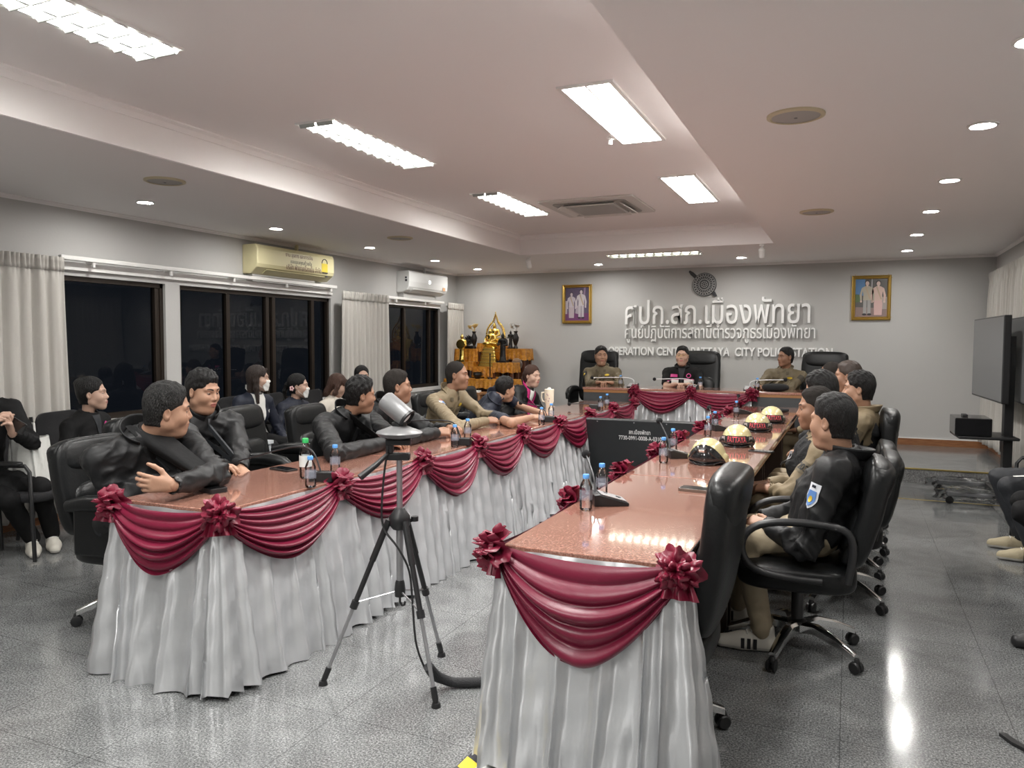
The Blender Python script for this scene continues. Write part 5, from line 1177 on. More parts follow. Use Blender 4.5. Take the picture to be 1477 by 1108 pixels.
def shoe_mesh(m):
    if m.name in SHOE: return SHOE[m.name]
    f = Field((-0.07, -0.12, -0.01), (0.07, 0.22, 0.15), 0.006)
    f.chain([(0, -0.06, 0.035), (0, 0.06, 0.034), (0.002, 0.145, 0.028)], [0.038, 0.044, 0.034], 0.02); f.cone((0, -0.055, 0.05), (0, -0.05, 0.105), 0.036, 0.038, 0.02); f.cone((0, -0.02, 0.07), (0, 0.09, 0.04), 0.034, 0.030, 0.02)
    f.cone((0, -0.05, 0.14), (0, -0.04, 0.10), 0.030, 0.026, 0.004, cut=True); f.put(lambda X, Y, Z: Z+0*X+0*Y-0.004, (-.1, -.2, -.02), (.1, .3, .004), 0.0, cut=True)
    vs, Q = f.nets(1); c = vs[Q].mean(1); me = np_mesh('shoe', vs, Q, (c[:, 2] < 0.024).astype(int)); me.materials.append(m); me.materials.append(M_sole if m != M_shoeb else M_black)
    me.polygons.foreach_set('use_smooth', np.ones(len(me.polygons), bool)); SHOE[m.name] = me; return me
def wrinkle(vs, seed, amp, freq, lim=None):
    """short creases in mixed directions"""
    r = np.random.RandomState(seed); out = np.zeros(len(vs))
    for o in range(7):
        a = r.normal(size=3); a /= np.linalg.norm(a); b = np.cross(a, r.normal(size=3)); b /= np.linalg.norm(b); c = np.cross(a, b); k = freq*r.uniform(0.6, 1.9)
        ph = vs @ a*k+1.3*np.sin(vs @ b*k*0.5+r.uniform(6))+r.uniform(6); mask = np.clip(np.sin(vs @ b*k*0.36+r.uniform(6))*np.sin(vs @ c*k*0.45+r.uniform(6))*1.6, 0, 1)
        out += (1.0-2.0*np.abs(np.sin(ph))**0.7)*mask*(freq/k)**0.6
    return 0.62*amp*out
def yawdir(a): return Vector((math.cos(math.radians(a)), math.sin(math.radians(a)), 0))

class Person:
    def __init__(s, label, hip, neck, head, tyaw, hyaw, hpitch=0, hroll=0, tone='mid', hair='short', hairm=None, fat=0.0, fem=0, sw=0.185, hs=1.0, arms=None, legs=None, top=None, topw=1.0, trousers=None,
                 shoes=None, sleeve='long', belly=0.0, h=0.011, loose=1.0, group='people seated in the meeting room', seed=1, mouth=0.0, floor=0.0, wr=1.0, hh=None, no_legs=False, vest=None):
        hip, neck, head = Vector(hip), Vector(neck), Vector(head)
        nv = neck-head; neck = head+nv.normalized()*min(nv.length, 0.168*hs); s.hip, s.neck, s.headc = hip, neck, head; s.seed = seed
        u = (neck-hip).normalized(); f = yawdir(tyaw); f = (f-u*f.dot(u)).normalized(); r = f.cross(u); s.u, s.f, s.r = u, f, r; R3 = np.array([[r[i], f[i], u[i]] for i in range(3)]); L = (neck-hip).length
        base = Vector((hip.x, hip.y, floor)); s.base = base; s.top = top or M_jkt
        sh = {k: neck-u*0.055+r*(sw*sg) for k, sg in (('R', 1), ('L', -1))}; s.sh = sh; s.el, s.wr_ = {}, {}
        arms = arms or {}; s.arms = arms
        for k, sg in (('R', 1), ('L', -1)):
            a = arms.get(k)
            if a is None: a = dict(w=hip+f*0.30+r*(0.17*sg)+u*0.06, hand='relaxed', fd=f, dn=u); arms[k] = a
            S, W = sh[k], Vector(a['w'])
            if 'e' in a: E = Vector(a['e'])
            else:
                d = (W-S).length; l1, l2 = 0.285, 0.255; q = max(1, d*1.01/(l1+l2)); l1 *= q; l2 *= q; dr = (W-S).normalized(); x = (l1*l1-l2*l2+d*d)/(2*d); hgt = math.sqrt(max(0, l1*l1-x*x))
                p = Vector(a.get('pole', r*(0.55*sg)-Vector((0, 0, 0.8))-f*0.2)); p = (p-dr*p.dot(dr)).normalized(); E = S+dr*x+p*hgt
            s.el[k], s.wr_[k] = E, W
        # ---- body: head with neck, core, hands, one mesh
        hm = Matrix.Identity(3); hf = yawdir(hyaw); hr = hf.cross(Vector((0, 0, 1)))
        hm = Matrix([[hr[i], hf[i], (0, 0, 1)[i]] for i in range(3)]) @ Matrix.Rotation(math.radians(hpitch), 3, 'X') @ Matrix.Rotation(math.radians(hroll), 3, 'Y'); hm = (hm*hs) @ Matrix.Diagonal((0.97, 0.93, 1.0)); s.hm = hm
        H = np.array(hm); nk = np.array(hm.inverted() @ (neck-u*0.035-head)); hres = hh or 0.0038; bag = Bag()
        parts, s.hbvh = head_parts(nk, hres, fat, fem, mouth=mouth)
        for vs, Q, m in parts: bag.add(vs @ H.T+npv(head), Q, m)
        allp = [hip, neck]+list(sh.values())+list(s.el.values())+list(s.wr_.values()); lo = np.min([npv(p) for p in allp], 0)-0.24; hi = np.max([npv(p) for p in allp], 0)+0.24
        c = Field(lo, hi, 0.0095 if sleeve == 'short' else 0.013)
        c.ell(npv(hip+u*0.02), (0.13*topw, 0.09, 0.12), 0, R3); c.ell(npv(hip+u*(0.4*L)), (0.115*topw, 0.08+belly*.7, 0.16), 0.04, R3); c.ell(npv(hip+u*(0.70*L)), (0.135*topw, 0.085, 0.16), 0.04, R3)
        c.cone(sh['L']*0.85+neck*0.15-u*0.015, sh['R']*0.85+neck*0.15-u*0.015, 0.042, 0.042, 0.04); c.cone(neck-u*0.09, neck-u*0.05, 0.045, 0.04, 0.03)
        for k in 'LR':
            q = 1.0 if sleeve == 'short' else 0.75
            c.cone(sh[k]-u*0.015, s.el[k], 0.044*q, 0.040*q, 0.02); c.cone(s.el[k], s.wr_[k], 0.040*q, 0.027, 0.01)
        vs, Q = c.nets(1); bag.add(vs, Q, 0)
        for k, sg in (('R', 1), ('L', -1)):
            a = arms[k]
            if a.get('hand') is None: continue
            hv, hq = hand_parts(a['hand']); hv = hv.copy(); hq = hq.copy()
            if k == 'R': hv[:, 0] *= -1; hq = hq[:, ::-1]
            fa = (s.wr_[k]-s.el[k]).normalized(); fd = (Vector(a['fd']).normalized()*a.get('keep', 1.0)+fa*0.8) if a.get('fd') else fa; M = np.array(look_mat(fd, a.get('dn', (0, 0, 1))).to_3x3())
            bag.add(hv @ M.T*(0.93 if fem else 1.0)+npv(s.wr_[k]), hq, 0)
        me = bag.mesh('person', base); hmat = hairm or M_hair
        s.o = link_mesh('person', me, [skin(tone), M_lip[tone], M_eye, M_iris, M_hair]); s.o.location = base; tag(s.o, label, 'person', group)
        # ---- hair
        if hair:
            vs, Q = hair_parts(hair, nk, 0.0048, seed, fat); s.child('hair', vs @ H.T+npv(head), Q, hmat)
        # ---- top
        t = Field(lo, hi, h); lw = loose; tw = topw
        t.ell(npv(hip+u*0.03), (0.168*tw, 0.118+belly*.4, 0.13), 0, R3); t.ell(npv(hip+u*(0.40*L)+f*(belly*.4)), (0.152*tw, 0.108+belly, 0.17), 0.06, R3); t.ell(npv(hip+u*(0.70*L)), (0.172*tw, 0.112*(1.0 if not fem else 0.95), 0.155), 0.06, R3)
        if fem: 
            for sg in (-1, 1): t.ell(npv(hip+u*(0.60*L)+f*0.085+r*(0.065*sg)), (0.055, 0.045, 0.055), 0.05, R3)
        rs = 0.058*lw
        t.cone(sh['L']*0.92+neck*0.08-u*0.01, sh['R']*0.92+neck*0.08-u*0.01, rs, rs, 0.05); t.cone(neck-u*0.06, neck-u*0.005, 0.092, 0.074, 0.04)
        for k in 'LR': t.cone(neck-u*0.025, sh[k], 0.05, rs*0.95, 0.04)
        hd_ = (head-neck).normalized(); t.cone(neck+hd_*0.035, neck+hd_*0.10, 0.050, 0.06, 0.01, cut=True)
        for k in 'LR':
            S, E, W = sh[k]-u*0.012, s.el[k], s.wr_[k]
            if sleeve == 'short': t.cone(S, S.lerp(E, 0.72), 0.061*lw, 0.062*lw, 0.03); t.cone(S.lerp(E, 0.86), S.lerp(E, 1.0), 0.05, 0.06, 0.004, cut=True)
            elif sleeve != 'none':
                t.cone(S, E, 0.061*lw, 0.054*lw, 0.03); e2 = E.lerp(W, 0.955); t.cone(E, e2, 0.053*lw, 0.038*lw, 0.012); t.cone(W+(W-E).normalized()*0.035, W+(W-E).normalized()*0.008, 0.05, 0.034, 0.006, cut=True)
        vs, Q = t.nets(1); n = vnormals(vs, Q); w = wrinkle(vs, seed, 0.0105*wr, 36); el = np.zeros(len(vs))
        for k in 'LR': el = np.maximum(el, np.exp(-np.sum((vs-npv(s.el[k]))**2, 1)/0.012))
        vs = vs+n*(w*(0.55+0.9*el))[:, None]; s.tv, s.tq = vs, Q; s.child('top' if sleeve == 'short' else 'jacket', vs, Q, s.top); s.bvh = bvh_of(vs, Q)
        # ---- trousers and shoes
        if not no_legs:
            legs = legs or {}; kn, an = {}, {}
            fl = yawdir(legs.get('yaw', tyaw)); rl = fl.cross(Vector((0, 0, 1)))
            for k, sg in (('R', 1), ('L', -1)):
                kn[k] = Vector(legs.get('k'+k, hip+fl*0.42+rl*(0.11*sg)-Vector((0, 0, 0.03)))); an[k] = Vector(legs.get('a'+k, Vector((kn[k].x, kn[k].y, floor+0.10))+fl*legs.get('fwd', 0.03)))
            pts = [hip]+list(kn.values())+list(an.values()); lo = np.min([npv(p) for p in pts], 0)-0.2; hi = np.max([npv(p) for p in pts], 0)+0.2
            g = Field(lo, hi, max(h, 0.011)); g.ell(npv(hip), (0.165*tw, 0.125, 0.10), 0, R3)
            for k, sg in (('R', 1), ('L', -1)): g.cone(hip+rl*(0.085*sg), kn[k], 0.088, 0.068, 0.04); g.cone(kn[k], an[k], 0.066, 0.052, 0.02)
            vs, Q = g.nets(1); vs = vs+vnormals(vs, Q)*wrinkle(vs, seed+9, 0.006, 22)[:, None]; s.child('trousers', vs, Q, trousers or M_dkgrey); s.gb = bvh_of(vs, Q)
            if shoes:
                for k in 'RL':
                    o = bpy.data.objects.new('shoe', shoe_mesh(shoes)); COL.objects.link(o); o.parent = s.o; fd = yawdir(legs.get('f'+k, legs.get('yaw', tyaw)))
                    o.matrix_local = look_mat(fd, (0, 0, 1), Vector((an[k].x, an[k].y, floor))-base+fd*0.03)
                    if shoes is not M_shoeb:
                        b = BM()
                        for q in range(5): yy = 0.015+q*0.02; zz = 0.105-0.0105*q-0.006; tube(b, [(-0.026, yy, zz-0.006), (0, yy+0.004, zz+0.004), (0.026, yy, zz-0.006)], 0.0035, 6)
                        obj('laces', b, M_wht, o)
    def child(s, name, vs, Q, m, parent=None):
        me = np_mesh(name, vs-npv(s.base), Q); return link_mesh(name, me, m, parent or s.o)
    def bmchild(s, name, bm, m, sharp=40, solid=0.0, parent=None):
        bmesh.ops.translate(bm, vec=-s.base, verts=bm.verts); o = obj(name, bm, m, parent or s.o, sharp=sharp)
        if solid: q = o.modifiers.new('thick', 'SOLIDIFY'); q.thickness = solid; q.offset = 0
        return o
    def chest(s, a, b): return s.hip+(s.neck-s.hip)*a+s.r*b            # a: 0 hip .. 1 neck, b: metres to the wearer's right
    def decal(s, name, c, dirn, ax, ay, w, h, m, off=0.004, nu=8, nv=8, shape=None, bvh=None, parent=None):
        """a patch of cloth lying on the garment: rays along dirn from c; ax/ay span it"""
        b = BM(); d = Vector(dirn).normalized(); ax, ay = Vector(ax).normalized(), Vector(ay).normalized(); T = bvh or s.bvh; hits = []
        def f(u, v):
            k = shape(v) if shape else 1.0
            q = c+ax*((u-0.5)*w*k)+ay*((v-0.5)*h); r = T.ray_cast(q-d*0.4, d)
            p = (r[0] if r[0] and (r[0]-q).length < 0.4 else q+d*0.05)
            return p-d*off
        grid(b, f, nu, nv); return s.bmchild(name, b, m, 60, 0.0, parent)
    def front(s, name, a, b, w, h, m, off=0.004, shape=None, nu=6, nv=6, parent=None): return s.decal(name, s.chest(a, b), -s.f, s.r, s.u, w, h, m, off, nu, nv, shape, parent=parent)
    def sleeve(s, name, k, t, out, w, h, m, off=0.004, shape=None, n=8):
        S, E = s.sh[k], s.el[k]; c = S.lerp(E, t); ay = (S-E).normalized(); d = Vector(out); d = (d-ay*d.dot(ay)).normalized(); return s.decal(name, c, -d, ay.cross(d), ay, w, h, m, off, n, n, shape), c, d, ay
    def collar(s, m, hgt=0.05, gap=38, r0=0.068, flare=0.2, point=0.0, tilt=0.012):
        b = BM(); o = s.neck-s.u*0.006; ax = (s.u+s.f*0.05).normalized()
        def f(u, v):
            a = math.radians(gap+(360-2*gap)*u)+math.pi/2; fr = 0.5+0.5*math.sin(a); e = 1-min(u, 1-u)*2
            rr = r0*(1+flare*v)*(1+0.10*fr); hh = hgt*v*(1-0.25*fr)-point*max(0, e-0.6)*2.5*v
            return o+s.r*(math.cos(a)*rr)+s.f*(math.sin(a)*rr-tilt)+ax*(hh+0.010*fr*-1+0.018*(1-fr))
        grid(b, f, 34, 5); return s.bmchild('collar', b, m, 60, 0.005)
    def watch(s, k, m=None):
        W, E = s.wr_[k], s.el[k]; d = (W-E).normalized(); sd, up = frame_from(d); b = BM(); c = W-d*0.012
        tube(b, [c+sd*(math.cos(a)*0.031)+up*(math.sin(a)*0.027) for a in (2*math.pi*i/20 for i in range(20))], 0.007, 8, closed=True); o = s.bmchild('wrist_watch', b, m or M_black)
        b = BM(); dn = Vector(s.arms[k].get('dn', (0, 0, 1))); dn = (dn-d*dn.dot(d)).normalized(); lathe(b, [(0.018, 0), (0.019, 0.008), (0.015, 0.011), (0, 0.011)], 16, look_mat(d, dn, c+dn*0.028)); s.bmchild('watch_face', b, M_black, parent=None)
    def mask(s, m):
        b = BM(); H = s.hm
        def f(u, v):
            x = (u-0.5)*0.118*(1-0.25*(2*v-1)**2); z = -0.115+0.100*v; r = s.hbvh.ray_cast(Vector((x, 0.25, z)), Vector((0, -1, 0))); y = r[0].y if r[0] else 0.02
            if abs(x) > 0.045: y = min(y, 0.075)
            y = max(y, 0.088-11*x*x)+0.004
            return s.headc+H @ Vector((x, y, z))
        grid(b, f, 18, 12); o = s.bmchild('face_mask', b, m, 60, 0.002)
        for sx in (-1, 1):
            b = BM(); tube(b, [s.headc+H @ Vector(q) for q in ((0.055*sx, 0.058, -0.03), (0.076*sx, 0.015, -0.005), (0.084*sx, -0.02, 0.0), (0.078*sx, 0.01, -0.05), (0.052*sx, 0.055, -0.09))], 0.0016, 6); s.bmchild('ear_loop', b, m, parent=None)
    def local(s, x, y, z): return s.headc+s.hm @ Vector((x, y, z))
ell_shape = lambda v: max(0.02, math.sqrt(max(0, 1-(2*v-1)**2)))
shield = lambda v: 1.0 if v > 0.45 else max(0.05, math.sqrt(v/0.45))
vee = lambda v: max(0.03, v)
def uniform_bits(p, patch=True, vestcol=None):
    """collar, pockets, badge and placket of a khaki shirt"""
    m2 = mat('khaki_trim', (0.085, 0.066, 0.038), 0.7); p.collar(p.top, 0.046, 14, 0.070, 0.30, 0.05); p.front('placket', 0.50, 0, 0.03, 0.40, p.top, 0.004, nv=14)
    for sg in (-1, 1):
        k = p.front('chest_pocket', 0.66, 0.085*sg, 0.095, 0.095, p.top, 0.005); p.front('pocket_flap', 0.735, 0.085*sg, 0.10, 0.035, m2, 0.007)
        p.front('collar_tab', 0.965, 0.055*sg, 0.03, 0.03, m2, 0.012)
    p.front('name_strip', 0.80, 0.085, 0.085, 0.022, m2, 0.007); p.front('gold_badge', 0.83, -0.085, 0.06, 0.03, M_badge, 0.008, ell_shape)
# ---------------------------------------------------------------- who sits where
LAT = Vector((math.cos(YAW), math.sin(YAW), 0)); UP = Vector((0, 0, 1)); X1 = Vector((1, 0, 0)); Y1 = Vector((0, 1, 0))
G1, G2, G3, G4 = 'people at the window side tables', 'people on chairs along the window wall', 'officials at the head table', 'people at the right hand tables'
TZ = TH+0.045
# window side table, from the camera
p = Person('heavyset man in black jacket with crossed forearms on near end of the window side table', (-3.31, 2.78, 0.56), aX(203, 634, -3.14), aX(243, 590, -3.02), -8, 52, -6, 8, 'mid', 'short', M_hairg, 0.9, sw=0.225, hs=1.07, topw=1.32, belly=0.05, loose=1.18, h=0.009, hh=0.0032, group=G1, seed=3, wr=1.15,
    arms={'L': dict(e=aZ(312, 684, TZ+.02), w=aZ(248, 700, TZ+.03), fd=-LAT*.9+UP*.22-Y1*.1, dn=Vector((.3, -.95, .1)), hand='cup'), 'R': dict(e=aX(170, 716, -3.14), w=Vector((-2.86, 2.80, TZ+.03)), fd=LAT, dn=UP, hand='relaxed')})
p.collar(M_jkt, 0.055, 40, 0.078, 0.3); p.front('inner_shirt', 0.80, 0, 0.14, 0.30, M_blk, 0.005, vee, 6, 12); p.front('zip', 0.45, 0.0, 0.012, 0.4, M_dkgrey, 0.006, nv=14); p.watch('L')
p = Person('young man in zipped black jacket leaning back, hands on edge of the window side table', (-3.62, 3.42, 0.55), aX(292, 617, -3.46), aX(293, 564, -3.38), -18, 2, -10, 0, 'mid', 'crop', None, 0.2, sw=0.19, hs=1.0, topw=1.08, loose=1.15, h=0.0095, hh=0.0034, group=G1, seed=5, wr=1.1, mouth=0.003,
    arms={'L': dict(w=aX(347, 677, -3.0), fd=(.9, -.1, -.3), hand='relaxed'), 'R': dict(w=aX(316, 690, -3.0), fd=(.9, 0, -.3), hand='relaxed')})
p.collar(M_jkt, 0.075, 16, 0.075, 0.12); p.front('zip', 0.60, 0, 0.014, 0.5, M_dkgrey, 0.006, nv=18)
for sg in (-1, 1): p.front('chest_panel', 0.66, 0.09*sg, 0.10, 0.13, M_vest, 0.006)
p = Person('man in black jacket turned away right, resting both forearms behind the tripod camera', (-3.42, 4.42, 0.56), aX(494, 606, -3.20), aX(521, 569, -3.10), -5, 50, -4, 4, 'tan', 'spiky', None, 0.4, sw=0.20, hs=1.02, topw=1.15, loose=1.15, group=G1, seed=7, wr=1.1, hh=0.0036,
    arms={'R': dict(e=aZ(484, 655, TZ), w=aZ(553, 640, TZ), fd=LAT*.8+X1*.3, dn=UP+Vector((.3, -.5, 0)), hand='relaxed'), 'L': dict(e=aZ(545, 628, TZ), w=aZ(566, 634, TZ), fd=LAT, hand='cup')})
p.collar(M_jkt, 0.05, 40, 0.076, 0.3); p.front('inner_shirt', 0.82, 0, 0.12, 0.26, M_blk, 0.005, vee, 6, 10); p.front('blue_lining', 0.42, 0.02, 0.05, 0.12, M_navy, 0.006)
p = Person('older man in black jacket with hands together, sitting beside the khaki officer', (-3.48, 5.02, 0.56), aX(553, 592, -3.27), aX(574, 557, -3.17), -8, 36, 0, 0, 'tan', 'fade', M_stub, 0.7, sw=0.21, hs=1.05, topw=1.25, loose=1.15, group=G1, seed=11, wr=1.0,
    arms={'R': dict(e=aZ(572, 636, TZ), w=aZ(630, 624, TZ), fd=LAT+X1*.2, dn=UP+Vector((.4, -.6, 0)), hand='cup'), 'L': dict(w=aZ(644, 618, TZ)+Y1*.05, fd=X1-Y1*.4, hand='cup')})
p.collar(M_jkt, 0.055, 40, 0.08, 0.3); p.front('inner_shirt', 0.82, 0, 0.12, 0.26, M_blk, 0.005, vee, 6, 10)
p = Person('khaki uniformed officer with shield shoulder patch at the window side table, hands clasped', (-3.52, 6.20, 0.56), aX(645, 574, -3.33), aX(660, 541, -3.26), -8, 14, 0, 0, 'tan', 'buzz', M_stub, 0.6, sw=0.205, hs=1.05, topw=1.15, top=M_khaki, trousers=M_khaki, group=G1, seed=13, wr=0.8,
    arms={'R': dict(e=aZ(660, 617, TZ), w=aZ(702, 607, TZ), fd=LAT+X1*.2, dn=UP+Vector((.3, -.6, 0)), hand='cup'), 'L': dict(w=aZ(716, 600, TZ)+Y1*.03, fd=X1-Y1*.7, hand='cup')})
uniform_bits(p); o, c, d, ay = p.sleeve('shield_patch', 'R', 0.28, Vector((.75, -.65, 0)), 0.085, 0.095, M_patchw, 0.005, shield); p.sleeve('patch_crest', 'R', 0.28, Vector((.75, -.65, 0)), 0.05, 0.055, M_patchb, 0.008, shield); p.sleeve('patch_band', 'R', 0.18, Vector((.75, -.65, 0)), 0.065, 0.02, M_patchr, 0.008)
p.front('body_camera', 0.60, -0.10, 0.05, 0.07, M_black, 0.02)
p = Person('man in dark navy polo with bare forearms leaning low over the window side table', (-3.50, 6.98, 0.56), aX(698, 588, -3.22), aX(729, 561, -3.12), 5, 50, -4, 10, 'mid', 'short', None, 0.5, sw=0.20, hs=1.02, topw=1.2, belly=0.03, top=M_navy, sleeve='short', group=G1, seed=17, wr=0.7,
    arms={'R': dict(e=aZ(737, 610, TZ), w=aZ(767, 602, TZ), fd=LAT, dn=UP+Vector((.2, -.5, 0)), hand='cup'), 'L': dict(e=Vector((-3.10, 7.22, TZ)), w=aZ(782, 597, TZ)+Y1*.03, fd=X1-Y1*.5, hand='cup')})
p.collar(M_navy, 0.04, 25, 0.074, 0.3)
p = Person('woman in black jacket with magenta collar beside the cream tumbler', (-3.60, 8.10, 0.56), aX(757, 577, -3.42), aX(768, 542, -3.33), -12, -18, -4, 0, 'fair', 'tied', M_hairb, 0.3, 1, sw=0.175, topw=1.12, top=M_jkt, group=G1, seed=19, wr=0.8,
    arms={'R': dict(w=(-3.14, 7.98, .70), fd=X1, hand='relaxed'), 'L': dict(w=(-3.14, 8.2, .70), fd=X1, hand='relaxed')})
p.collar(M_mag, 0.05, 36, 0.068, 0.35, 0.06); p.front('white_shirt', 0.80, 0, 0.10, 0.26, M_wht, 0.005, vee, 6, 10)
for sg in (-1, 1): p.decal('magenta_facing', p.chest(0.78, 0.052*sg), -p.f, p.r, (p.u-p.r*0.18*-sg).normalized(), 0.035, 0.28, M_mag, 0.008, 4, 10)
p.decal('hair_lock', p.local(0, 0, -0.1), -p.f, p.r, p.u, 0.01, 0.01, M_hairb, 0.0) if False else None
# along the window wall
mesh_chair('black mesh chair holding the woman with pink badge', -5.28, 4.02, -75); mesh_chair('black mesh chair holding the long haired woman in a navy blazer', -5.28, 5.80, -75)
mesh_chair('black mesh chair holding the woman with a flower hair clip', -5.28, 6.40, -75); mesh_chair('black mesh chair holding the woman in cream knit', -5.28, 7.05, -75); mesh_chair('black mesh chair by the curtain, mostly hidden behind seated people', -5.28, 7.75, -75); mesh_chair('black mesh chair holding the person with raised phone', -5.40, 3.06, -60)
def wperson(label, px, py, x, y, tyaw, hyaw, hair, **k):
    hd = aX(px, py, x); return Person(label, (x-0.12, hd.y-0.02, 0.53), hd+Vector((-0.05, -0.02, -0.185)), hd, tyaw, hyaw, fem=1, tone='fair', sw=0.165, hair=hair, group=G2, loose=0.98, **k)
p = wperson('woman in black suit with round pink badge behind the heavyset man', 134, 568, -5.05, 0, 15, 40, 'updo', top=M_blk, trousers=M_blk, shoes=M_shoeb, seed=23, wr=0.6, hpitch=2)
p.front('inner_top', 0.84, 0, 0.09, 0.22, M_dkgrey, 0.005, vee, 6, 8); p.front('pink_badge', 0.84, -0.09, 0.055, 0.06, M_pink, 0.007, ell_shape); p.front('badge_mark', 0.84, -0.09, 0.02, 0.03, M_wht, 0.009, ell_shape)
p = wperson('long haired woman in navy blazer over white shirt wearing a white face mask', 373, 546, -5.05, 0, -5, 30, 'long', top=M_navy, trousers=M_blk, shoes=M_shoeb, seed=29, wr=0.6, hairm=mat('dark_brown_hair', (0.024, 0.013, 0.009), 0.4, bump=(70, .9, (6, 6, 1))))
p.front('white_shirt', 0.62, 0, 0.13, 0.52, M_wht, 0.006, lambda v: 0.45+0.75*v, 8, 14); p.mask(M_wht); p.front('name_tag', 0.70, -0.12, 0.05, 0.02, M_wht, 0.008)
p = wperson('woman in dark navy with pink flower hair clip wearing a white face mask', 431, 557, -5.05, 0, 0, 30, 'tied', top=M_navy, trousers=M_blk, shoes=M_shoeb, seed=31, wr=0.6); p.mask(M_wht)
b = BM()
for k in range(5): ball(b, p.local(-0.078+0.0*k, -0.055+0.016*math.cos(1.257*k), 0.0+0.016*math.sin(1.257*k)), (0.006, 0.012, 0.012), 8)
for k in range(5): ball(b, p.local(0.075, -0.06+0.016*math.cos(1.257*k), -0.02+0.016*math.sin(1.257*k)), (0.008, 0.013, 0.013), 8)
p.bmchild('flower_clip', b, mat('pale_pink_petal', (0.7, 0.45, 0.45), 0.6))
p = wperson('brown haired woman in cream knit looking down, by the window', 487, 556, -5.05, 0, 5, 42, 'bob', top=M_knit, trousers=M_blk, shoes=M_shoeb, seed=37, wr=0.6, hpitch=-22, hairm=M_hairb)
p = wperson('dark haired person by the curtain, only top of the head visible', 522, 543, -5.1, 0, 0, -40, 'tied', top=M_blk, trousers=M_blk, shoes=M_shoeb, seed=41, wr=0.6)
# person with the phone at the left edge
hp = aX(-32, 690, -5.28); hp.z = 0.53
p = Person('person at the left edge in black clothes and white sneakers raising a phone', hp, hp+Vector((0.03, 0, 0.52)), hp+Vector((0.08, -.01, 0.70)), -35, -45, 0, 0, 'fair', 'short', None, group=G2, top=M_blk, trousers=M_blk, shoes=M_shoew, seed=43, h=0.010,
    arms={'L': dict(w=aX(17, 622, -4.85)-UP*.01, fd=(0.15, 0.1, 1), dn=(.3, .9, 0), hand='cup'), 'R': dict(w=aX(-12, 612, -4.9), fd=(.45, .25, .7), dn=(-.3, -.6, .6), hand='grip')},
    legs={'kR': aX(12, 722, -5.0)*1.0, 'kL': aX(58, 702, -4.95), 'aR': aZ(47, 797, 0.0)+UP*.10, 'aL': aZ(76, 790, 0.0)+UP*.10, 'yaw': -30})
q = aX(22, 603, -4.83); t = slab('phone', q-Vector((0, 0, 0.04)), 0, 0.075, 0.16, 0.009, 'phone held up by the person at the left edge', 'phone', M_black, M_screen); t.rotation_euler = (math.radians(75), math.radians(-62), math.radians(30))
# head table
def hperson(label, px, py, y, tyaw, hyaw, hands, **k):
    hd = aY(px, py, y); hz = STAGE+HT+0.04
    a = {kk: dict(w=Vector((aY(*w, HY+0.42).x, HY+0.42, hz)), fd=fd, dn=UP, hand='cup') for kk, (w, fd) in hands.items()}
    return Person(label, (hd.x-0.02*math.cos(math.radians(tyaw)), y+0.12, STAGE+0.55), hd+Vector((0, 0.045, -0.175)), hd, tyaw, hyaw, group=G3, arms=a, floor=STAGE, **k)
p = hperson('khaki uniformed officer at left of the head table, hands clasped by a bottle', 867, 513, 9.95, -85, -62, {'R': ((862, 553), (.8, -.2, 0)), 'L': ((882, 553), (-.8, -.3, 0))}, tone='mid', hair='short', top=M_khakid, trousers=M_khakid, fat=0.5, seed=47, sw=0.20, topw=1.12, wr=0.7, hs=1.05)
p.top = M_khakid; uniform_bits(p); p.sleeve('arm_patch', 'R', 0.3, Vector((-.4, -.9, 0)), 0.075, 0.09, M_black, 0.005); p.sleeve('patch_emblem', 'R', 0.3, Vector((-.4, -.9, 0)), 0.04, 0.045, M_badge, 0.008, ell_shape)
p = hperson('woman with glasses in black jacket with white reflective bands at the head table', 984, 513, 9.95, -88, -86, {'R': ((974, 553), (.7, -.3, 0)), 'L': ((992, 553), (-.7, -.3, 0))}, tone='fair', hair='short', fem=1, fat=0.7, top=M_blk, trousers=M_blk, seed=53, sw=0.20, topw=1.2, wr=0.6, sleeve='short')
p.collar(M_blk, 0.05, 30, 0.07, 0.4); p.front('black_shirt', 0.80, 0, 0.10, 0.26, M_dkgrey, 0.005, vee, 6, 8)
M_refl = mat('reflective_band', (0.72, 0.70, 0.66), 0.4)
for sg in (-1, 1): p.front('reflective_band', 0.66, 0.10*sg, 0.13, 0.045, M_refl, 0.007); p.front('pink_piping', 0.715, 0.10*sg, 0.13, 0.006, M_pink, 0.008)
p.front('pink_lettering', 0.82, 0.095, 0.09, 0.035, M_pink, 0.007); p.front('pink_badge', 0.82, -0.09, 0.06, 0.06, M_pink, 0.007, ell_shape); p.front('badge_mark', 0.82, -0.09, 0.04, 0.04, M_blk, 0.009, ell_shape)
b = BM()
for sx in (-1, 1): tube(b, [p.local(0.032*sx+0.021*math.cos(a), 0.103-8*(0.02*math.cos(a))**2*0.5, 0.0+0.016*math.sin(a)) for a in (2*math.pi*i/18 for i in range(18))], 0.0014, 6, closed=True); tube(b, [p.local(0.054*sx, 0.097, 0.004), p.local(0.079*sx, 0.02, 0.004), p.local(0.083*sx, -0.01, 0.0)], 0.0014, 6)
tube(b, [p.local(-0.011, 0.105, 0.003), p.local(0.011, 0.105, 0.003)], 0.0014, 6); p.bmchild('glasses', b, M_brass)
p = hperson('khaki uniformed officer at right of the head table looking sideways, leaning on his arm', 1133, 515, 9.95, -105, -140, {'R': ((1095, 557), (-.5, -.5, 0)), 'L': ((1112, 553), (-.8, -.1, 0))}, tone='tan', hair='fade', hairm=M_hair, top=M_khakid, trousers=M_khakid, seed=59, sw=0.20, topw=1.08, wr=0.8)
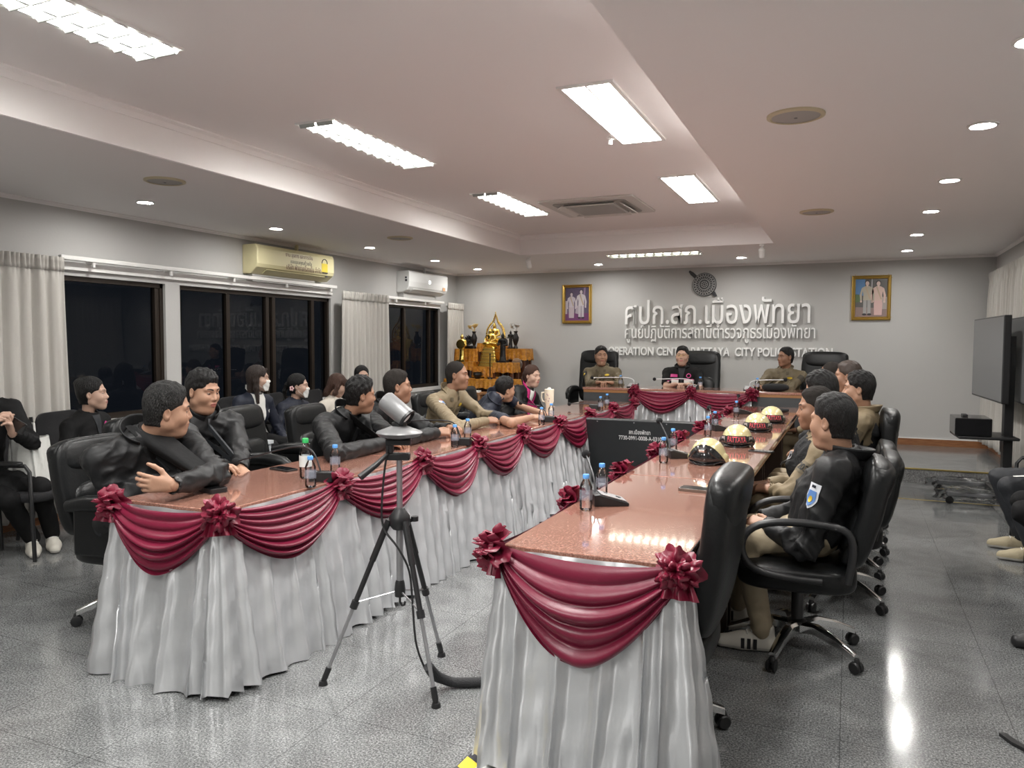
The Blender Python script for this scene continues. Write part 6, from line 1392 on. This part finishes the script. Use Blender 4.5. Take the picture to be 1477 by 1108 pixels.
uniform_bits(p); p.sleeve('arm_patch', 'L', 0.3, Vector((.5, -.85, 0)), 0.085, 0.075, mat('dark_olive_patch', (0.05, 0.042, 0.03), 0.7), 0.005)
# right hand table
p = Person('man in black jacket with blue white shoulder patch, nearest at the right hand table', (-0.12, 3.86, 0.57), aY(1222, 662, 3.86), aY(1200, 607, 3.84), 172, 152, -2, 0, 'mid', 'short', None, 0.5, sw=0.225, hs=1.04, topw=1.32, loose=1.2, h=0.009, hh=0.0032, group=G4, seed=61, wr=1.1, trousers=M_beige, shoes=M_shoew, belly=0.04,
    arms={'L': dict(e=aY(1160, 790, 3.60), w=aY(1106, 757, 3.74), fd=(-.8, .3, -.12), dn=(.1, -.6, .8), hand='cup'), 'R': dict(w=aY(1100, 748, 3.92), fd=(-.7, -.5, -.1), hand='cup')},
    legs={'kL': (-0.43, 3.72, 0.53), 'kR': (-0.42, 3.98, 0.53), 'aL': aZ(1098, 938, 0)+UP*.10, 'aR': (-0.50, 4.1, .1), 'yaw': 180, 'fL': 188})
p.collar(M_jkt, 0.06, 40, 0.078, 0.28); p.watch('L'); sd = Vector((-.75, -.75, 0)); p.sleeve('shield_patch', 'L', 0.36, sd, 0.062, 0.115, M_patchw, 0.006, shield); p.sleeve('patch_centre', 'L', 0.39, sd, 0.044, 0.070, M_patchb, 0.009, shield); p.sleeve('patch_bar', 'L', 0.24, sd, 0.022, 0.012, M_navy, 0.009); p.sleeve('patch_figure', 'L', 0.40, sd, 0.018, 0.030, M_badge, 0.012, ell_shape)
o = bpy.data.objects['person']
b = BM()
for k in range(3): pass
b.free()
for o in [c for c in p.o.children if c.name.startswith('shoe')]:
    for sx in (-1, 1):
        for k in range(3):
            b = BM(); box(b, sx*0.047-0.003, sx*0.047+0.003, -0.008+k*0.028, 0.008+k*0.028, 0.018, 0.066, Matrix.Rotation(math.radians(0), 4, 'X')); bmesh.ops.transform(b, matrix=Matrix.Shear('XZ', 4, (0, 0)), verts=b.verts); obj('shoe_stripe', b, M_black, o, smooth=False)
p = Person('officer in khaki with black vest and 203 arm patch at the right hand table', (-0.02, 4.70, 0.57), aY(1184, 634, 4.68), aY(1176, 589, 4.66), 178, 186, -4, 0, 'tan', 'fade', M_stub, 0.0, sw=0.19, hs=1.0, top=M_khaki, trousers=M_khaki, group=G4, seed=67, wr=1.0, shoes=M_shoeb,
    arms={'L': dict(e=aY(1138, 712, 4.46), w=aY(1112, 706, 4.55), fd=(-.9, .3, -.1), dn=(0, -.5, .85), hand='cup'), 'R': dict(w=aY(1105, 698, 4.75), fd=(-.8, -.4, 0), hand='cup')})
def vest(p, pouches=True):
    v = Field(npv(p.hip)-0.35, npv(p.neck)+0.35, 0.011); R3 = np.array([[p.r[i], p.f[i], p.u[i]] for i in range(3)]); L = (p.neck-p.hip).length
    v.ell(npv(p.hip+p.u*(0.55*L)+p.f*.04), (0.19, 0.165, 0.21), 0, R3); v.ell(npv(p.hip+p.u*(0.30*L)+p.f*.03), (0.18, 0.155, 0.14), 0.05, R3)
    for sg in (-1, 1): v.cone(p.chest(0.7, 0.10*sg)+p.f*0.09, p.chest(0.97, 0.10*sg)+p.f*0.01, 0.045, 0.035, 0.02); v.cone(p.chest(0.7, 0.10*sg)-p.f*0.08, p.chest(0.97, 0.10*sg)-p.f*0.01, 0.045, 0.035, 0.02)
    if pouches:
        for k in range(4): c = p.chest(0.30, -0.12+0.08*k)+p.f*0.19; v.cone(c-p.u*0.04, c+p.u*0.04, 0.036, 0.036, 0.008)
        for k in range(2): c = p.chest(0.62, -0.09+0.18*k)+p.f*0.19; v.cone(c-p.u*0.03, c+p.u*0.05, 0.032, 0.032, 0.008)
        for k in range(2): c = p.chest(0.40, -0.19)+p.f*(0.05-0.1*k); v.cone(c-p.u*0.04, c+p.u*0.05, 0.034, 0.034, 0.008)
    vs, Q = v.nets(1); vs = vs+vnormals(vs, Q)*wrinkle(vs, p.seed+3, 0.006, 60)[:, None]; p.child('tactical_vest', vs, Q, M_vest); p.vb = bvh_of(vs, Q)
vest(p); p.collar(M_khaki, 0.05, 20, 0.07, 0.25); sd = Vector((-.6, -.8, 0.2)); p.sleeve('number_patch', 'L', 0.42, sd, 0.085, 0.07, mat('tan_patch', (0.13, 0.105, 0.065), 0.7), 0.005)
def sleeve_text(p, k, t, out, body, w, h, m):
    S, E = p.sh[k], p.el[k]; c = S.lerp(E, t); ay = (S-E).normalized(); d = Vector(out); d = (d-ay*d.dot(ay)).normalized(); ax = ay.cross(d); me = text_mesh(body, 0.05, 0.001, offset=0.0012)
    xs = [v.co.x for v in me.vertices]; zs = [v.co.y for v in me.vertices]
    for v in me.vertices:
        q = c+ax*(((v.co.x-min(xs))/(max(xs)-min(xs))-0.5)*w)+ay*(((v.co.y-min(zs))/(max(zs)-min(zs))-0.5)*h); r = p.bvh.ray_cast(q+d*0.4, -d); v.co = (r[0] if r[0] else q)+d*(0.007+v.co.z)-p.base
    link_mesh('patch_number', me, m, p.o, smooth=False)
sleeve_text(p, 'L', 0.42, sd, '203', 0.065, 0.04, M_black)
b = BM(); tube(b, [p.chest(.9, -.08)+p.f*.17, p.chest(.8, -.05)+p.f*.2, p.chest(.6, -.07)+p.f*.2, p.chest(.4, -.03)+p.f*.2], 0.004, 6); p.bmchild('radio_cord', b, M_black); p.decal('silver_clip', p.chest(.86, -.07), -p.f, p.r, p.u, 0.035, 0.06, M_grey, 0.03, bvh=p.vb)
p = Person('black haired person bending forward between the officers at the right hand table', (0.0, 5.36, 0.57), aY(1199, 593, 5.38), aY(1184, 564, 5.36), 176, 165, -16, 0, 'mid', 'crop', None, 0.2, top=M_khaki, trousers=M_khaki, group=G4, seed=71, shoes=M_shoeb, hs=1.05); vest(p)
p = Person('young officer with black hair and 01 sleeve patch seated back from the right hand table', (0.05, 5.98, 0.57), aY(1252, 602, 5.98), aY(1238, 561, 5.95), 174, 176, 0, 0, 'mid', 'crop', None, 0.3, top=M_khaki, trousers=M_khaki, group=G4, seed=73, shoes=M_shoeb, sw=0.2, topw=1.08, hs=1.02)
vest(p, False); p.collar(M_khaki, 0.055, 20, 0.07, 0.25); sd = Vector((-.05, -1, 0)); p.sleeve('number_patch', 'L', 0.38, sd, 0.09, 0.075, bpy.data.materials['tan_patch'], 0.005); sleeve_text(p, 'L', 0.40, sd, '01', 0.045, 0.035, M_black)
p = Person('officer with dark brown cropped hair second from the stage at the right hand table', (0.06, 6.85, 0.57), aY(1232, 573, 6.87), aY(1222, 543, 6.85), 175, 172, 0, 0, 'tan', 'fade', mat('dark_brown_crop', (0.03, 0.018, 0.012), 0.6), 0.3, top=M_khaki, trousers=M_khaki, group=G4, seed=79, shoes=M_shoeb, hs=1.05)
p = Person('officer with shaved head nearest the stage at the right hand table', (-0.12, 7.75, 0.57), aY(1207, 567, 7.77), aY(1197, 541, 7.75), 175, 172, 0, 0, 'tan', 'buzz', M_stub, 0.3, top=M_khaki, trousers=M_khaki, group=G4, seed=83, shoes=M_shoeb, hs=1.02)
# right edge
LL = lambda y: {'R': dict(w=(1.36, y+0.2, 0.60), fd=(-.5, 0, -.3)), 'L': dict(w=(1.36, y-0.2, 0.60), fd=(-.5, 0, -.3))}
p = Person('person in dark trousers and tan sneakers seated by the right wall, legs only in view', (1.33, 6.25, 0.53), (1.36, 6.27, 1.04), (1.32, 6.26, 1.22), 178, 175, 0, 0, 'mid', 'short', None, top=M_blk, trousers=M_dkgrey, shoes=M_shoet, arms=LL(6.25), group='people by the right wall', seed=89,
    legs={'kR': (1.00, 6.42, 0.50), 'kL': (1.01, 6.10, 0.49), 'aR': (1.14, 6.38, 0.10), 'aL': (1.15, 6.04, 0.10), 'yaw': 180})
p.decal('lap_strap', Vector((1.10, 6.1, 0.6)), (0, 0, -1), X1, Y1, 0.14, 0.03, M_wht, 0.004, bvh=p.gb)
p = Person('person in black trousers at the right edge nearer the camera, knee and shoe in view', (1.28, 5.30, 0.53), (1.32, 5.30, 1.04), (1.28, 5.29, 1.22), 178, 175, 0, 0, 'mid', 'short', None, top=M_blk, trousers=M_blk, shoes=M_shoeb, arms=LL(5.30), group='people by the right wall', seed=97,
    legs={'kR': (0.98, 5.46, 0.50), 'kL': (0.95, 5.24, 0.48), 'aR': (1.22, 5.40, 0.10), 'aL': (1.24, 5.15, 0.10), 'yaw': 180})
p = Person('person out of frame at right whose black shoe tip reaches in', (1.25, 4.25, 0.53), (1.29, 4.25, 1.04), (1.25, 4.24, 1.22), 178, 175, 0, 0, 'mid', 'short', None, top=M_blk, trousers=M_blk, shoes=M_shoeb, arms=LL(4.25), group='people by the right wall', seed=101,
    legs={'kR': (0.98, 4.38, 0.50), 'kL': (0.98, 4.12, 0.49), 'aR': (0.95, 4.30, 0.10), 'aL': (1.15, 4.05, 0.10), 'yaw': 180})
for y, l in ((6.25, 'dark chair of the person in tan sneakers by the right wall'), (5.30, 'dark chair at the right edge of view, under black trousers'), (4.25, 'dark chair just outside the right edge of view')): mesh_chair(l, 1.32, y, 90, 'chairs by the right wall')
# office chairs
gc = 'black leather chairs at the window side tables'
office_chair('black leather armchair of the heavyset man at the left near corner', -3.36, 2.86, -80, 0, 0.94, group=gc, tilt=12)
office_chair('black leather armchair of the young man leaning back', -3.72, 3.45, -85, 0, 0.98, group=gc)
office_chair('black leather armchair with broad shiny back left empty looking, behind the spiky haired man', -3.70, 4.30, -80, 0, 0.98, group=gc)
office_chair('black leather armchair of the older man in black jacket', -3.78, 5.10, -85, 0, 0.93, group=gc); office_chair('black leather armchair left of the khaki officer', -3.80, 6.22, -85, 0, 0.95, group=gc); office_chair('black leather armchair of the man in navy polo', -3.80, 7.05, -85, 0, 0.92, group=gc); office_chair('black leather armchair of the woman with magenta collar', -3.86, 8.12, -85, 0, 0.92, group=gc)
gh = 'tall black leather chairs at the head table'
for x, l in ((-3.25, 'tall black leather chair of the left officer at the head table'), (-1.85, 'tall black leather chair behind the woman at the head table'), (-0.33, 'tall empty black leather chair right of the right officer on the stage')): office_chair(l, x, 10.18, 180 if x < -1 else 172, STAGE, 1.17, 0.56, True, False, gh, 8, 0.46)
office_chair('black leather chair of the right officer at the head table', -0.80, 10.2, 180, STAGE, 0.90, 0.52, True, False, gh, 8, 0.46)
gr = 'black leather chairs at the right hand tables'
office_chair('empty black leather chair pushed tight against the near end of the right hand table', -0.66, 2.74, 90, 0, 1.0, 0.5, False, True, gr, 8, plain=True)
office_chair('black chair with loop arms and chrome base of the nearest man at right', -0.20, 3.82, 93, 0, 0.93, 0.50, False, True, gr, 14)
office_chair('black leather chair of the officer with the 203 patch', -0.06, 4.70, 90, 0, 0.84, 0.50, False, True, gr, 10); office_chair('black leather chair of the person bending forward', -0.05, 5.36, 90, 0, 0.82, 0.48, False, True, gr)
office_chair('black leather chair behind the young officer with the 01 patch', 0.0, 5.98, 90, 0, 0.98, 0.50, False, True, gr, 5); office_chair('black leather chair second from the stage at the right hand table', 0.03, 6.85, 90, 0, 0.80, 0.5, False, True, gr); office_chair('black leather chair nearest the stage at the right hand table', -0.10, 7.75, 90, 0, 0.80, 0.5, False, True, gr)
# ---------------------------------------------------------------- the golden altar in the far left corner
M_orange = mat('orange_satin', (0.50, 0.20, 0.018), 0.4, 0.1, bump=(30, 0.3)); ramp_tex(M_orange, 'noise', 28, [(0.4, (0.36, 0.13, 0.012)), (0.6, (0.60, 0.27, 0.03))])
M_altarwood = mat('altar_wood', (0.10, 0.035, 0.018), 0.4); M_bronze = mat('dark_bronze', (0.022, 0.02, 0.02), 0.35, 0.5); M_lotg = mat('gilded_petals', (0.7, 0.52, 0.22), 0.35, 0.6); M_lots = mat('silver_petals', (0.65, 0.65, 0.64), 0.3, 0.7)
gA = 'orange draped tables of the altar'
def altar_table(px0, px1, pyt, Y, dep, drop, label, legs=True):
    a, c = aY(px0, pyt, Y), aY(px1, pyt, Y); z = a.z; w = (c.x-a.x)/2; xc = (a.x+c.x)/2
    t = thing('altar_table', label, 'altar table', (xc, Y+dep/2, STAGE), 0, gA); H = z-STAGE
    b = BM(); box(b, -w*.94, w*.94, -dep/2, dep/2, H-0.03, H-0.006); obj('tabletop', b, M_altarwood, t, smooth=False)
    for sx in (-1, 1):
        for sy in (-1, 1): b = BM(); box(b, sx*w*.84-0.018, sx*w*.84+0.018, sy*dep*.4-0.018, sy*dep*.4+0.018, 0, H-0.03); obj('leg', b, M_altarwood, t, smooth=False)
    b = BM(); per = rrect(2*w, dep+0.02, 0.02, 4); n = len(per); m = 240
    P = []; tot = sum((Vector(per[i])-Vector(per[i-1])).length for i in range(n)); 
    for k in range(m):
        d = tot*k/m; i = 0
        while True:
            q0, q1 = Vector(per[i % n]), Vector(per[(i+1) % n]); l = (q1-q0).length
            if d <= l or i > 2*n: break
            d -= l; i += 1
        P.append(q0.lerp(q1, d/l if l else 0))
    rings = []
    for j in range(9):
        v = j/8; r = []
        for k, q in enumerate(P):
            s = tot*k/m; wv = math.sin(s*2*math.pi/0.07+px0)*0.010*v+math.sin(s*2*math.pi/0.19+px1)*0.008*v; nd = Vector((q.x/max(w, .01), q.y/(dep/2))); nd.normalize()
            zz = H-drop*v*(1+0.06*math.sin(s*2*math.pi/0.15)*v)-(0.012*abs(math.sin(s*2*math.pi/0.05)) if j == 8 else 0); r.append(b.verts.new((q.x+nd.x*(wv+0.012*v), q.y+nd.y*(wv+0.012*v), zz)))
        rings.append(r)
    for A, B in zip(rings[:-1], rings[1:]):
        for k in range(m): b.faces.new((A[k], A[(k+1) % m], B[(k+1) % m], B[k]))
    b.faces.new(rings[0]); obj('cloth', b, M_orange, t, sharp=50)
    return z
YB3, YB2, YB1 = 10.70, 10.36, 10.02
zc = altar_table(688, 721, 495, 10.72, 0.30, 0.12, 'tallest orange draped altar table at the back, under the arched gold statue')
zl = altar_table(656, 689, 503, YB3, 0.30, 0.20, 'orange draped altar table at upper left with the dark serpent hooded figure'); zrr = altar_table(717, 758, 503, YB3, 0.30, 0.16, 'orange draped altar table at upper right with the silver flower vase')
altar_table(665, 682, 522, YB2+.05, 0.22, 0.12, 'small orange draped altar table at lower left'); zr2 = altar_table(710, 740, 523, YB2, 0.26, 0.14, 'orange draped altar table at right under the black standing figure')
zm = altar_table(682, 710, 529, YB2, 0.30, 0.14, 'middle orange draped altar table carrying the golden tiered throne')
zf = altar_table(640, 754, 546, YB1, 0.30, 0.12, 'long low orange draped altar table at the front with incense pot')
gS = 'statues on the altar'
def buddha(name, label, x, y, z, s, m, arch=False, hood=False):
    f = Field((-0.5, -0.35, -0.02), (0.5, 0.35, 1.05), 0.016)
    f.chain([(-0.36, -0.08, 0.10), (-0.10, -0.22, 0.09), (0.12, -0.20, 0.10)], [0.085, 0.085, 0.06], 0.03); f.chain([(0.36, -0.08, 0.10), (0.10, -0.20, 0.14), (-0.14, -0.18, 0.16)], [0.085, 0.08, 0.055], 0.03); f.ell((0, 0, 0.10), (0.26, 0.18, 0.10), 0.04)
    f.cone((0, 0, 0.14), (0, 0, 0.50), 0.135, 0.165, 0.05, ((0, 1, 0), 0.72)); f.cone((-0.19, 0, 0.55), (0.19, 0, 0.55), 0.075, 0.075, 0.05)
    f.chain([(0.22, 0, 0.55), (0.29, -0.02, 0.34), (0.05, -0.17, 0.20)], [0.06, 0.055, 0.035], 0.03); f.chain([(-0.22, 0, 0.55), (-0.30, -0.02, 0.34), (-0.24, -0.20, 0.19)], [0.06, 0.055, 0.035], 0.03)
    f.cone((0, 0, 0.58), (0, -0.01, 0.70), 0.06, 0.06, 0.03); f.ell((0, -0.015, 0.775), (0.09, 0.10, 0.115), 0.03); f.ell((0, 0.0, 0.88), (0.055, 0.055, 0.05), 0.03); f.cone((0, 0, 0.90), (0, 0, 1.0), 0.035, 0.006, 0.02)
    for sx in (-1, 1): f.cone((0.09*sx, 0, 0.80), (0.085*sx, 0, 0.70), 0.016, 0.02, 0.01)
    f.ell((0, -0.11, 0.77), (0.015, 0.02, 0.03), 0.015)
    f.cone((0.13, -0.09, 0.55), (-0.05, -0.14, 0.25), 0.03, 0.03, 0.03)
    vs, Q = f.nets(1); t = thing(name, label, 'statue', (x, y, z), 0, gS)
    link_mesh('figure', np_mesh('figure', vs*s+np.array((0, 0, 0.10*s)), Q), m, t)
    b = BM(); lathe(b, [(0.40*s, 0), (0.42*s, 0.03*s), (0.36*s, 0.05*s), (0.40*s, 0.09*s), (0.44*s, 0.11*s), (0, 0.12*s)], 28, Matrix.Diagonal((1, 0.75, 1, 1))); obj('lotus_base', b, m, t)
    if arch:
        b = BM(); pts = []
        for k in range(41):
            u = k/40; a = math.pi*(1-u); w = 0.52*s*math.cos(a)*(1 if True else 0); h = 0.12*s+1.0*s*math.sin(a)**0.75; 
            if 0.36 < u < 0.64: h += 0.42*s*(1-abs(u-0.5)/0.14)**1.6
            pts.append((w*(1-0.35*max(0, math.sin(a)-0.5)), 0.12*s, h+0.006*math.sin(k*2.6)))
        tube(b, pts, 0.035*s, 8); tube(b, [(p[0]*0.86, p[1]+0.01, 0.12*s+(p[2]-0.12*s)*0.9) for p in pts], 0.02*s, 6)
        for k in range(2, 39): p = pts[k]; ball(b, (p[0]*1.06, p[1], p[2]+0.02*s), (0.03*s, 0.02*s, 0.055*s), 6)
        obj('flame_arch', b, m, t)
    if hood:
        b = BM()
        for k in range(7):
            a = math.radians(-66+22*k); tube(b, [(0.12*s*math.sin(a), 0.12*s, 0.45*s), (0.36*s*math.sin(a), 0.13*s, 0.55*s+0.45*s*math.cos(a)), (0.40*s*math.sin(a), 0.02*s, 0.60*s+0.52*s*math.cos(a))], [0.06*s, 0.075*s, 0.03*s], 8)
        obj('serpent_hood', b, m, t)
    return t
c = aY(703, 500, YB2+.05); b = BM()
# golden tiered throne + large figure
t = thing('altar_throne', 'golden stepped throne under the large golden seated statue', 'altar throne', (c.x, YB2+0.16, zm), 0)
zt = aY(703, 501, YB2+.05).z-zm; b = BM(); prev = 0
for k in range(6):
    w = 0.16*(1-0.07*k); z0, z1 = zt*k/6, zt*(k+1)/6; prism(b, rrect(2*w, 1.5*w, 0.02), z0, z0+(z1-z0)*0.65); prism(b, rrect(2*w*0.90, 1.35*w, 0.02), z0+(z1-z0)*0.65, z1)
obj('steps', b, M_goldleaf, t, smooth=False, bevel=0.004)
buddha('golden_statue', 'large golden seated statue on the stepped throne at the middle of the altar', c.x, YB2+0.16, zm+zt, 0.275, M_goldleaf)
buddha('golden_statue', 'golden seated statue framed by a pointed flame arch, topmost at the back of the altar', aY(713, 495, 10.85).x, 10.86, zc, 0.30, M_goldleaf, True)
buddha('dark_statue', 'dark bronze seated figure under a serpent hood at upper left of the altar', aY(674.5, 502, YB3+.12).x, YB3+.14, zl, 0.19, M_bronze, False, True)
def standing(name, label, x, y, z, h, m, fan=False):
    f = Field((-0.3, -0.25, -0.02), (0.3, 0.25, 1.05), 0.014)
    f.cone((0, 0, 0.12), (0, 0, 0.50), 0.11, 0.085, 0.0, ((0, 1, 0), 0.75)); f.cone((0, 0, 0.48), (0, 0, 0.72), 0.085, 0.10, 0.04, ((0, 1, 0), 0.7)); f.cone((-0.1, 0, 0.74), (0.1, 0, 0.74), 0.05, 0.05, 0.04)
    f.chain([(0.13, 0, 0.74), (0.16, -0.03, 0.58), (0.07, -0.10, 0.56)], [0.04, 0.035, 0.025], 0.02); f.chain([(-0.13, 0, 0.74), (-0.16, -0.03, 0.58), (-0.07, -0.10, 0.60)], [0.04, 0.035, 0.025], 0.02)
    f.cone((0, 0, 0.76), (0, 0, 0.84), 0.04, 0.04, 0.02); f.ell((0, -0.01, 0.875), (0.06, 0.065, 0.075), 0.02); f.cone((0, 0, 0.93), (0, 0, 1.01), 0.03, 0.006, 0.02); f.cone((0, 0, 0.0), (0, 0, 0.10), 0.15, 0.11, 0.02)
    vs, Q = f.nets(1); t = thing(name, label, 'statue', (x, y, z), 0, gS); link_mesh('figure', np_mesh('figure', vs*h, Q), m, t)
    b = BM(); prism(b, rrect(0.34*h, 0.30*h, 0.02*h), 0, 0.06*h); obj('plinth', b, m, t, smooth=False)
    if fan: b = BM(); lathe(b, [(0.17*h, -0.015*h), (0.18*h, 0), (0.17*h, 0.015*h), (0, 0.02*h)], 20, Matrix.Translation((0, -0.12*h, 0.62*h)) @ XF); lathe(b, [(0, -0.016*h), (0.16*h, -0.014*h)], 20, Matrix.Translation((0, -0.12*h, 0.62*h)) @ XF, cap=False); obj('round_fan', b, m, t)
zz = aY(664, 521, YB2).z
standing('golden_figure', 'slim golden standing figure with round fan at left end of the altar', aY(664, 520, YB2+.1).x, YB2+.16, aY(664, 522, YB2+.05).z, 0.43, M_goldleaf, True)
standing('dark_figure', 'black standing figure in front at right of the golden throne', aY(724.5, 522, YB2+.1).x, YB2+.12, zr2, 0.45, M_bronze); standing('dark_figure', 'small dark standing figure beside the silver flower vase', aY(735, 502, YB3+.1).x, YB3+.14, zrr, 0.28, M_bronze)
def vase(label, px, z, m):
    x = aY(px, 500, YB3+.12).x; t = thing('vase', label, 'vase', (x, YB3+.14, z), 0, 'dark vases on the altar')
    b = BM(); lathe(b, [(0.035, 0), (0.036, 0.02), (0.02, 0.05), (0.045, 0.12), (0.052, 0.17), (0.03, 0.22), (0.022, 0.24), (0.036, 0.27)], 20); obj('body', b, M_bronze, t)
    rnd = random.Random(int(px)); b = BM()
    for k in range(5):
        a = 2*math.pi*k/5+0.3; r = 0.07 if k else 0.0; c = Vector((r*math.cos(a)*1.3, r*math.sin(a)*0.5, 0.32+0.03*rnd.random())); tube(b, [(0, 0, 0.26), c*0.6+Vector((0, 0, .12)), c], 0.004, 6)
        for j in range(6): aa = j*math.pi/3; ball(b, c+Vector((0.016*math.cos(aa), 0.016*math.sin(aa), 0.018)), (0.010, 0.010, 0.030), 6, Matrix.Rotation(0.5, 3, Vector((-math.sin(aa), math.cos(aa), 0))))
    obj('lotus_flowers', b, m, t)
vase('dark vase with gilded lotus flowers at upper left of the altar', 683, zl, M_lotg); vase('dark vase with silver lotus flowers at upper right of the altar', 743, zrr, M_lots)
t = thing('incense_pot', 'dark round incense pot on the long front altar table', 'incense pot', (aY(687, 546, YB1+.1).x, YB1+.14, zf)); b = BM(); lathe(b, [(0.03, 0), (0.045, 0.015), (0.07, 0.06), (0.06, 0.09), (0.068, 0.10), (0.05, 0.10), (0.045, 0.08), (0, 0.08)], 22, cap=False); obj('body', b, M_bronze, t)
for sx in (-1, 1): b = BM(); tube(b, [(0.065*sx, 0, 0.05), (0.09*sx, 0, 0.06), (0.085*sx, 0, 0.085), (0.06*sx, 0, 0.085)], 0.006, 6); obj('handle', b, M_bronze, t)
b = BM(); lathe(b, [(0.035, 0), (0.03, 0.02), (0.008, 0.03), (0.008, 0.36), (0.016, 0.37), (0, 0.38)], 12); o = obj('candle_stick', b, M_bronze); o.location = (aY(705.5, 546, YB1+.1).x, YB1+.13, zf); tag(o, 'tall thin dark candle stick before the golden throne', 'candlestick')
for px, l in ((700, 'small brass offering bowl right of the incense pot'), (717, 'small brass offering bowl by the candle stick'), (731, 'small brass offering bowl at right on the front altar table')):
    b = BM(); lathe(b, [(0.018, 0), (0.02, 0.01), (0.035, 0.035), (0.03, 0.032), (0, 0.015)], 14, cap=False); o = obj('offering_bowl', b, M_gold); o.location = (aY(px, 546, YB1+.1).x, YB1+.12, zf); tag(o, l, 'bowl', 'offering bowls on the altar')
b = BM(); lathe(b, [(0.0, 0), (0.07, 0.004), (0.085, 0.014), (0.088, 0.012)], 26, XF, cap=False); o = obj('silver_plate', b, M_lots); o.location = (aY(746, 523, 10.66).x, 10.664, aY(746, 523, 10.66).z-0.02); o.rotation_euler = (math.radians(8), 0, 0); tag(o, 'round silver plate leaning under the upper right altar table', 'plate')
t = thing('carved_cabinet', 'dark wood cabinet behind the right side of the altar', 'cabinet', (aY(750, 540, 10.9).x, 10.88, STAGE)); b = BM(); box(b, -0.14, 0.10, -0.10, 0.12, 0, aY(750, 519, 10.8).z-STAGE); obj('body', b, M_altarwood, t, smooth=False, bevel=0.006)
b = BM(); box(b, -0.12, 0.08, -0.106, -0.10, 0.1, 0.55); obj('door', b, M_altarwood, t, smooth=False)
q = aY(681, 566, 9.55); t = thing('wooden_stool', 'carved wooden stool before the altar holding a white folder', 'stool', (q.x, 9.62, STAGE)); H = q.z-STAGE
b = BM(); prism(b, rrect(0.30, 0.26, 0.02), H-0.03, H); obj('seat', b, M_wood, t, smooth=False)
for sx in (-1, 1):
    for sy in (-1, 1): b = BM(); tube(b, [(0.12*sx, 0.10*sy, H-0.03), (0.14*sx, 0.12*sy, H*0.6), (0.10*sx, 0.085*sy, H*0.25), (0.13*sx, 0.11*sy, 0.008)], [0.02, 0.024, 0.018, 0.024], 8); obj('leg', b, M_wood, t)
for a in (0, math.pi/2): b = BM(); box(b, -0.12, 0.12, -0.012, 0.012, H-0.11, H-0.03, Matrix.Rotation(a, 4, 'Z')); obj('apron', b, M_wood, t, smooth=False)
b = BM(); box(b, -0.11, 0.11, -0.09, 0.09, 0, 0.02); o = obj('white_folder', b, M_paper, smooth=False); o.location = (q.x-0.02, 9.60, STAGE+H); o.rotation_euler.z = 0.3; tag(o, 'white folder lying on the carved stool by the khaki officer', 'folder')
# white shopping bag and paper tub by the window chairs
q = aX(42, 735, -5.12); b = BM(); f = lambda u, v: Vector((0.15*sq(math.cos(2*math.pi*u), .35)*(1-.12*v)+0.008*math.sin(9*u*6.28+4*v), 0.075*sq(math.sin(2*math.pi*u), .35)*(1-.25*v)+0.008*math.sin(7*u*6.28+6*v), 0.34*v+0.012*math.sin(4*math.pi*u)*v))
t = thing('carrier_bag', 'white plastic carrier bag standing beside the person with the phone', 'bag', (-5.10, 3.45, 0.465)); grid(b, f, 48, 10); b2 = obj('sack', b, mat('bag_plastic', (0.66, 0.66, 0.63), 0.35, bump=(20, 0.4)), t, sharp=0)
b = BM(); tube(b, [(-0.06, 0, 0.33), (-0.05, 0, 0.43), (0.05, 0, 0.43), (0.06, 0, 0.33)], 0.008, 6); obj('handle', b, M_wht, t)
mesh_chair('black mesh chair under the white carrier bag', -5.14, 3.46, -70)
t = thing('paper_tub', 'clear white plastic tub of papers between the young man and the masked woman', 'tub', (-4.75, 5.0, 0.0)); c = aX(352, 655, -4.75); t.location = (c.x, c.y, 0)
b = BM(); prism(b, rrect(0.40, 0.26, 0.03), c.z-0.10, c.z+0.09); obj('box', b, mat('milky_plastic', (0.6, 0.63, 0.66), 0.35), t, smooth=False, bevel=0.01)
b = BM(); prism(b, rrect(0.43, 0.29, 0.03), c.z+0.09, c.z+0.115); obj('lid', b, mat('milky_lid', (0.7, 0.73, 0.75), 0.3), t, smooth=False)
b = BM(); prism(b, rrect(0.36, 0.30, 0.02), 0.0, c.z-0.10); obj('pedestal', b, M_black, t, smooth=False)
